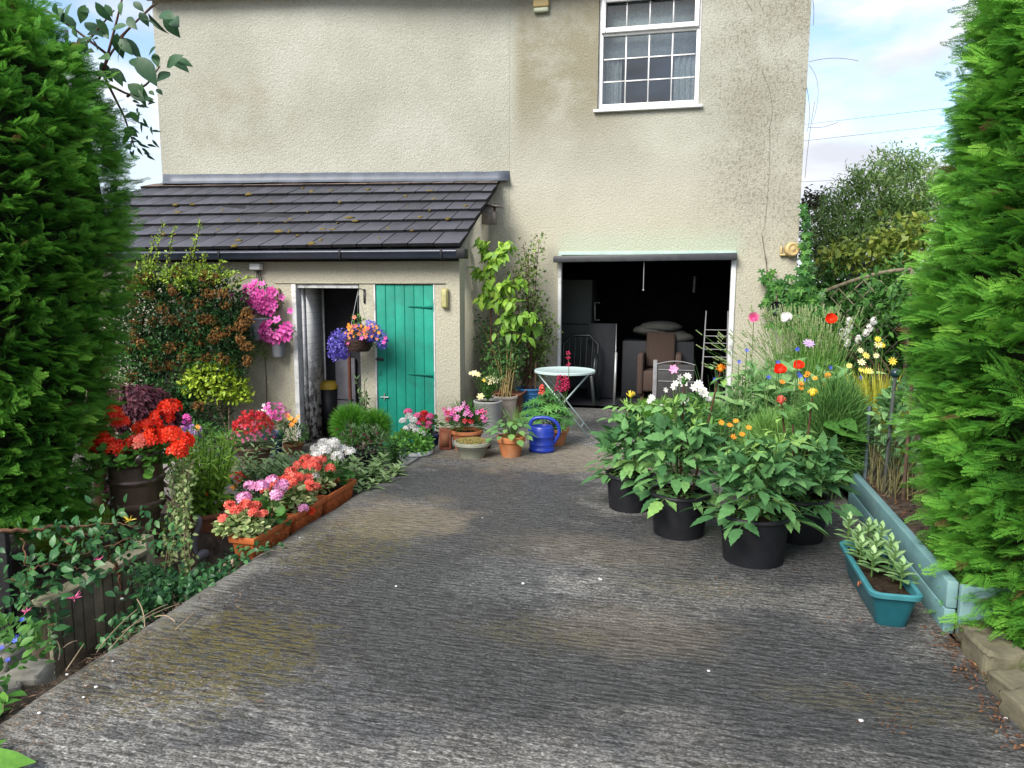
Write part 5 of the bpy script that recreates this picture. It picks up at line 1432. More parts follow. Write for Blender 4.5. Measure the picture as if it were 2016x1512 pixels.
mb = MB(); box(mb, (-3.24, yb + .025, -.55), (-3.16, yb + .10, .06)); mb.build('post', plain('pale_fence_post', (.22, .21, .15), .9, .15, .25, 10, .4, 50), r, world=True, bevel=.006)
BLKW = plain('black_board', (.012, .012, .013), .8, .2, .4, 20, .5, 60)  # boards in one uneven near-black tone
r = empty('black_boards', (-3.75, 2.86, -.5), 'near black upright boards under the left hedge', 'fence')
for k in range(8): 
    x = -4.35 + k*.125; mb = MB(); box(mb, (x, 2.90 + .012*(k % 2), -.5), (x + .12, 2.93 + .012*(k % 2), .34)); mb.build('board', BLKW, r, world=True, bevel=.004)
# gravel and stones
r = MB()
GRAV = plain('pale_gravel', (.34, .27, .20), .85, .2, .35, 30, .2, 60, tintvar=.5)
n = 1500; P = np.stack([rng.uniform(-3.15, -2.5, n), rng.uniform(3.35, 4.25, n), np.zeros(n)], 1); keep = (P[:, 0] < -2.56 + 0*P[:, 1]); P = P[keep]; P[:, 2] = gz(P[:, 0], P[:, 1]) + .006
scatter(r, OCT, P, nrm(rng.normal(0, .3, (len(P), 3)) + [0, 1, 0]), nrm(rng.normal(0, .3, (len(P), 3)) + [0, 0, 1]), rng.uniform(.008, .017, len(P)), rng.uniform(0, 1, len(P)))
o = tag(r.build('gravel', GRAV), 'pale pea gravel round the brown pot at the drive edge', 'gravel', kind='stuff')
ROCK = plain('mossy_sandstone', (.13, .118, .08), .9, .15, .35, 9, .9, 28, dirt=(.065, .078, .025, 1))
def rock(name, c, r_, label, rz=0., seed=1, grp=None, mat=None):
    import bmesh
    g = np.random.default_rng(seed); bm = bmesh.new(); bmesh.ops.create_cube(bm, size=2.0); bmesh.ops.bevel(bm, geom=bm.edges[:], offset=.32, segments=3, affect='EDGES', profile=.6)
    bmesh.ops.subdivide_edges(bm, edges=bm.edges[:], cuts=2, use_grid_fill=True)
    for v in bm.verts:
        k = 1 + .06*math.sin(v.co.x*4 + seed) * math.cos(v.co.y*5 + seed*2) + .05*math.sin(v.co.z*6 + v.co.x*3 + seed) + g.normal(0, .022); v.co *= k
    me = bpy.data.meshes.new(name); 
    for v in bm.verts: v.co = Vector((v.co.x*r_[0], v.co.y*r_[1], v.co.z*r_[2] + r_[2]*.8))
    bm.to_mesh(me); bm.free(); me.materials.append(mat or ROCK); me.polygons.foreach_set('use_smooth', [True]*len(me.polygons))
    o = bpy.data.objects.new(name, me); COL.objects.link(o); o.location = c; o.rotation_euler = (0, 0, rz); tag(o, label, 'stone', grp); return o
ROCK2 = plain('grey_rockery_stone', (.23, .22, .19), .9, .15, .3, 7, .8, 28, dirt=(.14, .145, .11, 1))
rock('rockery_stone', (*G(58, 1345, -.06)[:2], -.09), (.075, .08, .055), 'rounded grey rockery stone beside the drive, nearest to it', .4, 3, 'rockery stones at the lower left', ROCK2)
rock('rockery_stone', (*G(6, 1312, -.06)[:2], -.09), (.085, .075, .06), 'larger flat grey stone at the left frame edge under the black boards', .1, 5, 'rockery stones at the lower left', ROCK2)
rock('rockery_stone', (*G(-8, 1372, -.06)[:2], -.09), (.085, .075, .05), 'low grey stone nearly hidden by forget me nots', .9, 8, 'rockery stones at the lower left', ROCK2)
# honeysuckle sprawling over the fence
q = np.array([-3.05, 3.2, -.5]); r = empty('honeysuckle', q, 'straggling honeysuckle with pink flowers hanging over the low fence', 'climbing plant')
ml = MB(); ms = MB()
def vine(pts, n, w=.008, lsz=.055, tint=(.1, .9), spread=.05, tpl=OV):
    P = np.array([D(a, b, c_) for a, b, c_ in pts]) - q
    t = np.linspace(0, 1, len(P)); tt = np.linspace(0, 1, 24); C_ = np.stack([np.interp(tt, t, P[:, k]) for k in range(3)], 1); C_[1:-1] += rng.normal(0, .006, (22, 3)); tube(ms, C_, np.linspace(w, w*.45, 24), 5, cap=False)
    i = rng.integers(2, 24, n); L_ = C_[i] + rng.normal(0, spread, (n, 3))
    scatter(ml, tpl, L_, nrm(rng.normal(0, .7, (n, 3)) + [.1, -.3, -.1]), nrm(rng.normal(0, .45, (n, 3)) + [0, -.4, .9]), lsz*rng.uniform(.6, 1.2, n), rng.uniform(*tint, n))
vine([(0, 1045, 2.85), (60, 1045, 2.95), (110, 1035, 3.05), (190, 1055, 3.2), (240, 1075, 3.3)], 40, .013, .05)
vine([(140, 1040, 3.1), (200, 1030, 3.2), (270, 1035, 3.3), (330, 1060, 3.4)], 110, .006, .05, spread=.07)
vine([(120, 1060, 3.0), (160, 1090, 3.0), (200, 1080, 3.1), (260, 1060, 3.2), (330, 1075, 3.35)], 120, .005, .052, spread=.07)
vine([(60, 1120, 2.9), (100, 1110, 2.9), (150, 1120, 2.95), (190, 1110, 3.0)], 105, .005, .062, spread=.065)
vine([(15, 1180, 2.85), (50, 1200, 2.85), (80, 1230, 2.85), (110, 1230, 2.85)], 70, .005, .062, spread=.06)
vine([(40, 1060, 2.85), (55, 1120, 2.85), (60, 1200, 2.85)], 22, .005, .05)
vine([(20, 1140, 2.85), (70, 1160, 2.9), (100, 1150, 2.9)], 45, .005, .055)
vine([(215, 1095, 3.25), (235, 1130, 3.3), (240, 1180, 3.35)], 4, .012, .05)
o = ml.build('foliage', IVYG, r); ms.build('stems', plain('honeysuckle_bark', (.14, .075, .045), .85, .15, .35, 40, .3), r)
TUBEF = leaf(.22, 4, .3, -.5, .5)
for px, py, Y_, sc_ in ((147, 1178, 2.92, 1.), (52, 1205, 2.83, .7), (195, 1103, 3.05, .7), (255, 1025, 3.25, .9)):
    c = D(px, py, Y_ - .05) - q; mb = MB(); n = 14; d = nrm(np.stack([np.cos(np.arange(n)*2.4), np.sin(np.arange(n)*2.4)*.6 - .3, rng.uniform(.2, 1, n)], 1)); scatter(mb, TUBEF, np.tile(c, (n, 1)), d, rdir(n), .04*sc_, rng.uniform(.2, 1, n)); mb.build('flower', YELLOW if py == 1025 else PINK, r)
# green ivy ground cover in the gap beside the drive
r = empty('ivy_patch', (-2.75, 3.4, -.45), 'dark green ivy filling the gap between fence and drive', 'ivy'); q = np.array(r.location)
ml = MB(); ms = MB()
for px, py, Y_, sx, sy, n in ((340, 1150, 3.35, 55, 22, 330), (390, 1160, 3.3, 35, 18, 130), (300, 1180, 3.2, 34, 20, 200), (250, 1225, 3.05, 28, 16, 90), (235, 1255, 2.9, 22, 12, 40), (420, 1125, 3.5, 45, 14, 150), (470, 1095, 3.68, 20, 14, 60), (300, 1130, 3.45, 30, 16, 120), (520, 1078, 3.72, 14, 12, 30)):
    c = D(px, py, Y_) - q; s = mpp(c + q); P = np.tile(c, (n, 1)) + rng.normal(0, .62, (n, 3))*[sx*s, .09, sy*s]
    scatter(ml, OV, P, nrm(rng.normal(0, .7, (n, 3)) + [.2, -.3, 0]), nrm(rng.normal(0, .45, (n, 3)) + [0, -.35, .9]), .044*rng.uniform(.6, 1.2, n), np.clip(rng.uniform(0, .9, n), 0, 1))
ml.build('foliage', IVYG, r)
tw = [((190, 1285), (220, 1240), (270, 1200)), ((215, 1280), (270, 1210), (330, 1190)), ((240, 1245), (300, 1205), (350, 1190)), ((285, 1235), (285, 1200), (270, 1180)), ((345, 1225), (330, 1205), (305, 1215)), ((345, 1240), (365, 1222), (385, 1205)), ((130, 1320), (150, 1290), (165, 1268)), ((115, 1300), (122, 1275), (112, 1262)), ((125, 1275), (140, 1262), (152, 1262))]
for k, t in enumerate(tw):
    zt_ = .02 if k > 2 else -.03; P = np.array([G(a, b, zt_ + .03*(i == 1)) for i, (a, b) in enumerate(t)]) - q; tube(ms, bez(P[0], P[1], P[2], 9), .0028, 5, cap=False)
ms.build('twigs', PALEST, r)

# bottom-left corner: leaf litter, forget-me-nots, foxglove leaves
n = 900; P = np.stack([rng.normal(-2.36, .13, n), rng.uniform(1.75, 2.75, n), np.zeros(n)], 1); P[:, 0] -= (2.3 - P[:, 1])*-.10; P[:, 2] = np.where(P[:, 0] > -2.45, .006, gz(P[:, 0], P[:, 1]) + .008) + rng.uniform(0, .012, n)
mb = MB(); scatter(mb, leaf(.10, 2, .1, .1, .8), P, nrm(rng.normal(0, 1, (n, 3))*[1, 1, .06]), nrm(rng.normal(0, .25, (n, 3)) + [0, 0, 1]), rng.uniform(.012, .05, n), rng.uniform(0, 1, n))
LITTER = LM('dry_litter', (.03, .019, .014), (.085, .055, .038), (.22, .14, .08), rough=.9, trans=.05)
tag(mb.build('leaf_litter', LITTER), 'brown leaf litter and needles at the lower left edge of the drive', 'leaf litter', kind='stuff')
r = empty('forget_me_not', (-2.72, 2.18, -.03), 'small forget me nots with blue flowers at the left frame edge', 'flower clump')
mb = MB(); bush(mb, (-.02, .05, .08), (.20, .28, .16), 260, OV, .05, (.2, .9), zmin=-.2); mb.build('foliage', MIDG, r)
for k in range(10): bloom(r, (rng.uniform(-.1, .17), rng.uniform(-.2, .25), rng.uniform(.12, .26)), (.2, -.6, .8), .011, CORN, P5)
r = empty('foxglove_rosette', (-2.30, 1.70, -.02), 'large fresh green leaves in the bottom left corner', 'plant')
mb = MB(); BIG = leaf(.56, 8, .12, .25, .8, .05)
for a, l, t, dx in ((.35, .26, .75, .02), (.05, .22, .8, -.05), (1.1, .2, .6, -.03), (1.9, .24, .6, -.1), (2.6, .22, .5, -.1), (-.5, .2, .8, 0), (1.5, .16, .9, .05)): scatter(mb, BIG, [(dx, 0, .03)], [(math.cos(a), math.sin(a), .35)], [(0, -.2, 1)], l, t)
mb.build('leaves', LM('foxglove_leaf', (.03, .09, .02), (.06, .17, .03), (.11, .25, .04)), r)
r = empty('primrose_plant', (-2.52, 1.98, -.02), 'clump of crinkled primrose leaves, some yellowing, beside the leaf litter', 'plant')
mb = MB(); n = 34; a = rng.uniform(0, 6.28, n); scatter(mb, BIG, np.stack([rng.normal(-.02, .05, n), rng.normal(.05, .10, n), np.full(n, .02)], 1), np.stack([np.cos(a), np.sin(a), rng.uniform(.2, .9, n)], 1), [0, 0, 1], rng.uniform(.06, .12, n), rng.uniform(.1, .9, n)); mb.build('leaves', MATS['foxglove_leaf'], r)

# apple branch at the top left
q = np.array([-3.9, 4.6, 2.9]); r = empty('apple_branch', (-3.9, 4.6, -.3), 'leafy tree branches with large dark leaves reaching across the top left sky', 'tree')
q = np.array(r.location); ml = MB(); ms = MB()
tube(ms, bez((-.5, .1, 0), (-.55, .1, 2), (-.35, 0, 3.2), 9), np.linspace(.07, .03, 9), 8, cap=False)
AY = 4.4
br = [((180, 190), (215, 110), (250, 60), (300, 10)), ((205, 135), (225, 60), (240, 0), (250, -40)), ((215, 110), (150, 60), (90, 20), (40, 0)), ((250, 190), (290, 165), (315, 130)), ((200, 160), (250, 185), (275, 190), (300, 200)), ((150, 110), (190, 60), (225, 20)), ((230, 80), (270, 40), (310, 5)), ((205, 150), (245, 230), (265, 290))]
for b in br:
    P = np.array([D(x, y, AY + .05) for x, y in b]) - q; tt = np.linspace(0, 1, 14); t = np.linspace(0, 1, len(P)); C_ = np.stack([np.interp(tt, t, P[:, k]) for k in range(3)], 1); tube(ms, C_, np.linspace(.010, .004, 14), 5, cap=False)
lv = [(195, 15, 40), (250, 40, 35), (245, 60, 45), (270, 30, 35), (225, 90, 45), (260, 115, 55), (240, 75, 40), (210, 60, 35), (175, 40, 40), (160, 20, 35), (140, 70, 35), (180, 75, 35), (195, 115, 40), (215, 130, 35), (330, 140, 45), (310, 100, 30), (330, 35, 40), (305, 20, 40), (340, 115, 40), (255, 165, 40), (275, 175, 30), (120, 35, 35), (100, 10, 35), (80, 25, 30), (150, 45, 30), (230, 5, 30), (275, 5, 30), (165, 100, 35), (135, 10, 40), (285, 190, 22), (300, 175, 18), (250, 225, 30), (240, 250, 35), (260, 265, 35), (185, 145, 30), (130, 100, 30)]
BIGL = leaf(.55, 6, .12, .3, .85)
for px, py, l in lv:
    for _ in range(2):
        c = D(px + rng.normal(0, 8), py + rng.normal(0, 8), AY + rng.uniform(-.12, .12)) - q; s = mpp(c + q); scatter(ml, BIGL, [c], [nrm(np.array([rng.normal(.4, .6), rng.normal(-.2, .3), rng.normal(-.5, .4)]))], [nrm(np.array([rng.normal(0, .4), -.7, .6]))], l*s*rng.uniform(.8, 1.2), rng.random())
for k in range(26):
    c = D(rng.uniform(255, 300), rng.uniform(190, 320), AY + .1) - q
    scatter(ml, LANCE, [c], [nrm(np.array([.6, -.1, -.4]) + rng.normal(0, .3, 3))], [[0, -1, .3]], .075, .3)
ml.build('foliage', LM('apple_leaf', (.014, .040, .022), (.03, .08, .04), (.06, .13, .05), rough=.45), r); ms.build('branches', BROWNST, r)
# ================================================================== pots by the house corner, table, watering can
def ground(px, py): return G(px, py, 0.0)
def lathe_at(prof, px): pass
# terracotta square block / chimney brick
c = ground(874, 886); r = empty('terracotta_block', c, 'square brick red clay block standing against the outhouse corner', 'block')
mb = MB(); s = mpp(c); w = 24*s; box(mb, (-w/2, 0, 0), (w/2, w*.9, up_to(c, 846)), rot=Rz(.25)); mb.build('clay_block', plain('brick_clay', (.20, .062, .038), .85, .2, .3, 14, .3, 60, dirt=(.28, .13, .09, 1)), r, bevel=.008)
mb = MB(); box(mb, (-w*.3, -.004, .03), (w*.3, -.0005, up_to(c, 852)), rot=Rz(.25), piv=(0, w*.45, 0)); mb.build('worn_face', TERRA3, r)
# pink dianthus in terracotta
def dianthus(px, py, label, rt, rb, h, mat, R, hh, mats, n):
    c = ground(px, py) + np.array([0, rb, 0]); r = empty('potted_dianthus', c, label, 'potted plant'); pot(r, rt, rb, h, mat)
    mb = MB(); P, d = ell(520, (0, 0, h + hh*.35), (R, R*.8, hh*.6), .4, -.7); m = len(P); blades(mb, P - d*.06, P + nrm(d + [0, 0, .4])*.09, .007, 2, .2, rng.uniform(0, .7, m)); mb.build('foliage', MIDG, r)
    for k in range(n):
        a = rng.uniform(0, 6.28); q = math.sqrt(rng.random()); p = np.array([R*q*math.cos(a)*1.05, -R*.5*abs(math.sin(a)) - .02, h + hh*(.35 + .7*rng.random()*(1 - .4*q))])
        bloom(r, p, (rng.normal(0, .4), -1, .35), .027, mats[k % len(mats)], P5, centre=MAROON if k % 3 else None, csize=.4)
dianthus(912, 888, 'terracotta pot of pink and magenta dianthus at the outhouse corner', .15, .115, .19, TERRA, .22, .27, [PINK, MAG, MAG, LPINK, RED], 44)
# sedum bowl
c = ground(922, 905) + np.array([0, .13, 0]); s = mpp(c); r = empty('sedum_bowl', c, 'wide grey green bowl of golden stonecrop on the slab', 'potted plant')
SAGEP = plain('grey_green_plastic', (.235, .24, .185), .5, .35, .12, 6, .05)
pot(r, 34*s, 24*s, up_to(c, 868), SAGEP, rim=.032, lip=.012, rings=(.10,))
hb = up_to(c, 868); mb = MB(); P = np.stack([rng.uniform(-1, 1, 1300), rng.uniform(-1, 1, 1300), np.zeros(1300)], 1); P = P[(P[:, 0]**2 + P[:, 1]**2) < .92]*[31*s, 31*s, 1]; P[:, 2] = hb - .012 + .02*(1 - (P[:, 0]**2 + P[:, 1]**2)/(31*s)**2) + rng.uniform(0, .015, len(P))
scatter(mb, OCT, P, [0, 1, 0], rdir(len(P)), rng.uniform(.005, .010, len(P)), rng.uniform(0, 1, len(P))); mb.build('stonecrop', LM('stonecrop', (.20, .22, .04), (.40, .36, .10), (.42, .20, .12)), r)
# pine cone like ball between bowl and hydrangea
c = ground(958, 884); r = empty('pine_cone', c, 'dark pine cone lying between the sedum bowl and terracotta pot', 'pine cone')
mb = MB(); blob(mb, (0, 0, .045), (.035, .05, .04), 2, .02); P, d = ell(90, (0, 0, .045), (.037, .052, .043), .98, -1); scatter(mb, K5, P, nrm(np.cross(d, [0, 1, .2])), d, .026, .5); mb.build('scales', plain('cone_brown', (.03, .022, .02), .8, .2), r)
# hydrangea
c = ground(1001, 902) + np.array([0, .10, 0]); s = mpp(c); r = empty('potted_hydrangea', c, 'young round leaved hydrangea in a plain terracotta pot', 'potted plant')
pot(r, 26*s, 18.5*s, up_to(c, 858), plain('orange_terracotta', (.42, .155, .06), .8, .2, .2, 7, .2, 60, dirt=(.34, .19, .12, 1)), rim=.05, lip=.010)
hb = up_to(c, 858); mb = MB(); ms = MB()
BR = leaf(.72, 6, .12, .25, .85, .06)
for k in range(34):
    a = k*2.4; q = math.sqrt((k + .5)/34); e = np.array([.20*q*math.cos(a), .17*q*math.sin(a), hb + .17 - .17*q*q + rng.normal(0, .02)]); tube(ms, bez((0, 0, hb - .03), e*[.4, .4, 1.03], e, 5), .003, 4)
    d = nrm(np.array([math.cos(a), math.sin(a), -.25])); scatter(mb, BR, [e], [d], [nrm(np.array([math.cos(a)*.3, math.sin(a)*.3 - .25, 1]))], rng.uniform(.06, .10), rng.uniform(.2, .8))
blades(mb, np.tile([.03, .03, hb], (40, 1)), np.array([.03, .03, hb]) + rng.normal(0, 1, (40, 3))*[.07, .05, .03] + [0, 0, .25], .006, 3, .2, rng.uniform(.7, 1, 40))
mb.build('foliage', LM('hydrangea_green', (.05, .13, .05), (.09, .20, .075), (.18, .30, .08)), r); ms.build('stems', STEM, r)
# blue watering can
c = ground(1063, 892) + np.array([0, .09, 0]); s = mpp(c); r = empty('watering_can', c, 'royal blue plastic watering can with a looped handle', 'watering can', rz=.05)
CAN = plain('blue_plastic', (.012, .035, .30), .32, .5, .12, 5, .03)
hb = up_to(c, 838); R0 = 25*s
prof = [(0, .0), (R0*.98, 0), (R0*1.04, .012), (R0*1.04, .03), (R0, .036), (R0*.99, hb*.28), (R0*1.02, hb*.30), (R0*.99, hb*.32), (R0*.98, hb*.58), (R0*1.02, hb*.60), (R0*.99, hb*.62), (R0*1.0, hb*.78), (R0*.94, hb*.86), (R0*.90, hb*.95), (R0*.84, hb), (R0*.78, hb*1.0), (R0*.76, hb*.93)]
mb = MB(); lathe(mb, prof, 40, sy=.85); disc(mb, R0*.77, hb*.93, 24, sy=.85); mb.build('can_body', CAN, r, smooth=True)
mb = MB(); X = lambda px: (px - 1063)*s; Zc = lambda py: up_to(c, py)
hp = [(X(1040), 0, Zc(846)), (X(1040), 0, Zc(832)), (X(1047), 0, Zc(824)), (X(1062), 0, Zc(821.5)), (X(1080), 0, Zc(823)), (X(1094), 0, Zc(832)), (X(1098), 0, Zc(845)), (X(1096), 0, Zc(857)), (X(1088), 0, Zc(868)), (X(1084), 0, Zc(876))]
tt = np.linspace(0, 1, 40); HP = np.array(hp); hs = np.stack([np.interp(tt, np.linspace(0, 1, 10), HP[:, k]) for k in range(3)], 1)
for _ in range(4): hs[1:-1] = (hs[:-2] + hs[1:-1]*2 + hs[2:])/4
tube(mb, hs, .017, 10); mb.build('handle', CAN, r, smooth=True)
mb = MB(); tube(mb, [(-R0*.7, .05, .05), (-R0*1.25, .22, hb*.7), (-R0*1.4, .30, hb*.95)], [.026, .018, .014], 10); lathe(mb, [(0, 0), (.012, 0), (.035, .05), (.035, .056), (0, .062)], 20, c=(-R0*1.42, .31, hb*.95)); mb.build('spout', CAN, r, smooth=True)
# lupin in terracotta pot
c = ground(1090, 880) + np.array([0, .12, 0]); s = mpp(c); r = empty('potted_lupin', c, 'lupin with dark pink flower spikes in a terracotta pot behind the watering can', 'potted plant')
hb = up_to(c, 842); pot(r, .125, .085, hb, plain('lupin_pot_clay', (.40, .16, .075), .75, .25, .2, 7, .15, 60), rim=.03)
mb = MB(); ms = MB(); PALM = leaf(.20, 4, .3, .15, .8)
for k in range(54):
    a = k*2.4; q = math.sqrt((k + .5)/54); e = np.array([-.10 + .27*q*math.cos(a), .20*q*math.sin(a), hb + .30 - .24*q*q + rng.normal(0, .03)]); tube(ms, bez((0, 0, hb - .03), e*[.4, .4, 1.0], e, 5), .0026, 4)
    n = 9; b = np.linspace(0, 6.28, n, endpoint=False) + rng.random(); tilt = np.array([.25*math.cos(a), .25*math.sin(a) - .3, 1.]); u = nrm(np.cross(tilt, [0, 1, .2])); v = np.cross(nrm(tilt), u)
    scatter(mb, PALM, np.tile(e, (n, 1)), np.cos(b)[:, None]*u + np.sin(b)[:, None]*v + nrm(tilt)*.15, nrm(tilt), rng.uniform(.07, .10), np.clip(rng.uniform(.1, .8) + rng.normal(0, .05, n), 0, 1))
mb.build('foliage', LM('lupin_green', (.03, .10, .03), (.06, .18, .045), (.13, .28, .08)), r)
for px, pt, pb, w in ((1108, 738, 767, 7), (1097, 738, 770, 8), (1112, 742, 762, 6), (1063, 757, 776, 6)):
    x = (px - 1090)*s; zb, ztp = up_to(c, pb), up_to(c, pt); tube(ms, bez((0, 0, hb), (x*.8, -.02, zb*.7), (x, -.05, ztp), 8), .004, 5)
    n = 90; t = rng.random(n); a = np.arange(n)*2.4; rad = w*s*(1 - .6*t); P = np.stack([x + rad*np.cos(a), -.05 + rad*np.sin(a), zb + (ztp - zb)*t], 1); mb = MB(); scatter(mb, OCT, P, np.stack([np.cos(a), np.sin(a), .3 + 0*a], 1), [0, 0, 1], .010, rng.uniform(0, .7, n)); mb.build('flower_spike', CORAL if px == 1063 else LM('lupin_red', (.30, .01, .05), (.50, .025, .10), (.65, .06, .16)), r)
x = (1119 - 1090)*s; z0, z1 = up_to(c, 760), up_to(c, 694); pp = bez((.02, 0, hb), (x*1.1, -.03, z0), ((1113-1090)*s, -.05, z1), 14); tube(ms, pp, np.linspace(.005, .003, 14), 5)
mb = MB(); n = 30; scatter(mb, OCT, np.repeat(pp[-3:], 10, 0) + rng.normal(0, .010, (30, 3)), [0, 0, 1], rdir(30), .011, rng.uniform(0, 1, 30)); mb.build('flower_spike', LM('lupin_red'), r)
ms.build('stems', STEM, r)
# the group behind: grey pot, pale pot, square terracotta, blue pot
GREYC = plain('grey_fibre_clay', (.33, .33, .325), .85, .2, .15, 9, .2, 50, dirt=(.24, .235, .22, 1)); BUFF = plain('limed_clay', (.42, .36, .30), .85, .2, .15, 9, .2, 50, dirt=(.30, .22, .17, 1))
c = G(955, 845, 0) + np.array([0, .12, 0]); c[2] = 0; s = mpp(c); r = empty('potted_rose', c, 'grey straight sided pot of pale yellow roses by the wall', 'potted plant')
hb = up_to(c, 788); pot(r, 28*s, 25*s, hb, GREYC, rim=.02, lip=.001)
mb = MB(); ms = MB(); 
for k in range(9):
    e = np.array([rng.uniform(-.20, .16), rng.uniform(-.12, .08), hb + rng.uniform(.12, .40)]); pp = bez((0, 0, hb - .03), (e[0]*.4, e[1]*.4, hb + .2), e, 10); tube(ms, pp, .003, 4); P = np.repeat(pp[2:], 6, 0) + rng.normal(0, .03, (48, 3)); scatter(mb, K5, P, rdir(48), nrm(rng.normal(0, .4, (48, 3)) + [0, 0, 1]), .036, rng.uniform(.1, .9, 48))
for px, py, sc_ in ((931, 735, .042), (938, 737, .036), (966, 744, .05), (972, 747, .045), (963, 751, .04), (952, 747, .036), (956, 745, .032), (943, 780, .046), (923, 735, .026)):
    e = np.array([(px - 955)*s, -.06, up_to(c, py)]); tube(ms, bez((0, 0, hb), (e[0]*.6, -.02, e[2]*.7), e, 6), .0028, 4); bloom(r, e, (rng.normal(0, .4), -.8, .6), sc_, CREAM if px != 952 else YELLOW, P6, layers=3)
mb.build('foliage', MIDG, r); ms.build('stems', STEM, r)
c = G(985, 838, 0) + np.array([.0, .22, 0]); s = mpp(c); r = empty('potted_rambler', c, 'limed clay pot of tangled thorny rose stems behind the grey pot', 'potted plant')
hb = up_to(c, 778); pot(r, 24*s, 20*s, hb, BUFF, rim=.03, lip=.008)
ml = MB(); ms = MB()
def canes(ml, ms, c, hb, targets, n, lsz, Y, tint=(.1, .9), w=.006, tpl=K5, sp=.05):
    for px, py in targets:
        e = D(px, py, Y + rng.uniform(-.12, .08)) - c; pp = bez((rng.normal(0, .04), rng.normal(0, .04), hb - .03), (e[0]*rng.uniform(0, .5), e[1]*.5, hb + (e[2] - hb)*.6), e, 16); tube(ms, pp, np.linspace(w, w*.5, 16), 5, cap=False)
        i = rng.integers(6, 16, n); P = pp[i] + rng.normal(0, sp, (n, 3)); scatter(ml, tpl, P, nrm(rng.normal(0, .8, (n, 3)) + [0, -.2, -.1]), nrm(rng.normal(0, .4, (n, 3)) + [0, -.3, 1]), lsz*rng.uniform(.6, 1.2, n), rng.uniform(*tint, n))
canes(ml, ms, c, hb, [(912, 655), (935, 620), (950, 640), (960, 660), (975, 640), (985, 655), (1000, 640), (1010, 665), (1020, 640), (1030, 660), (1040, 640), (990, 700), (965, 690), (1005, 690), (950, 700), (1020, 610)], 80, .055, 8.75, (.05, .85), sp=.06)
for _ in range(3): canes(ml, ms, c, hb, [(rng.uniform(940, 1060), rng.uniform(600, 720)) for _ in range(3)], 80, .052, 8.8, (.05, .8), sp=.065)
o = ml.build('foliage', LM('rose_green', (.022, .07, .022), (.045, .12, .035), (.11, .20, .05)), r); ms.build('stems', plain('rose_cane', (.20, .15, .06), .7, .2, .3, 30, .1), r)
c = G(1003, 800, 0); c = np.array([D(1002, 800, 8.45)[0], 8.45, 0]); s = mpp(c); r = empty('potted_sapling', c, 'square flared terracotta pot with a tall pale leaved sapling', 'potted plant')
hb = up_to(c, 770); mb = MB(); 
def sq(z, w): return [(-w, -w, z), (w, -w, z), (w, w, z), (-w, w, z)]
V = []; 
for z, w in ((0, .12), (hb*.5, .145), (hb*.82, .15), (hb*.92, .19), (hb, .20), (hb, .175), (hb*.8, .13)): V += sq(z, w)
mb.add(V, [(4*i+j, 4*i+(j+1) % 4, 4*i+4+(j+1) % 4, 4*i+4+j) for i in range(6) for j in range(4)]); mb.build('pot', plain('brown_terracotta', (.16, .07, .04), .8, .2, .3, 8, .2, 60), r, bevel=.012)
mb = MB(); box(mb, (-.13, -.13, hb*.8), (.13, .13, hb*.84)); mb.build('soil', SOILM, r)
ml = MB(); ms = MB(); LF = leaf(.5, 5, .14, .3, .8)
trunk = np.array([np.array(D(x, y, 8.5)) - c for x, y in ((971, 760), (968, 700), (966, 640), (968, 580), (964, 530), (962, 495), (950, 475))]); trunk[0] = (-.12, -.02, hb*.8)
tube(ms, trunk, np.linspace(.014, .005, 7), 6)
for (x0, y0), (x1, y1), n in (((963, 520), (950, 475), 26), ((963, 525), (1005, 478), 34), ((964, 535), (985, 500), 20), ((966, 545), (940, 535), 16), ((966, 560), (952, 565), 12), ((967, 580), (1000, 560), 26), ((967, 590), (1025, 550), 30), ((967, 600), (1010, 590), 24), ((967, 590), (945, 590), 14), ((968, 630), (1050, 620), 26), ((968, 640), (1060, 640), 14), ((968, 650), (1035, 665), 12)):
    a = D(x0, y0, 8.5) - c; b = D(x1, y1, 8.5 + rng.uniform(-.2, .05)) - c; n = int(n*1.7); pp = bez(a, (a+b)/2 + [0, 0, .06], b, 8); tube(ms, pp, .004, 4, cap=False); i = rng.integers(2, 8, n)
    scatter(ml, LF, pp[i] + rng.normal(0, .025, (n, 3)), nrm(rng.normal(0, .6, (n, 3)) + [0, -.1, -.55]), nrm(rng.normal(0, .35, (n, 3)) + [0, -.6, .8]), .135*rng.uniform(.6, 1.15, n), np.clip(rng.uniform(.1, .9, n) + (.1 if y1 < 600 else -.2), 0, 1))
ml.build('foliage', LM('sapling_green', (.07, .16, .02), (.14, .27, .035), (.25, .38, .06)), r); ms.build('trunk', BROWNST, r)
c = np.array([D(1040, 800, 8.75)[0], 8.75, 0]); s = mpp(c); r = empty('potted_rose', c, 'ribbed blue tub with a bushy olive leaved rose by the garage', 'potted plant')
hb = up_to(c, 763); pot(r, .16, .125, hb, plain('blue_tub', (.035, .15, .34), .45, .4, .15, 6, .05), rim=.02, lip=.004, rings=[hb*q for q in (.2, .35, .5, .65, .8)])
ml = MB(); ms = MB(); canes(ml, ms, c, hb, [(1030, 480), (1055, 480), (1040, 500), (1020, 500), (1062, 470), (1035, 535), (1010, 530), (1060, 590), (1070, 600), (1080, 640), (1050, 640), (1070, 680), (1085, 660), (1060, 720), (1045, 690), (1030, 720), (1078, 625)], 90, .065, 9.2, (.0, .9), .007, K5, .06)
ml.build('foliage', LM('bronze_rose_green', (.035, .07, .02), (.075, .13, .03), (.17, .24, .05)), r); ms.build('stems', BROWNST, r)
mb = MB(); tube(mb, [(.10, -.05, hb - .05), (.10, -.05, hb + .32)], .012, 6); mb.build('stake', WOODY, r)

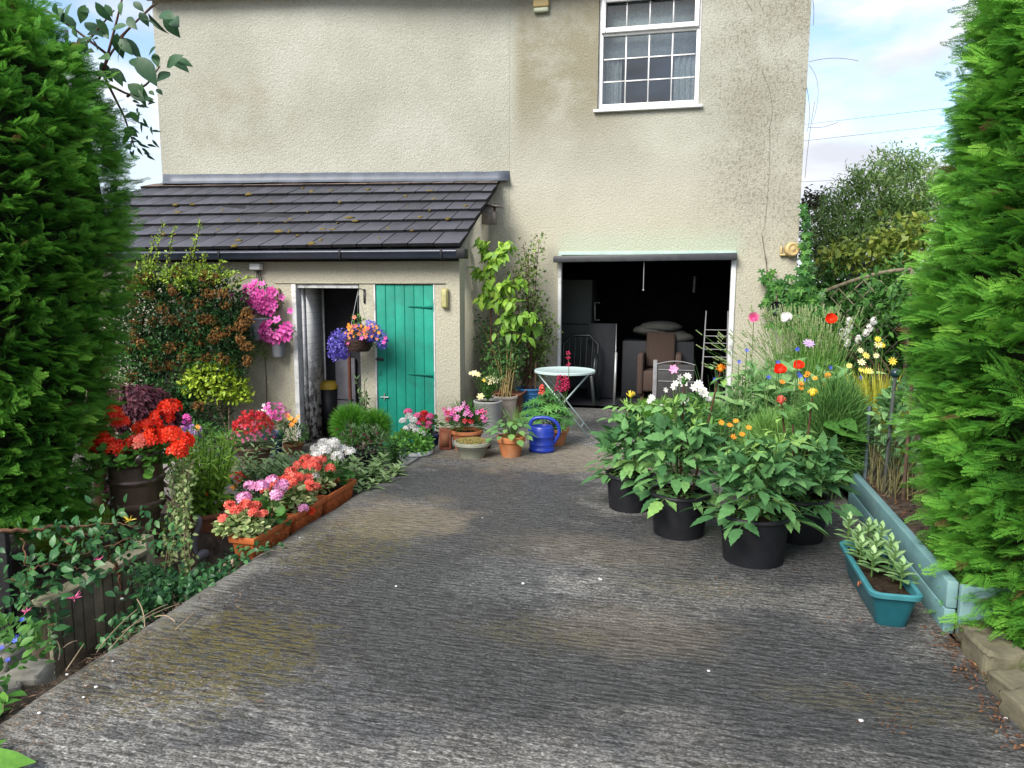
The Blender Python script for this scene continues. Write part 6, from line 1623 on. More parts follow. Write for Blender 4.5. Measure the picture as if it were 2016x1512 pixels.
# round pale table with crossed folding legs
ty = 7.75; c = D(1112, 728, ty); top = c[2]; c = np.array([c[0], ty, 0.0]); s = mpp(np.array([c[0], c[1], top]))
r = empty('round_table', c, 'small round pale aqua folding table before the garage', 'table'); AQ = plain('pale_aqua_paint', (.42, .53, .52), .35, .45, .06, 4, .03)
mb = MB(); RT = 60*s; lathe(mb, [(0, top - .004), (RT*.96, top - .004), (RT*.985, top), (RT, top - .006), (RT, top - .025), (RT*.98, top - .028), (RT*.97, top - .02), (0, top - .018)], 48); mb.build('table_top', AQ, r, smooth=True).modifiers.new('e', 'EDGE_SPLIT')
for sy in (-.13, .13):
    for sx in (1, -1):
        mb = MB(); beam(mb, (-sx*RT*.88, sy*1.0 + sx*.012, .0), (sx*RT*.80, sy + sx*.012, top - .035), .022, .012); mb.build('leg', AQ, r)
mb = MB()
for x, z in ((RT*.8, top - .035), (-RT*.8, top - .035), (RT*.60, .10), (-RT*.60, .10)): tube(mb, [(x, -.14, z), (x, .14, z)], .007, 6)
mb.build('cross_bars', AQ, r)

# ================================================================== things in the garage
def gt(px, py, Y): return D(px, py, Y)
c = np.array([D(1186, 780, 9.95)[0], 9.95, 0]); r = empty('garden_chair', (c[0] - .35, 9.95, 0), 'black plastic garden armchair in the garage shade behind the table', 'chair'); 
BK = plain('dark_green_plastic', (.010, .014, .014), .35, .5, .2)
mb = MB(); box(mb, (-.24, -.24, .40), (.24, .24, .43)); mb.build('seat', BK, r, bevel=.015)
for sx in (-1, 1):
    for sy in (-1, 1): mb = MB(); beam(mb, (sx*.22, sy*.22, .399), (sx*.27, sy*.27, 0), .045); mb.build('leg', BK, r, bevel=.008)
    mb = MB(); tube(mb, [(sx*.25, -.24, .40), (sx*.27, -.25, .62), (sx*.27, -.05, .66), (sx*.25, .22, .64)], .02, 6); mb.build('armrest', BK, r, smooth=True)
mb = MB(); tube(mb, [(-.23, .22, .42), (-.25, .28, .78), (-.12, .32, .90), (.12, .32, .90), (.25, .28, .78), (.23, .22, .42)], .022, 8)
for k in range(5): tube(mb, [(-.16 + .08*k, .225, .43), (-.17 + .085*k, .31, .88)], .013, 5)
mb.build('backrest', BK, r, smooth=True)
def panel(name, x0, x1, yb, yt, Y, th, mat, label, cat, rt=0.0):
    a, b = D(x0, yb, Y), D(x1, yt, Y); r = empty(name, ((a[0]+b[0])/2, Y, 0), label, cat); z0 = max(0, a[2]); mb = MB(); box(mb, (a[0], Y, z0), (b[0], Y + th, b[2])); mb.build('panel', mat, r, world=True, bevel=.006); return r, a, b
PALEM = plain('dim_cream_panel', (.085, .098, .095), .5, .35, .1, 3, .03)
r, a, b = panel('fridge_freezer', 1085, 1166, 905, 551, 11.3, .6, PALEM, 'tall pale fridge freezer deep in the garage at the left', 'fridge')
mb = MB(); tube(mb, [D(1181, 596, 11.2), D(1171, 596, 11.2), D(1171, 630, 11.2), D(1181, 630, 11.2)], .012, 6); mb.build('handle', GREY, r, world=True)
mb = MB(); box(mb, (a[0] + .02, 11.285, 1.0), (b[0] - .02, 11.298, 1.012)); mb.build('door_gap', BLACKP, r, world=True)
DKB = plain('dull_board', (.020, .022, .027), .6, .3, .15)
r, a, b = panel('leaning_board', 1155, 1212, 800, 637, 10.4, .02, DKB, 'dark upright board behind the garden chair in the garage', 'board')
mb = MB(); beam(mb, (b[0] + .012, 10.39, 0), (b[0] + .012, 10.39, b[2]), .012); mb.build('edge_strip', GREY, r, world=True)
a = D(1209, 790, 9.85); t = D(1213, 694, 9.85); r = empty('metal_strut', (a[0], 9.85, 0), 'bright upright metal strut standing just inside the garage', 'strut'); mb = MB(); beam(mb, (a[0], 9.85, 0), (t[0], 9.85, t[2]), .03, .02); mb.build('bar', GREY, r, world=True)
mb = MB(); box(mb, (a[0] - .04, 9.81, 0), (a[0] + .04, 9.89, .012)); mb.build('foot', DGREY, r, world=True)
def stripes():
    m, t, b = newmat('striped_upholstery'); w = node(t, 'ShaderNodeTexWave', Scale=7.0); w.bands_direction = 'X'; t.links.new(coords(t), w.inputs['Vector'])
    t.links.new(ramp(t, w.outputs['Fac'], [(.35, (.035, .020, .015, 1)), (.5, (.10, .075, .06, 1)), (.7, (.045, .026, .018, 1))]), b.inputs['Base Color']); b.inputs['Roughness'].default_value = .9; return m
UPH = stripes(); a = D(1296, 790, 10.1); r = empty('armchair', (a[0], 10.3, 0), 'striped brown upholstered armchair in the garage', 'armchair'); r.scale = (.74, .9, 1); z = lambda py: D(1296, py, 10.1)[2]
mb = MB(); box(mb, (-.30, -.30, .16), (.30, .28, .45)); mb.build('seat', UPH, r, bevel=.04)
mb = MB(); box(mb, (-.27, .10, .45), (.27, .28, z(658)), rot=Rx(math.radians(-8)), piv=(0, .2, .45)); mb.build('backrest', UPH, r, bevel=.04)
for sx in (-1, 1):
    mb = MB(); box(mb, (sx*.34 - .055, -.32, .12), (sx*.34 + .055, .26, z(697))); mb.build('armrest', UPH, r, bevel=.03)
    for sy in (-1, 1): mb = MB(); box(mb, (sx*.30 - .03, sy*.22 - .03, 0), (sx*.30 + .03, sy*.22 + .03, .119)); mb.build('leg', WOODY, r)
c = D(1290, 650, 10.7); r = empty('blanket_pile', (c[0], 10.75, 0), 'pale folded blankets heaped behind the armchair', 'blankets'); mb = MB()
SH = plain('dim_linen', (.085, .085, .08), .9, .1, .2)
for k in range(4): blob(mb, (rng.uniform(-.2, .35), rng.uniform(-.08, .08), c[2] - .10 + .05*k), (.30, .18, .085), 3, .035)
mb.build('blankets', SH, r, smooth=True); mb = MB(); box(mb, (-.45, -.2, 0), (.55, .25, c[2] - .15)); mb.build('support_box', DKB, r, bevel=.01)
a = D(1330, 745, 9.62); r = empty('fire_surround', (a[0], 9.66, 0), 'black and silver electric fire with a curved silver top at the garage mouth', 'heater')
zt_, zb_ = D(1330, 714, 9.62)[2], .32; w = .235; mb = MB()
box(mb, (-w, 0, .04), (w, .12, zt_ - .03)); mb.build('fire_body', plain('charcoal_enamel', (.035, .034, .035), .5, .3), r, bevel=.01)
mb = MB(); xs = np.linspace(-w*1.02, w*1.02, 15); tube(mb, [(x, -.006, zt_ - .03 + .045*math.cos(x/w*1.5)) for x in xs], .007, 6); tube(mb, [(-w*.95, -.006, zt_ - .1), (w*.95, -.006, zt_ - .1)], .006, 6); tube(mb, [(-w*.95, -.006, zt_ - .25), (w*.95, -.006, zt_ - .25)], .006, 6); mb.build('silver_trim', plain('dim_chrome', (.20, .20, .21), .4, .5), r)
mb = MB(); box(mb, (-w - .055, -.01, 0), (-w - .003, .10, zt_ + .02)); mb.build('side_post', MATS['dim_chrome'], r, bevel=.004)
c = D(1400, 720, 9.95); r = empty('clothes_airer', (c[0], 9.95, 0), 'white wire folding clothes airer at the right of the garage', 'clothes airer'); mb = MB()
zt_ = D(1388, 612, 9.95)[2]; x0 = D(1387, 700, 9.95)[0] - c[0]; x1 = GX1 - .02 - c[0]
mb2 = MB(); WIRE = plain('white_wire', (.26, .26, .27), .4, .4, .1)
for y in (-.05, .25): tube(mb, [(x0 - .03, y, 0), (x0, y*.2, zt_)], .008, 5); tube(mb, [(x1, y, 0), (x1 - .03, y*.2, zt_)], .008, 5)
mb.build('frame', WIRE, r)
for py in (649, 661, 675, 687, 702): z_ = D(1388, py, 9.95)[2]; tube(mb2, [(x0 - .01, -.03, z_), (x1, -.03, z_)], .005, 5)
mb2.build('rails', WIRE, r)
c = D(1366, 560, 12.5); r = empty('hanging_tube', (c[0], 12.5, c[2] - .13), 'small pale tube hanging at the back of the garage', 'tube'); mb = MB(); tube(mb, [(0, 0, 0), (.01, 0, .26)], .03, 8); mb.build('tube', GREY, r); mb = MB(); tube(mb, [(.01, 0, .26), (.01, 0, 2.45 - c[2] + .13)], .003, 4); mb.build('cord', BLACKP, r)
# things in the outhouse
r = empty('yellow_bin', (*D(648, 800, 8.72)[:2], COURT), 'black bin with a yellow lid in the outhouse doorway', 'bin'); q = np.array(r.location); hb = D(648, 765, 8.72)[2] - COURT
mb = MB(); lathe(mb, [(0, 0), (.10, 0), (.125, hb), (0, hb)], 20); mb.build('bin_body', BLACKP, r); mb = MB(); lathe(mb, [(.13, hb), (.132, hb + .05), (.09, hb + .10), (0, hb + .11)], 20); mb.build('lid', plain('yellow_lid', (.32, .22, .02), .5, .4), r)
r = empty('rusty_pipe', (*D(690, 800, 8.5)[:2], COURT), 'rusty brown upright pipe inside the open outhouse', 'pipe'); mb = MB(); tube(mb, [(0, 0, 0), (0, 0, 1.35)], .022, 8); mb.build('pipe', plain('rust_brown', (.09, .03, .018), .8, .2), r); mb = MB(); tube(mb, [(0, 0, .5), (0, 0, .55)], .03, 8); mb.build('collar', DGREY, r)
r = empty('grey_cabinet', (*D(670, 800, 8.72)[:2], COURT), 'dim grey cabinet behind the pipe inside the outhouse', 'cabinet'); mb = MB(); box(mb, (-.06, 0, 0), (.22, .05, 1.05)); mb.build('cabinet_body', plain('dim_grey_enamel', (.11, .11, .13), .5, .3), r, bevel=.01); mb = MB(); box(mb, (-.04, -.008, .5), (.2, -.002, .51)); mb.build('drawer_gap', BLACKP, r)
# ================================================================== dahlias in black pots on the drive
for px, py, rt, h, H, R, lab, nst in ((1228, 1010, .17, .26, .52, .34, 'black tub dahlia farthest back, with one small yellow bud', 6), (1325, 1063, .185, .28, .60, .34, 'tallest black tub dahlia with two dark bare flower stems', 6), (1474, 1120, .195, .29, .46, .36, 'black tub dahlia nearest the camera with broad leaves', 6), (1563, 1072, .185, .28, .46, .36, 'black tub dahlia at the right, partly hidden behind the nearest one', 6)):
    rb = rt*.87; p = ground(px, py) + np.array([rb*.2, rb*.97, 0]); r = empty('potted_dahlia', p, lab, 'potted plant', 'dahlias in black tubs on the drive', rng.uniform(0, 3))
    pot(r, rt, rb, h, BLACKP, lip=.010, rim=.018)
    dahlia(r, (0, 0, h - .02), H, R, nst, 5, .138, tint=(.05, .75)); mb = MB()
    bush(mb, (0, 0, h + H*.38), (R*.62, R*.62, H*.42), 150, OVS, .11, (.0, .5), zmin=-.3, up=.5); mb.build('inner_leaves', DAHL, r)
    inv = Rz(-r.rotation_euler[2])
    for bx, by, col in {1228: ((1225, 778, YELLOW),), 1325: ((1325, 752, MIDG), (1393, 727, ORANGE)), 1474: (), 1563: ((1521, 790, CORAL), (1579, 775, YELLOW), (1545, 830, MIDG))}[px]:
        s = mpp(p); z = up_to(p, by); o = inv @ np.array([(bx - px)*s, (bx - px)*s*.23, 0]); e = o + [0, 0, z]
        mb = MB(); tube(mb, bez(o*.35 + [0, 0, h], o*.8 + [0, 0, z*.8], e, 9), np.linspace(.009, .005, 9), 6); mb.build('flower_stem', BROWNST if px != 1228 else STEM, r)
        mb = MB(); blob(mb, e, .018, 2, .02, .3); P, d = ell(26, e, (.02, .02, .018), .95, -.2); scatter(mb, K5, P, nrm(d + [0, 0, .6]), d, .022, rng.uniform(.2, .8, len(P))); mb.build('bud', col, r)
        ml = MB(); n = 6; a = np.linspace(0, 6.28, n); scatter(ml, OVS, np.tile(e - [0, 0, .07], (n, 1)) + rng.normal(0, .02, (n, 3)), np.stack([np.cos(a), np.sin(a), np.full(n, -.2)], 1), [0, 0, 1], .09, rng.uniform(.4, .9, n)); ml.build('stem_leaves', DAHL, r)

# ================================================================== raised bed boards, trough, stones
TEAL = plain('teal_board', (.125, .24, .255), .6, .3, .16, 5, .3, 40, dirt=(.155, .26, .265, 1))
r = empty('raised_bed', (1.27, 4.7, 0), 'raised bed of blue green painted boards along the right of the drive', 'raised bed')
for z0, z1, o in ((-.01, .112, -.03), (.115, .245, -.026)):
    mb = MB(); box(mb, (1.252 + o, 3.62, z0), (1.300 + o, 5.72, z1)); mb.build('board', TEAL, r, world=True, bevel=.006)
mb = MB(); box(mb, (1.272, 3.58, -.01), (2.6, 3.617, .243)); mb.build('end_board', TEAL, r, world=True, bevel=.006)
mb = MB(); xs = np.linspace(1.306, 2.75, 26); ys = np.linspace(3.625, 8.6, 60); X, Y = np.meshgrid(xs, ys); nx, ny = 26, 60
V = np.stack([X, Y, .20 + rng.normal(0, .012, X.shape)], -1).reshape(-1, 3); mb.add(V, [(i*nx+j, i*nx+j+1, (i+1)*nx+j+1, (i+1)*nx+j) for i in range(ny-1) for j in range(nx-1)])
mb.build('soil', SOIL, r, world=True)
r = empty('planter_trough', (1.0, 3.925, 0), 'dark teal plastic trough of pale green bean seedlings beside the raised bed', 'planter', rz=math.radians(.5))
TEALP = plain('teal_plastic', (.010, .085, .105), .38, .45, .2, 5, .06); TEALR = plain('teal_plastic_rim', (.035, .165, .19), .45, .45, .2, 9, .1)
Lt, Wt, Ht = .71, .20, .18
def rrect(hx, hy, rad, z, n=5):
    out = []
    for cx_, cy_, a0 in ((hx-rad, hy-rad, 0), (-hx+rad, hy-rad, 90), (-hx+rad, -hy+rad, 180), (hx-rad, -hy+rad, 270)):
        for k in range(n): a = math.radians(a0 + 90*k/(n-1)); out.append((cx_ + rad*math.cos(a), cy_ + rad*math.sin(a), z))
    return out
def loft(mb, secs, tint=.5, mi=0, cap=True):
    n = len(secs[0]); V = [p for s_ in secs for p in s_]; mb.add(V, [(i*n+j, i*n+(j+1) % n, (i+1)*n+(j+1) % n, (i+1)*n+j) for i in range(len(secs)-1) for j in range(n)], tint, mi)
    if cap: mb.add(secs[0], [list(range(n))[::-1]], tint, mi)
mb = MB(); loft(mb, [rrect(Wt/2 - .035, Lt/2 - .04, .03, 0), rrect(Wt/2 - .03, Lt/2 - .035, .04, .01), rrect(Wt/2, Lt/2, .045, Ht - .02)]); mb.build('trough_body', TEALP, r, smooth=True).modifiers.new('e', 'EDGE_SPLIT')
mb = MB(); loft(mb, [rrect(Wt/2 - .002, Lt/2 - .002, .045, Ht - .028), rrect(Wt/2 + .016, Lt/2 + .016, .05, Ht - .022), rrect(Wt/2 + .018, Lt/2 + .018, .05, Ht - .002), rrect(Wt/2 + .010, Lt/2 + .010, .05, Ht + .004), rrect(Wt/2 - .006, Lt/2 - .006, .04, Ht), rrect(Wt/2 - .010, Lt/2 - .010, .04, Ht - .02), rrect(Wt/2 - .02, Lt/2 - .02, .04, Ht - .1)], cap=False); mb.build('rim', TEALR, r, smooth=True).modifiers.new('e', 'EDGE_SPLIT')
mb = MB(); xs = np.linspace(-Wt/2 + .016, Wt/2 - .016, 9); ys = np.linspace(-Lt/2 + .016, Lt/2 - .016, 30); X, Y = np.meshgrid(xs, ys); V = np.stack([X, Y, Ht - .035 + rng.normal(0, .006, X.shape)], -1).reshape(-1, 3); mb.add(V, [(i*9+j, i*9+j+1, (i+1)*9+j+1, (i+1)*9+j) for i in range(29) for j in range(8)]); mb.build('soil', SOILM, r)
mb = MB(); blob(mb, (-Wt/2 + .006, -.08, .125), (.004, .022, .02), 1, .2); blob(mb, (-Wt/2 + .001, -.06, .10), (.004, .010, .02), 1, .2); mb.build('orange_scuff', plain('orange_scuff', (.40, .12, .05), .7), r)
BEAN = LM('bean_green', (.07, .15, .06), (.14, .25, .11), (.25, .36, .20), rough=.6); BL = leaf(.46, 5, .2, .18, .85)
for y, x, h in ((.35, -.07, .17), (.30, .02, .16), (.22, -.05, .14), (.16, .05, .19), (.06, .0, .15), (.02, .06, .17), (-.06, -.04, .12), (-.10, .05, .16), (-.19, .06, .12), (.33, .06, .14), (.1, -.06, .12)):
    ml = MB(); ms = MB(); o = np.array([x, y, Ht - .035]); tube(ms, [o, o + [0, 0, h]], .005, 5)
    for k in range(13): t = .25 + .75*k/12; a = k*2.4; scatter(ml, BL, [o + [0, 0, h*t]], [(math.cos(a), math.sin(a), .1 + 1.5*t*t)], [(-.3*math.cos(a), -.3*math.sin(a), 1)], .088*(1.15 - .5*t), np.clip(.2 + .6*t + rng.normal(0, .12), 0, 1))
    sdl = ml.build('seedling', BEAN, r); ms.build('stem', STEM, sdl)
for k, (px, py, rr, lab) in enumerate(((1935, 1322, (.085, .11, .07), 'long mossy sandstone edging block below the right hedge'), (1974, 1378, (.07, .07, .055), 'mossy edging stone at the lower right, second from the raised bed'), (2008, 1428, (.075, .08, .06), 'mossy edging stone at the right frame edge, nearest the camera'), (1905, 1262, (.10, .07, .05), 'pale flat stone just past the end of the teal board'))):
    p = G(px, py, 0); rock('edging_stone', (p[0] + rr[0]*.75, p[1] + rr[1]*.6, -.02), rr, lab, .12 if k == 0 else .3, 11 + k, 'edging stones at the right of the drive')
n = 420; P = np.concatenate([np.stack([rng.normal(1.20, .05, n//2), rng.uniform(3.2, 3.65, n//2), np.zeros(n//2)], 1), np.stack([rng.normal(1.19, .03, n//2), rng.uniform(2.5, 3.3, n//2), np.zeros(n//2)], 1)]); P[:, 2] = .008 + rng.uniform(0, .015, n)
mb = MB(); scatter(mb, leaf(.4, 2, .2, .2, .8), P, nrm(rng.normal(0, 1, (n, 3))*[1, 1, .15]), nrm(rng.normal(0, .4, (n, 3)) + [0, 0, 1]), rng.uniform(.008, .026, n), rng.uniform(0, 1, n))
tag(mb.build('leaf_litter', LM('rusty_litter', (.035, .017, .010), (.10, .042, .022), (.20, .10, .045), rough=.9, trans=.05)), 'rusty fallen leaves along the right edge of the drive', 'leaf litter', kind='stuff')
# bits scattered on the slab
def debris(name, spots, n, mat, lab, size, sp=.09, tpl=None):
    P = np.concatenate([G(px, py, 0)[None] + rng.normal(0, 1, (n, 3))*[sp*k, sp*k*.7, 0] for px, py, k in spots]); m = len(P); P[:, 2] = .006
    mb = MB(); scatter(mb, tpl or leaf(.25, 2, .2, .1, .8), P, nrm(rng.normal(0, 1, (m, 3))*[1, 1, .08]), nrm(rng.normal(0, .3, (m, 3)) + [0, 0, 1]), rng.uniform(*size, m), rng.uniform(0, 1, m)); tag(mb.build(name, mat), lab, 'debris', kind='stuff')
debris('leaf_bits', [(1740, 1375, .8), (1640, 1060, 1.4), (1590, 1100, 2), (1400, 1150, 1.5), (1755, 1430, .6), (1180, 900, 3), (1000, 910, 3), (900, 912, 2), (1880, 1270, .6), (1670, 1225, .8), (1560, 1150, 1.5)], 26, MATS['rusty_litter'], 'rusty leaf bits and needles strewn over the drive', (.008, .03))
debris('leaf_bits', [(330, 1330, 1.5), (300, 1370, 1.4), (400, 1350, 1.4), (250, 1330, 1.2), (450, 1180, 1)], 34, LITTER, 'dry needles and stalks on the left part of the drive', (.012, .05), .09, leaf(.14, 2, .1, .1, .8))
PEB = plain('pale_pebble', (.55, .54, .52), .8, .2, .1)
mb = MB()
for px, py, s_ in ((1695, 1420, .008), (222, 1303, .007), (170, 1350, .006), (190, 1354, .008), (132, 1329, .006), (165, 1374, .006), (1395, 1322, .006), (1180, 1140, .006), (590, 1060, .006), (780, 1155, .006), (1030, 1150, .008), (950, 1020, .005), (240, 1180, .008), (1183, 1142, .007), (78, 1405, .007), (1980, 1416, .007)):
    p = G(px, py, 0); blob(mb, p + [0, 0, s_*.5], (s_*1.4, s_, s_*.7), 1, .12)
tag(mb.build('pebbles', PEB), 'small white pebbles and chips lying about the drive', 'pebbles', kind='stuff')
# stakes, posts and mesh in the bed
def stake(name, px0, py0, px1, py1, Y, rad, mat, label, cat, knob=None, seg=8):
    a, b = D(px0, py0, Y), D(px1, py1, Y); a = a + (b - a)*((.19 - a[2])/(b[2] - a[2])); r = empty(name, (a[0], Y, .19), label, cat); mb = MB(); tube(mb, [a, b], rad, seg); mb.build('shaft', mat, r, world=True)
    if knob: mb = MB(); blob(mb, b, knob, 3, 0.0); mb.build('knob', plain('dark_teal_knob', (.008, .03, .04), .3, .5), r, world=True, smooth=True)
    return r
stake('garden_stake', 1741, 960, 1763, 735, 5.35, .013, plain('grey_stake', (.07, .08, .075), .6, .3), 'dark garden stake topped with a round teal ball', 'stake', .031)
stake('garden_cane', 1775, 1020, 1797, 742, 5.2, .012, RUST, 'rusty brown cane right of the ball topped stake', 'cane')
stake('garden_cane', 1800, 900, 1812, 725, 5.45, .010, PALEST, 'pale bamboo cane nearest the right hedge', 'cane')
stake('garden_post', 1704, 935, 1712, 800, 5.65, .016, plain('blue_grey_post', (.075, .105, .125), .5, .4), 'blue grey square post at the back corner of the raised bed', 'post', None, 4)
stake('garden_post', 1716, 940, 1722, 830, 5.8, .014, MATS['blue_grey_post'], 'second thinner blue grey post just right of the corner post', 'post', None, 4)
r = empty('plant_netting', (1.45, 5.5, .19), 'thin wire netting stretched between the posts of the raised bed', 'netting'); mb = MB(); a, b = D(1708, 860, 5.65), D(1770, 860, 5.0)
for k in range(15):
    p = a*(1 - k/14) + b*k/14; tube(mb, [(p[0], p[1], .19), (p[0], p[1], .62)], .0013, 3)
for k in range(9): z = .21 + k*.05; tube(mb, [(a[0], a[1], z), (b[0], b[1], z)], .0013, 3)
mb.build('wires', DGREY, r, world=True)

# ================================================================== the flower border
def place(px, Y, z=0.0): q = D(px, 700, Y); return np.array([q[0], Y, z])
def flower(name, px, py, Y, label, mat, tpl, size, cat='flower', grp=None, z0=0., centre=None, layers=1, d=(0, -.9, .5), lean=0, csize=.3, leaves=None, lm=None, stm=None, foot=None):
    e = D(px, py, Y); b = np.array([e[0] + lean, Y + .02, z0]); r = empty(name, b, label, cat, grp); mb = MB(); tube(mb, bez((0, 0, 0), (0, 0, (e[2] - z0)*.6), e - b, 9), .0035, 5); mb.build('stem', stm or STEM, r)
    bloom(r, e - b, np.array(d) + rng.normal(0, .15, 3), size, mat, tpl, 'flower_head', centre, csize, None, layers)
    ml = MB(); n = leaves or 10; t = rng.uniform(.15, .75, n); P = np.stack([rng.normal(0, .01, n), rng.normal(0, .01, n), (e[2] - z0)*t], 1); scatter(ml, LANCE, P, nrm(rng.normal(0, .8, (n, 3))*[1, 1, .4] + [0, 0, .6]), [0, 0, 1], .12*(1.2 - t), rng.uniform(.1, .9, n)); ml.build('leaves', lm or MIDG, r); return r
def ruffle(n, w, cup, seed):
    g = np.random.default_rng(seed); V = []; F = []
    for k in range(n):
        a0 = 2*math.pi*k/n + g.normal(0, .15); b = len(V); L_ = g.uniform(.8, 1.05); cu = cup*g.uniform(.6, 1.5)
        for i in range(4):
            t = i/3
            for j in range(5):
                u = (j - 2)/2; a = a0 + u*w*(.3 + .7*math.sin(t*1.9))*.5; rr = L_*t*(1 - .12*u*u); V.append((rr*math.cos(a), rr*math.sin(a), cu*rr*rr + g.normal(0, .07)*t))
        F += [(b + 5*i + j, b + 5*i + j + 1, b + 5*i + j + 6, b + 5*i + j + 5) for i in range(3) for j in range(4)]
    return np.array(V), np.array(F)
POP = ruffle(6, 1.9, .75, 5); THIN = petals(11, .16, .45, inner=.1)
for px, py, mt, sz, lab, Y in ((1484, 627, PINK, .055, 'ragged pink poppy nearest the garage jamb', 7.6), (1549, 629, WHITEP, .06, 'white ragged poppy above the lavender', 7.6), (1634, 629, SCAR, .055, 'red poppy high at the right of the lavender', 7.4), (1534, 731, SCAR, .054, 'largest scarlet poppy in the middle of the border', 6.5), (1571, 722, SCAR, .048, 'scarlet poppy seen edge on beside the largest poppy', 6.6)):
    flower('poppy', px, py, Y, lab, mt, POP, sz, 'poppy', 'poppies in the right border', centre=MAROON if py > 700 else LIME, layers=3 if py < 640 else 2, lm=GREYG, leaves=14)
flower('scabious', 1592, 677, 7.0, 'single lilac scabious flower above the scarlet poppies', LILAC, P8, .055, d=(.3, -.6, .8), layers=2)
k = 0
for px, py in ((1570, 688), (1531, 713), (1513, 743), (1587, 748), (1591, 775), (1634, 724), (1571, 735), (1695, 744), (1470, 690), (1408, 747), (1455, 712), (1575, 740)):
    k += 1; flower('cornflower', px, py, 6.4 + .1*(k % 4), 'slender blue cornflower among the border greenery', CORN, THIN, .021, 'cornflower', 'blue cornflowers in the border', layers=2, d=(0, -1, .3), lm=GREYG)
for px, py in ((1540, 752), (1577, 755), (1577, 763), (1626, 758), (1605, 745), (1628, 742), (1588, 740), (1630, 738), (1437, 837), (1449, 829), (1461, 855), (1474, 842), (1444, 860), (1420, 832), (1590, 735)):
    flower('marigold', px, py, 6.0 if py < 800 else 5.6, 'small orange pot marigold low in the border', ORANGE, P8, .024, 'marigold', 'small orange marigolds in the border', centre=MAROON, csize=.25, d=(0, -.7, .7))
for px, py, mt, sc_ in ((1729, 678, CREAM, 1), (1728, 668, YELLOW, .8), (1738, 680, YELLOW, .6), (1704, 700, YELLOW, 1), (1696, 713, CREAM, 1), (1757, 711, YELLOW, 1), (1704, 730, YELLOW, .9), (1712, 731, YELLOW, .8), (1695, 728, YELLOW, .7), (1725, 700, CREAM, .7), (1672, 720, YELLOW, .7), (1694, 690, CREAM, .7)):
    flower('yellow_daisy', px, py, 6.6, 'tall yellow and cream daisy before the right hedge', mt, P8, .036*sc_, 'daisy', 'yellow daisies before the right hedge', z0=.19, centre=YELLOW, csize=.5)
# lavender and other masses (each clump one thing)
def clump(name, px, Y, label, cat='flower clump', z0=0.): q = place(px, Y, z0); return empty(name, q, label, cat), q
r, q = clump('lavender_bush', 1590, 8.0, 'big lavender bush with many upright grey green spikes by the house corner', 'lavender', .0)
mb = MB(); sp = MB(); n = 460; a = rng.uniform(0, 6.28, n); rr = .34*np.sqrt(rng.random(n)); B = np.stack([rr*np.cos(a)*.8, rr*np.sin(a)*.6, np.full(n, .45)], 1)
T = np.stack([B[:, 0]*1.55 + rng.normal(0, .12, n) - .05, B[:, 1]*1.4 + rng.normal(0, .08, n), rng.uniform(.95, 1.42, n)], 1)
m_ = rng.random(n) < .16; T[m_] = T[m_]*[1, 1, .9] - [.55, .2, .12]
blades(mb, B, T, .006, 4, .1, rng.uniform(.3, .9, n))
dn = nrm(T - B); 
for j in range(6): scatter(sp, OCT, T - dn*.014*j, dn, rdir(n), .0085, rng.uniform(0, 1, n))
bush(mb, (0, 0, .5), (.48, .36, .45), 4200, leaf(.13, 2, .1, .1, .8), .085, (.1, .8), zmin=-1, up=.8)
mb.build('foliage', LM('lavender_green', (.05, .14, .03), (.10, .23, .05), (.19, .32, .09)), r); sp.build('flower_spikes', LM('lavender_spike', (.13, .22, .08), (.22, .29, .14), (.30, .33, .21)), r)
def feather(px, Y, w, h, zc, n, mat, label, z0=0., thin=.003, L_=.11, name='feathery_plant', cat='plant', d_=.7):
    r, q = clump(name, px, Y, label, cat, z0); mb = MB(); P, d = ell(n, (0, 0, zc), (w, w*d_, h), .35, -.95); m = len(P); blades(mb, P - d*.03, P + nrm(d*.7 + rng.normal(0, .45, (m, 3)) + [0, 0, .8])*L_, thin, 2, .15, np.clip(rng.uniform(0, 1, m), 0, 1)); mb.build('foliage', mat, r)
    ms = MB(); 
    for k in range(14): e = np.array([rng.uniform(-w, w)*.8, rng.uniform(-w, w)*.5, zc + rng.uniform(-.2, .7)*h]); tube(ms, bez((e[0]*.3, e[1]*.3, 0), (e[0]*.6, e[1]*.6, zc*.6), e, 7), .005, 4, cap=False)
    ms.build('stems', STEM, r); return r, q
ROSEM = LM('rosemary_green', (.03, .085, .022), (.065, .16, .045), (.13, .25, .08))
feather(1648, 5.75, .28, .42, .50, 7600, ROSEM, 'dark feathery rosemary bush behind the dahlias', 0., .007, .09, 'rosemary_bush', 'rosemary')
feather(1545, 5.9, .32, .26, .36, 3600, LM('nigella_green', (.05, .13, .03), (.10, .22, .05), (.19, .32, .10)), 'fine pale green love in a mist foliage behind the nearest dahlia', 0., .006, .10, 'love_in_a_mist', 'plant')
feather(1290, 7.3, .22, .12, .32, 2600, LM('cosmos_green', (.07, .20, .02), (.13, .30, .04), (.22, .40, .08)), 'soft bright green feathery mound at the garage mouth', 0., .006, .08)
feather(1400, 7.35, .16, .12, .30, 1200, MATS['cosmos_green'], 'smaller feathery mound beside the first, nearer the garage jamb', 0., .006, .08)
r, q = clump('golden_grass', 1740, 6.15, 'bright yellow green ornamental grass below the yellow daisies', 'grass clump', .19)
n = 520; a = rng.uniform(0, 6.28, n); B = np.stack([.16*np.cos(a)*rng.random(n), .14*np.sin(a)*rng.random(n), np.zeros(n)], 1); T = np.stack([np.cos(a)*rng.uniform(.08, .36, n), np.sin(a)*rng.uniform(.08, .28, n), rng.uniform(.40, .80, n)], 1); mb = MB(); blades(mb, B, T, .012, 5, .7, rng.uniform(0, 1, n)); mb.build('blades', YGRASS, r)
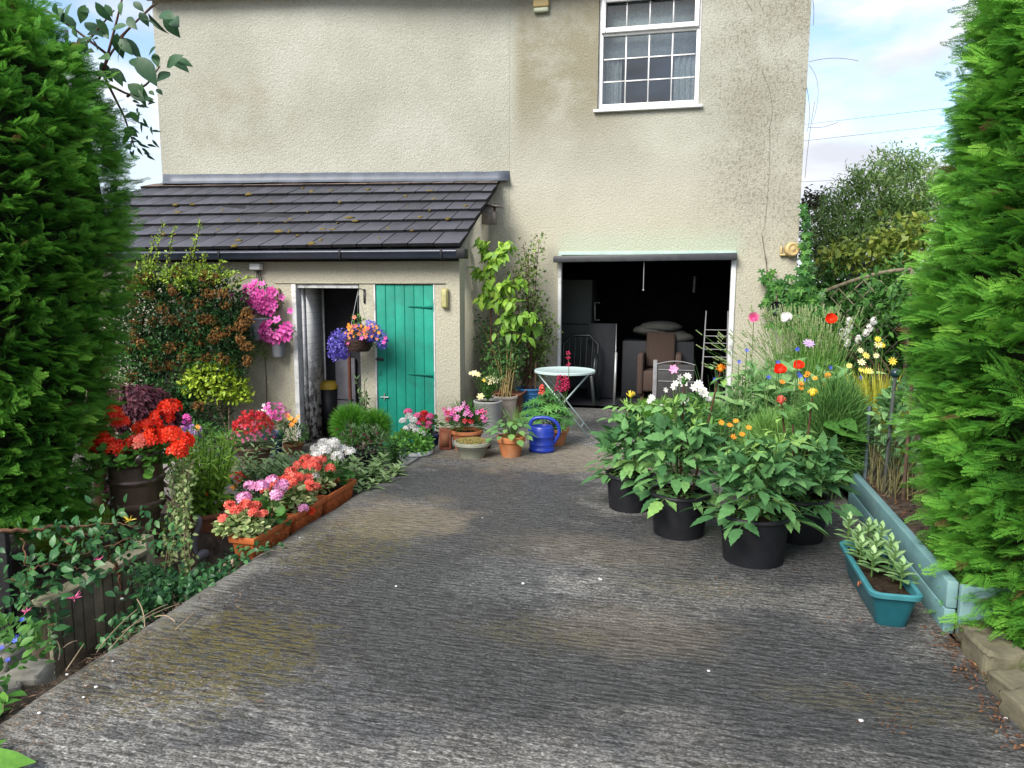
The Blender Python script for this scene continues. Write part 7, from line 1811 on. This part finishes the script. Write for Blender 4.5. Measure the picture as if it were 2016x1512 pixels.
# poppy leaf clumps, bluish
BIGP = leaf(.38, 8, .15, .35, .8, .22)
for px, Y, h, n, lab, mt in ((1495, 7.1, .85, 34, 'tall blue green poppy foliage left of the lavender', LM('poppy_leaf', (.06, .15, .06), (.11, .23, .09), (.22, .34, .16))), (1545, 6.9, .70, 40, 'tangle of poppy leaves under the scarlet poppies', MATS['poppy_leaf']), (1615, 7.0, .75, 34, 'upright pale poppy leaves below the red poppy', MATS['poppy_leaf']), (1670, 6.8, .62, 34, 'leafy stems between lavender and yellow daisies', MIDG), (1460, 6.8, .55, 40, 'broad leaves at the left end of the border', MATS['poppy_leaf']), (1600, 6.3, .5, 40, 'low leaves round the orange marigolds', MIDG)):
    r, q = clump('border_foliage', px, Y, lab, 'plant'); h *= 1.12; mb = MB(); ms = MB()
    for k in range(int(n*1.7)):
        x, y = rng.normal(0, .18), rng.normal(0, .12); z = h*rng.uniform(.15, 1.0); a = rng.uniform(0, 6.28); scatter(mb, BIGP, [(x, y, z)], [(math.cos(a), math.sin(a), rng.uniform(.1, 1.3))], [(rng.normal(0, .3), -.4, 1)], rng.uniform(.12, .26), rng.uniform(.1, 1))
        if k % 3 == 0: tube(ms, bez((x*.5, y*.5, 0), (x, y, z*.6), (x, y, z), 5), .004, 4, cap=False)
    nn = 320; B = rng.normal(0, .18, (nn, 3))*[1, .7, 0]; T = B*1.3 + np.stack([rng.normal(0, .08, nn), rng.normal(0, .06, nn), rng.uniform(.2, 1.1, nn)*h], 1); blades(mb, B, T, .006, 4, .1, rng.uniform(.2, 1, nn))
    bush(mb, (0, 0, h*.45), (.28, .2, h*.45), 750, LANCE, .09, (.1, .9), zmin=-1)
    mb.build('leaves', mt, r); ms.build('stems', STEM, r)
# white cosmos
r, q = clump('white_cosmos', 1350, 6.3, 'cluster of large white flowers behind the tallest dahlia', 'flower clump'); s = mpp(q + [0, 0, .7]); ms = MB(); mb = MB(); bush(mb, (0, 0, .42), (.34, .25, .24), 520, LANCE, .09, (.1, .9), zmin=-1); mb.build('foliage', MIDG, r)
for px, py, sz in ((1346, 752, .060), (1338, 745, .045), (1353, 742, .045), (1375, 757, .050), (1380, 768, .06), (1366, 763, .045), (1326, 762, .04), (1350, 785, .045), (1345, 795, .035), (1310, 768, .03), (1283, 783, .04), (1278, 790, .03), (1388, 775, .045), (1395, 785, .035), (1303, 800, .03), (1330, 755, .035)):
    e = D(px, py, 6.2 + rng.uniform(-.1, .1)) - q; tube(ms, bez((e[0]*.4, 0, 0), (e[0]*.8, e[1]*.8, e[2]*.7), e, 6), .003, 4, cap=False); bloom(r, e, (rng.normal(0, .5), -1, .5), sz*.82, WHITEP, P8 if px % 2 else P6, centre=YELLOW, csize=.22, layers=2)
bloom(r, D(1326, 727, 6.3) - q, (0, -1, .3), .042, LPINK, P6, layers=2); tube(ms, bez((0, 0, 0), (-.1, 0, .5), D(1326, 727, 6.3) - q, 6), .003, 4); ms.build('stems', STEM, r)
# large rhubarb like leaf and dead straw clump
r, q = clump('broad_leaf_plant', 1640, 5.85, 'large round ribbed leaf lying low beside the rosemary', 'plant'); mb = MB(); mb2 = leaf(.9, 8, .1, .3, .7, .08)
for px, py, l in ((1640, 838, .19), (1665, 850, .16), (1625, 830, .13), (1655, 826, .15)): e = D(px, py, 5.6) - q; scatter(mb, mb2, [e], [(rng.uniform(.2, 1), -.4, -.1)], [(0, -.5, 1)], l, rng.uniform(.3, .7))
mb.build('leaves', MIDG, r); ms = MB(); 
for k in range(4): tube(ms, bez((0, 0, 0), (0, 0, .2), D(1640, 838, 5.6) - q + rng.normal(0, .05, 3), 5), .006, 4)
ms.build('stems', STEM, r)
r, q = clump('sweet_pea', 1812, 5.4, 'climbing peas with drying straw coloured stems in the raised bed', 'climbing plant', .19); mb = MB(); n = 260; B = np.stack([rng.uniform(-.22, .2, n), rng.uniform(-.25, .3, n), np.zeros(n)], 1); T = B + np.stack([rng.normal(.04, .08, n), rng.normal(0, .06, n), rng.uniform(.12, .38, n)], 1); blades(mb, B, T, .007, 4, .2, rng.uniform(0, 1, n)); mb.build('dry_stems', LM('pea_straw', (.13, .13, .05), (.24, .22, .09), (.34, .31, .15), rough=.8), r)
mb = MB(); bush(mb, (0.02, .1, .46), (.24, .28, .32), 800, OV, .07, (.1, 1), zmin=-.9); mb.build('foliage', LM('pea_green', (.05, .14, .055), (.10, .22, .09), (.18, .30, .14)), r); 
for k in range(16): mb = MB(); blob(mb, (rng.uniform(-.24, .16), rng.uniform(-.2, .0), rng.uniform(.2, .62)), .014, 1, .15); mb.build('seed_head', plain('brown_seed_head', (.13, .055, .03), .9, .1), r)
n = 700; P = np.stack([rng.uniform(1.31, 1.75, n), rng.uniform(3.7, 5.7, n), np.full(n, .212)], 1); mb = MB(); scatter(mb, leaf(.3, 2, .2, .2, .8), P, nrm(rng.normal(0, 1, (n, 3))*[1, 1, .2]), nrm(rng.normal(0, .4, (n, 3)) + [0, 0, 1]), rng.uniform(.015, .05, n), rng.uniform(0, 1, n)); tag(mb.build('bark_mulch', MATS['rusty_litter']), 'red brown bark and dead leaves on the soil of the raised bed', 'mulch', kind='stuff')
# virginia creeper on the house corner
q = np.array([1.2, YR - .03, 0.]); r = empty('virginia_creeper', q, 'virginia creeper climbing the right corner of the house', 'climbing plant'); ml = MB(); ms = MB(); lf = leaf(.42, 5, .12, .25, .8)
def pam(c, R, t):
    d0 = nrm(np.array([rng.normal(0, .5), -1, rng.normal(.1, .4)])); u = nrm(np.cross(d0, [0, 0, 1])); v = np.cross(u, d0)
    for a in (-2.2, -1.2, 0, 1.2, 2.2): scatter(ml, lf, [c], [u*math.sin(a) - v*math.cos(a)*.9 + d0*.15], [d0], R*(1 - .14*abs(a)), np.clip(t + rng.normal(0, .06), 0, 1))
for px, py, sx, sy, n in ((1586, 470, 6, 40, 34), (1588, 530, 12, 30, 50), (1588, 580, 22, 24, 80), (1545, 570, 28, 18, 70), (1560, 600, 40, 18, 90), (1600, 610, 24, 24, 70), (1520, 590, 14, 20, 34), (1583, 420, 4, 20, 14), (1512, 545, 8, 14, 14), (1590, 640, 30, 20, 60), (1545, 630, 30, 20, 40)):
    for k in range(n):
        a, b = px + rng.normal(0, .6)*sx, py + rng.normal(0, .6)*sy; Yc = YR - .05 - rng.uniform(0, .16) if a < 1585 else YR - .05 + rng.uniform(-.15, .2); c = D(a, b, Yc) - q; pam(c, rng.uniform(.05, .085), rng.uniform(.05, .8))
ml.build('foliage', LM('creeper_green', (.020, .075, .018), (.045, .14, .03), (.11, .24, .045)), r); mb = MB()
for pts in (((1510, 640), (1512, 560), (1508, 505)), ((1515, 560), (1505, 500), (1500, 460)), ((1585, 640), (1586, 520), (1582, 400)), ((1540, 620), (1548, 580), (1590, 540))):
    P = [D(x, y, YR - .02) - q for x, y in pts]; tube(ms, bez(*P, 12), .003, 5, cap=False)
ms.build('stems', BROWNST, r)
for px, py in ((1505, 470), (1503, 490), (1506, 510), (1500, 530), (1515, 520), (1508, 540)): pam(D(px, py, YR - .05) - q, .045, .9)
mb = MB()
for pts in (((1505, 450), (1518, 330), (1515, 250)), ((1515, 250), (1530, 200), (1500, 140)), ((1480, 20), (1470, 5), (1460, -20))): P = [D(x, y, YR - .006) - q for x, y in pts]; tube(mb, bez(*P, 12), .0016, 4, cap=False)
mb.build('dead_stems', plain('grey_dead_stem', (.17, .15, .12), .9, .1), r)
# wisps of dead stem hanging off the corner
mb = MB(); a0 = D(1592, 122, YR)
for pts in (((1592, 122), (1640, 108), (1690, 120)), ((1592, 128), (1625, 160), (1600, 240)), ((1604, 200), (1590, 280), (1585, 350)), ((1590, 250), (1620, 255), (1650, 240)), ((1600, 0), (1604, 20), (1601, 50)), ((1588, 260), (1600, 230), (1588, 170))): P = [D(x, y, YR - .01 + .1*(i > 0)) - q for i, (x, y) in enumerate(pts)]; tube(mb, bez(*P, 12), .003, 4, cap=False)
mb.build('loose_tendrils', MATS['grey_dead_stem'], r)
# round wall mirror by the creeper
c = D(1524, 605, YR - .02); r = empty('frying_pan', (c[0], YR, c[2] - .09), 'small round dark pan hung on the wall among the creeper', 'pan'); mb = MB(); lathe(mb, [(0, .0), (.055, 0), (.075, .03), (.079, .03), (.058, -.006), (0, -.006)], 28); mb.V[-1] = mb.V[-1] @ Rx(math.radians(90)).T + c + [0, -.20, 0]; mb.build('pan_dish', BLACKP, r, world=True, smooth=True)
mb = MB(); tube(mb, [c + [0, -.2, .07], c + [0, -.18, .16]], .01, 6); mb.build('handle', RUST, r, world=True)
# trellis, far bin and trees behind
r = empty('garden_trellis', (2.0, 10.6, 0), 'arched wooden lattice trellis beyond the house corner', 'trellis'); TW = plain('grey_trellis_wood', (.17, .15, .10), .85, .15, .25)
tx0, tx1 = D(1618, 600, 10.6)[0], D(1790, 600, 10.6)[0]
def arch(x): return D(1618, 575, 10.6)[2] + .30*math.sin((x - tx0)/(tx1 - tx0)*math.pi*.5)
mb = MB(); xs = np.linspace(tx0, tx1, 12)
for i in range(11): beam(mb, (xs[i], 10.6, arch(xs[i])), (xs[i+1], 10.6, arch(xs[i+1])), .035, .045)
mb.build('top_rail', TW, r, world=True)
for px in (tx0, tx1): mb = MB(); beam(mb, (px, 10.6, -.02), (px, 10.6, arch(px)), .04); mb.build('post', TW, r, world=True)
mb = MB()
for k in range(-8, 12):
    for sg in (1, -1):
        pts = []
        for t in np.linspace(0, 1.8, 19):
            x = tx0 + k*.2 + (t if sg > 0 else 1.8 - t); z = t*1.1 + .25
            if tx0 < x < tx1 and z < arch(x) - .02: pts.append((x, 10.6 + .012*sg, z))
        if len(pts) > 1: beam(mb, pts[0], pts[-1], .022, .012)
mb.build('lattice', TW, r, world=True)
c = D(1730, 520, 13.0); r = empty('water_butt', (c[0], 13, 0), 'dark blue grey water butt half hidden in the shrubs', 'water butt'); mb = MB(); BUTT = plain('slate_plastic', (.03, .045, .06), .5, .4)
lathe(mb, [(0, 0), (.42, 0), (.46, c[2]), (.0, c[2])], 28); mb.build('tank', BUTT, r, smooth=True).modifiers.new('e', 'EDGE_SPLIT'); mb = MB(); lathe(mb, [(.47, c[2] - .03), (.49, c[2]), (.47, c[2] + .04), (.0, c[2] + .06)], 28); mb.build('lid', BUTT, r)
def tree(name, base, label, crown, n, tpl, lsz, mat, cat='tree', trunk_r=.08, nb=9, stm=None):
    q = np.array(base, float); r = empty(name, q, label, cat); mb = MB(); ms = MB(); Pc = []
    for cx, cy, cz, rx, ry, rz_ in crown:
        for _ in range(max(4, int(n*rx*rz_))):
            d = rdir(1)[0]; p = np.array([cx, cy, cz]) + d*np.array([rx, ry, rz_])*rng.uniform(.5, 1.0); Pc.append(p); m = 26; P = p + rng.normal(0, .11, (m, 3)); t = np.clip(rng.normal(.45, .2), 0, 1)
            scatter(mb, tpl, P - q, nrm(d*.5 + rng.normal(0, .6, (m, 3)) + [0, 0, -.1]), nrm(rng.normal(0, .4, (m, 3)) + [0, -.1, 1]), lsz*rng.uniform(.6, 1.2, m), np.clip(t + rng.normal(0, .15, m), 0, 1))
    for k in range(nb):
        e = Pc[rng.integers(len(Pc))] - q; tube(ms, bez((rng.normal(0, .05), rng.normal(0, .05), -.05), (e[0]*.25, e[1]*.25, e[2]*.6), e, 9), np.linspace(trunk_r*(1 if k == 0 else .6), .012, 9), 6, cap=False)
    mb.build('crown', mat, r); ms.build('trunk', stm or WOODY, r); return r
WIL = LM('bamboo_green', (.06, .125, .04), (.13, .22, .075), (.26, .35, .16), trans=.45); S_ = lambda px, py, Y: D(px, py, Y)
def cr(Y, *L_): return [(*D(px, py, Y + dy), w*Y/1500, w*Y/1500*.8, h*Y/1500) for px, py, w, h, dy in L_]
tree('willow_tree', (3.7, 14.2, 0), 'light grey green feathery tree beyond the house at the right', cr(14, (1720, 400, 70, 60, 0), (1790, 370, 60, 70, .5), (1670, 440, 55, 55, -.3), (1760, 450, 80, 70, 0), (1700, 360, 40, 30, .2), (1760, 330, 50, 35, .5), (1830, 420, 60, 80, 0), (1650, 490, 50, 50, -.5), (1720, 490, 70, 50, -.5), (1640, 420, 30, 30, 0)), 230, leaf(.26, 2, .1, .2, .8), .125, WIL)
tree('elder_bush', (2.9, 12.2, 0), 'yellow green shrub in front of the water butt', cr(12, (1690, 500, 50, 20, 0), (1660, 520, 40, 16, 0), (1740, 490, 30, 25, 0), (1770, 520, 40, 30, 0), (1800, 470, 40, 40, 0)), 190, leaf(.5, 3, .1, .2, .8), .12, LM('elder_green', (.07, .12, .02), (.16, .22, .04), (.30, .32, .08)), 'shrub', .04)
tree('hawthorn_tree', (3.1, 16, 0), 'dark bronze leaved tree top showing just past the creeper', cr(16, (1592, 385, 12, 18, 0), (1605, 405, 18, 22, 0), (1600, 450, 30, 50, 0), (1630, 470, 30, 40, 0), (1610, 520, 40, 40, 0)), 120, K5, .11, LM('bronze_leaf', (.035, .04, .02), (.07, .065, .03), (.11, .12, .05)), 'tree', .07)
tree('laurel_bush', (3.4, 11.2, 0), 'mass of dark evergreen shrub behind the trellis', cr(11.2, (1700, 600, 90, 40, .2), (1660, 640, 70, 40, 0), (1740, 640, 80, 60, 0), (1640, 560, 40, 30, .5), (1780, 580, 60, 60, 0), (1820, 650, 80, 80, 0), (1700, 690, 90, 50, -.2), (1740, 600, 45, 45, -1.2),), 190, leaf(.4, 3, .1, .2, .8), .12, MIDG, 'shrub', .05)
tree('phlox_clump', (2.5, 8.9, 0), 'white flowered tall perennial between trellis and lavender', cr(8.8, (1670, 650, 26, 30, 0), (1700, 660, 24, 30, 0), (1650, 690, 26, 30, 0)), 260, LANCE, .08, MIDG, 'plant', .012)
r = [o for o in COL.objects if o.name == 'phlox_clump'][0]; q = np.array(r.location)
for px, py in ((1668, 650), (1675, 640), (1664, 662), (1712, 645), (1705, 655), (1672, 632), (1690, 668), (1658, 655), (1720, 632), (1668, 675)): head(r, D(px, py, 8.55) - q, .026, 22, WHITEP, size=.017, flat=1.5, cover=-1)
mb = MB()
for k in range(70):                                     # a far hedge line that closes the view
    pass
def farhedge(name, x0, x1, y, h, label, n):
    q = np.array([(x0 + x1)/2, y, -.02]); r = empty(name, q, label, 'hedge'); mb = MB(); hh = MB(); L_ = x1 - x0
    box(hh, (x0 - q[0] + .2, -.5, 0), (x1 - q[0] - .2, .5, h*.85)); hh.build('inner_shade_hull', INNER, r)
    P = np.stack([rng.uniform(-L_/2, L_/2, n), rng.normal(0, .55, n), rng.uniform(0, 1, n)**.8*h], 1); P[:, 2] += .18*np.sin(P[:, 0]*1.7); scatter(mb, K5, P, nrm(rng.normal(0, .6, (n, 3)) + [0, -.5, .2]), nrm(rng.normal(0, .4, (n, 3)) + [0, -.4, 1]), .16*rng.uniform(.6, 1.3, n), rng.uniform(0, 1, n)); mb.build('foliage', MIDG, r)
farhedge('garden_hedge', 1.6, 30, 19, 2.0, 'distant green hedge closing the garden beyond the trees', 9000)
farhedge('garden_hedge', -30, -7.5, 12.5, 1.8, 'distant green hedge left of the house, behind the conifer', 6000)
# overhead wires
for k, (ya, yb) in enumerate(((244, 212), (276, 246), (355, 346))):
    a, b = D(1560, ya + 4, 30), D(1900, yb - 4, 24); m = a + (a - b)*3; e = b + (b - a)*3; mb = MB(); tube(mb, [m, a, b, e], .006, 4); tag(mb.build('overhead_wire', BLACKP), ('highest thin overhead wire crossing the sky right of the house', 'middle thin overhead wire crossing the sky right of the house', 'lowest thin overhead wire just above the far trees')[k], 'wire', 'overhead wires right of the house')
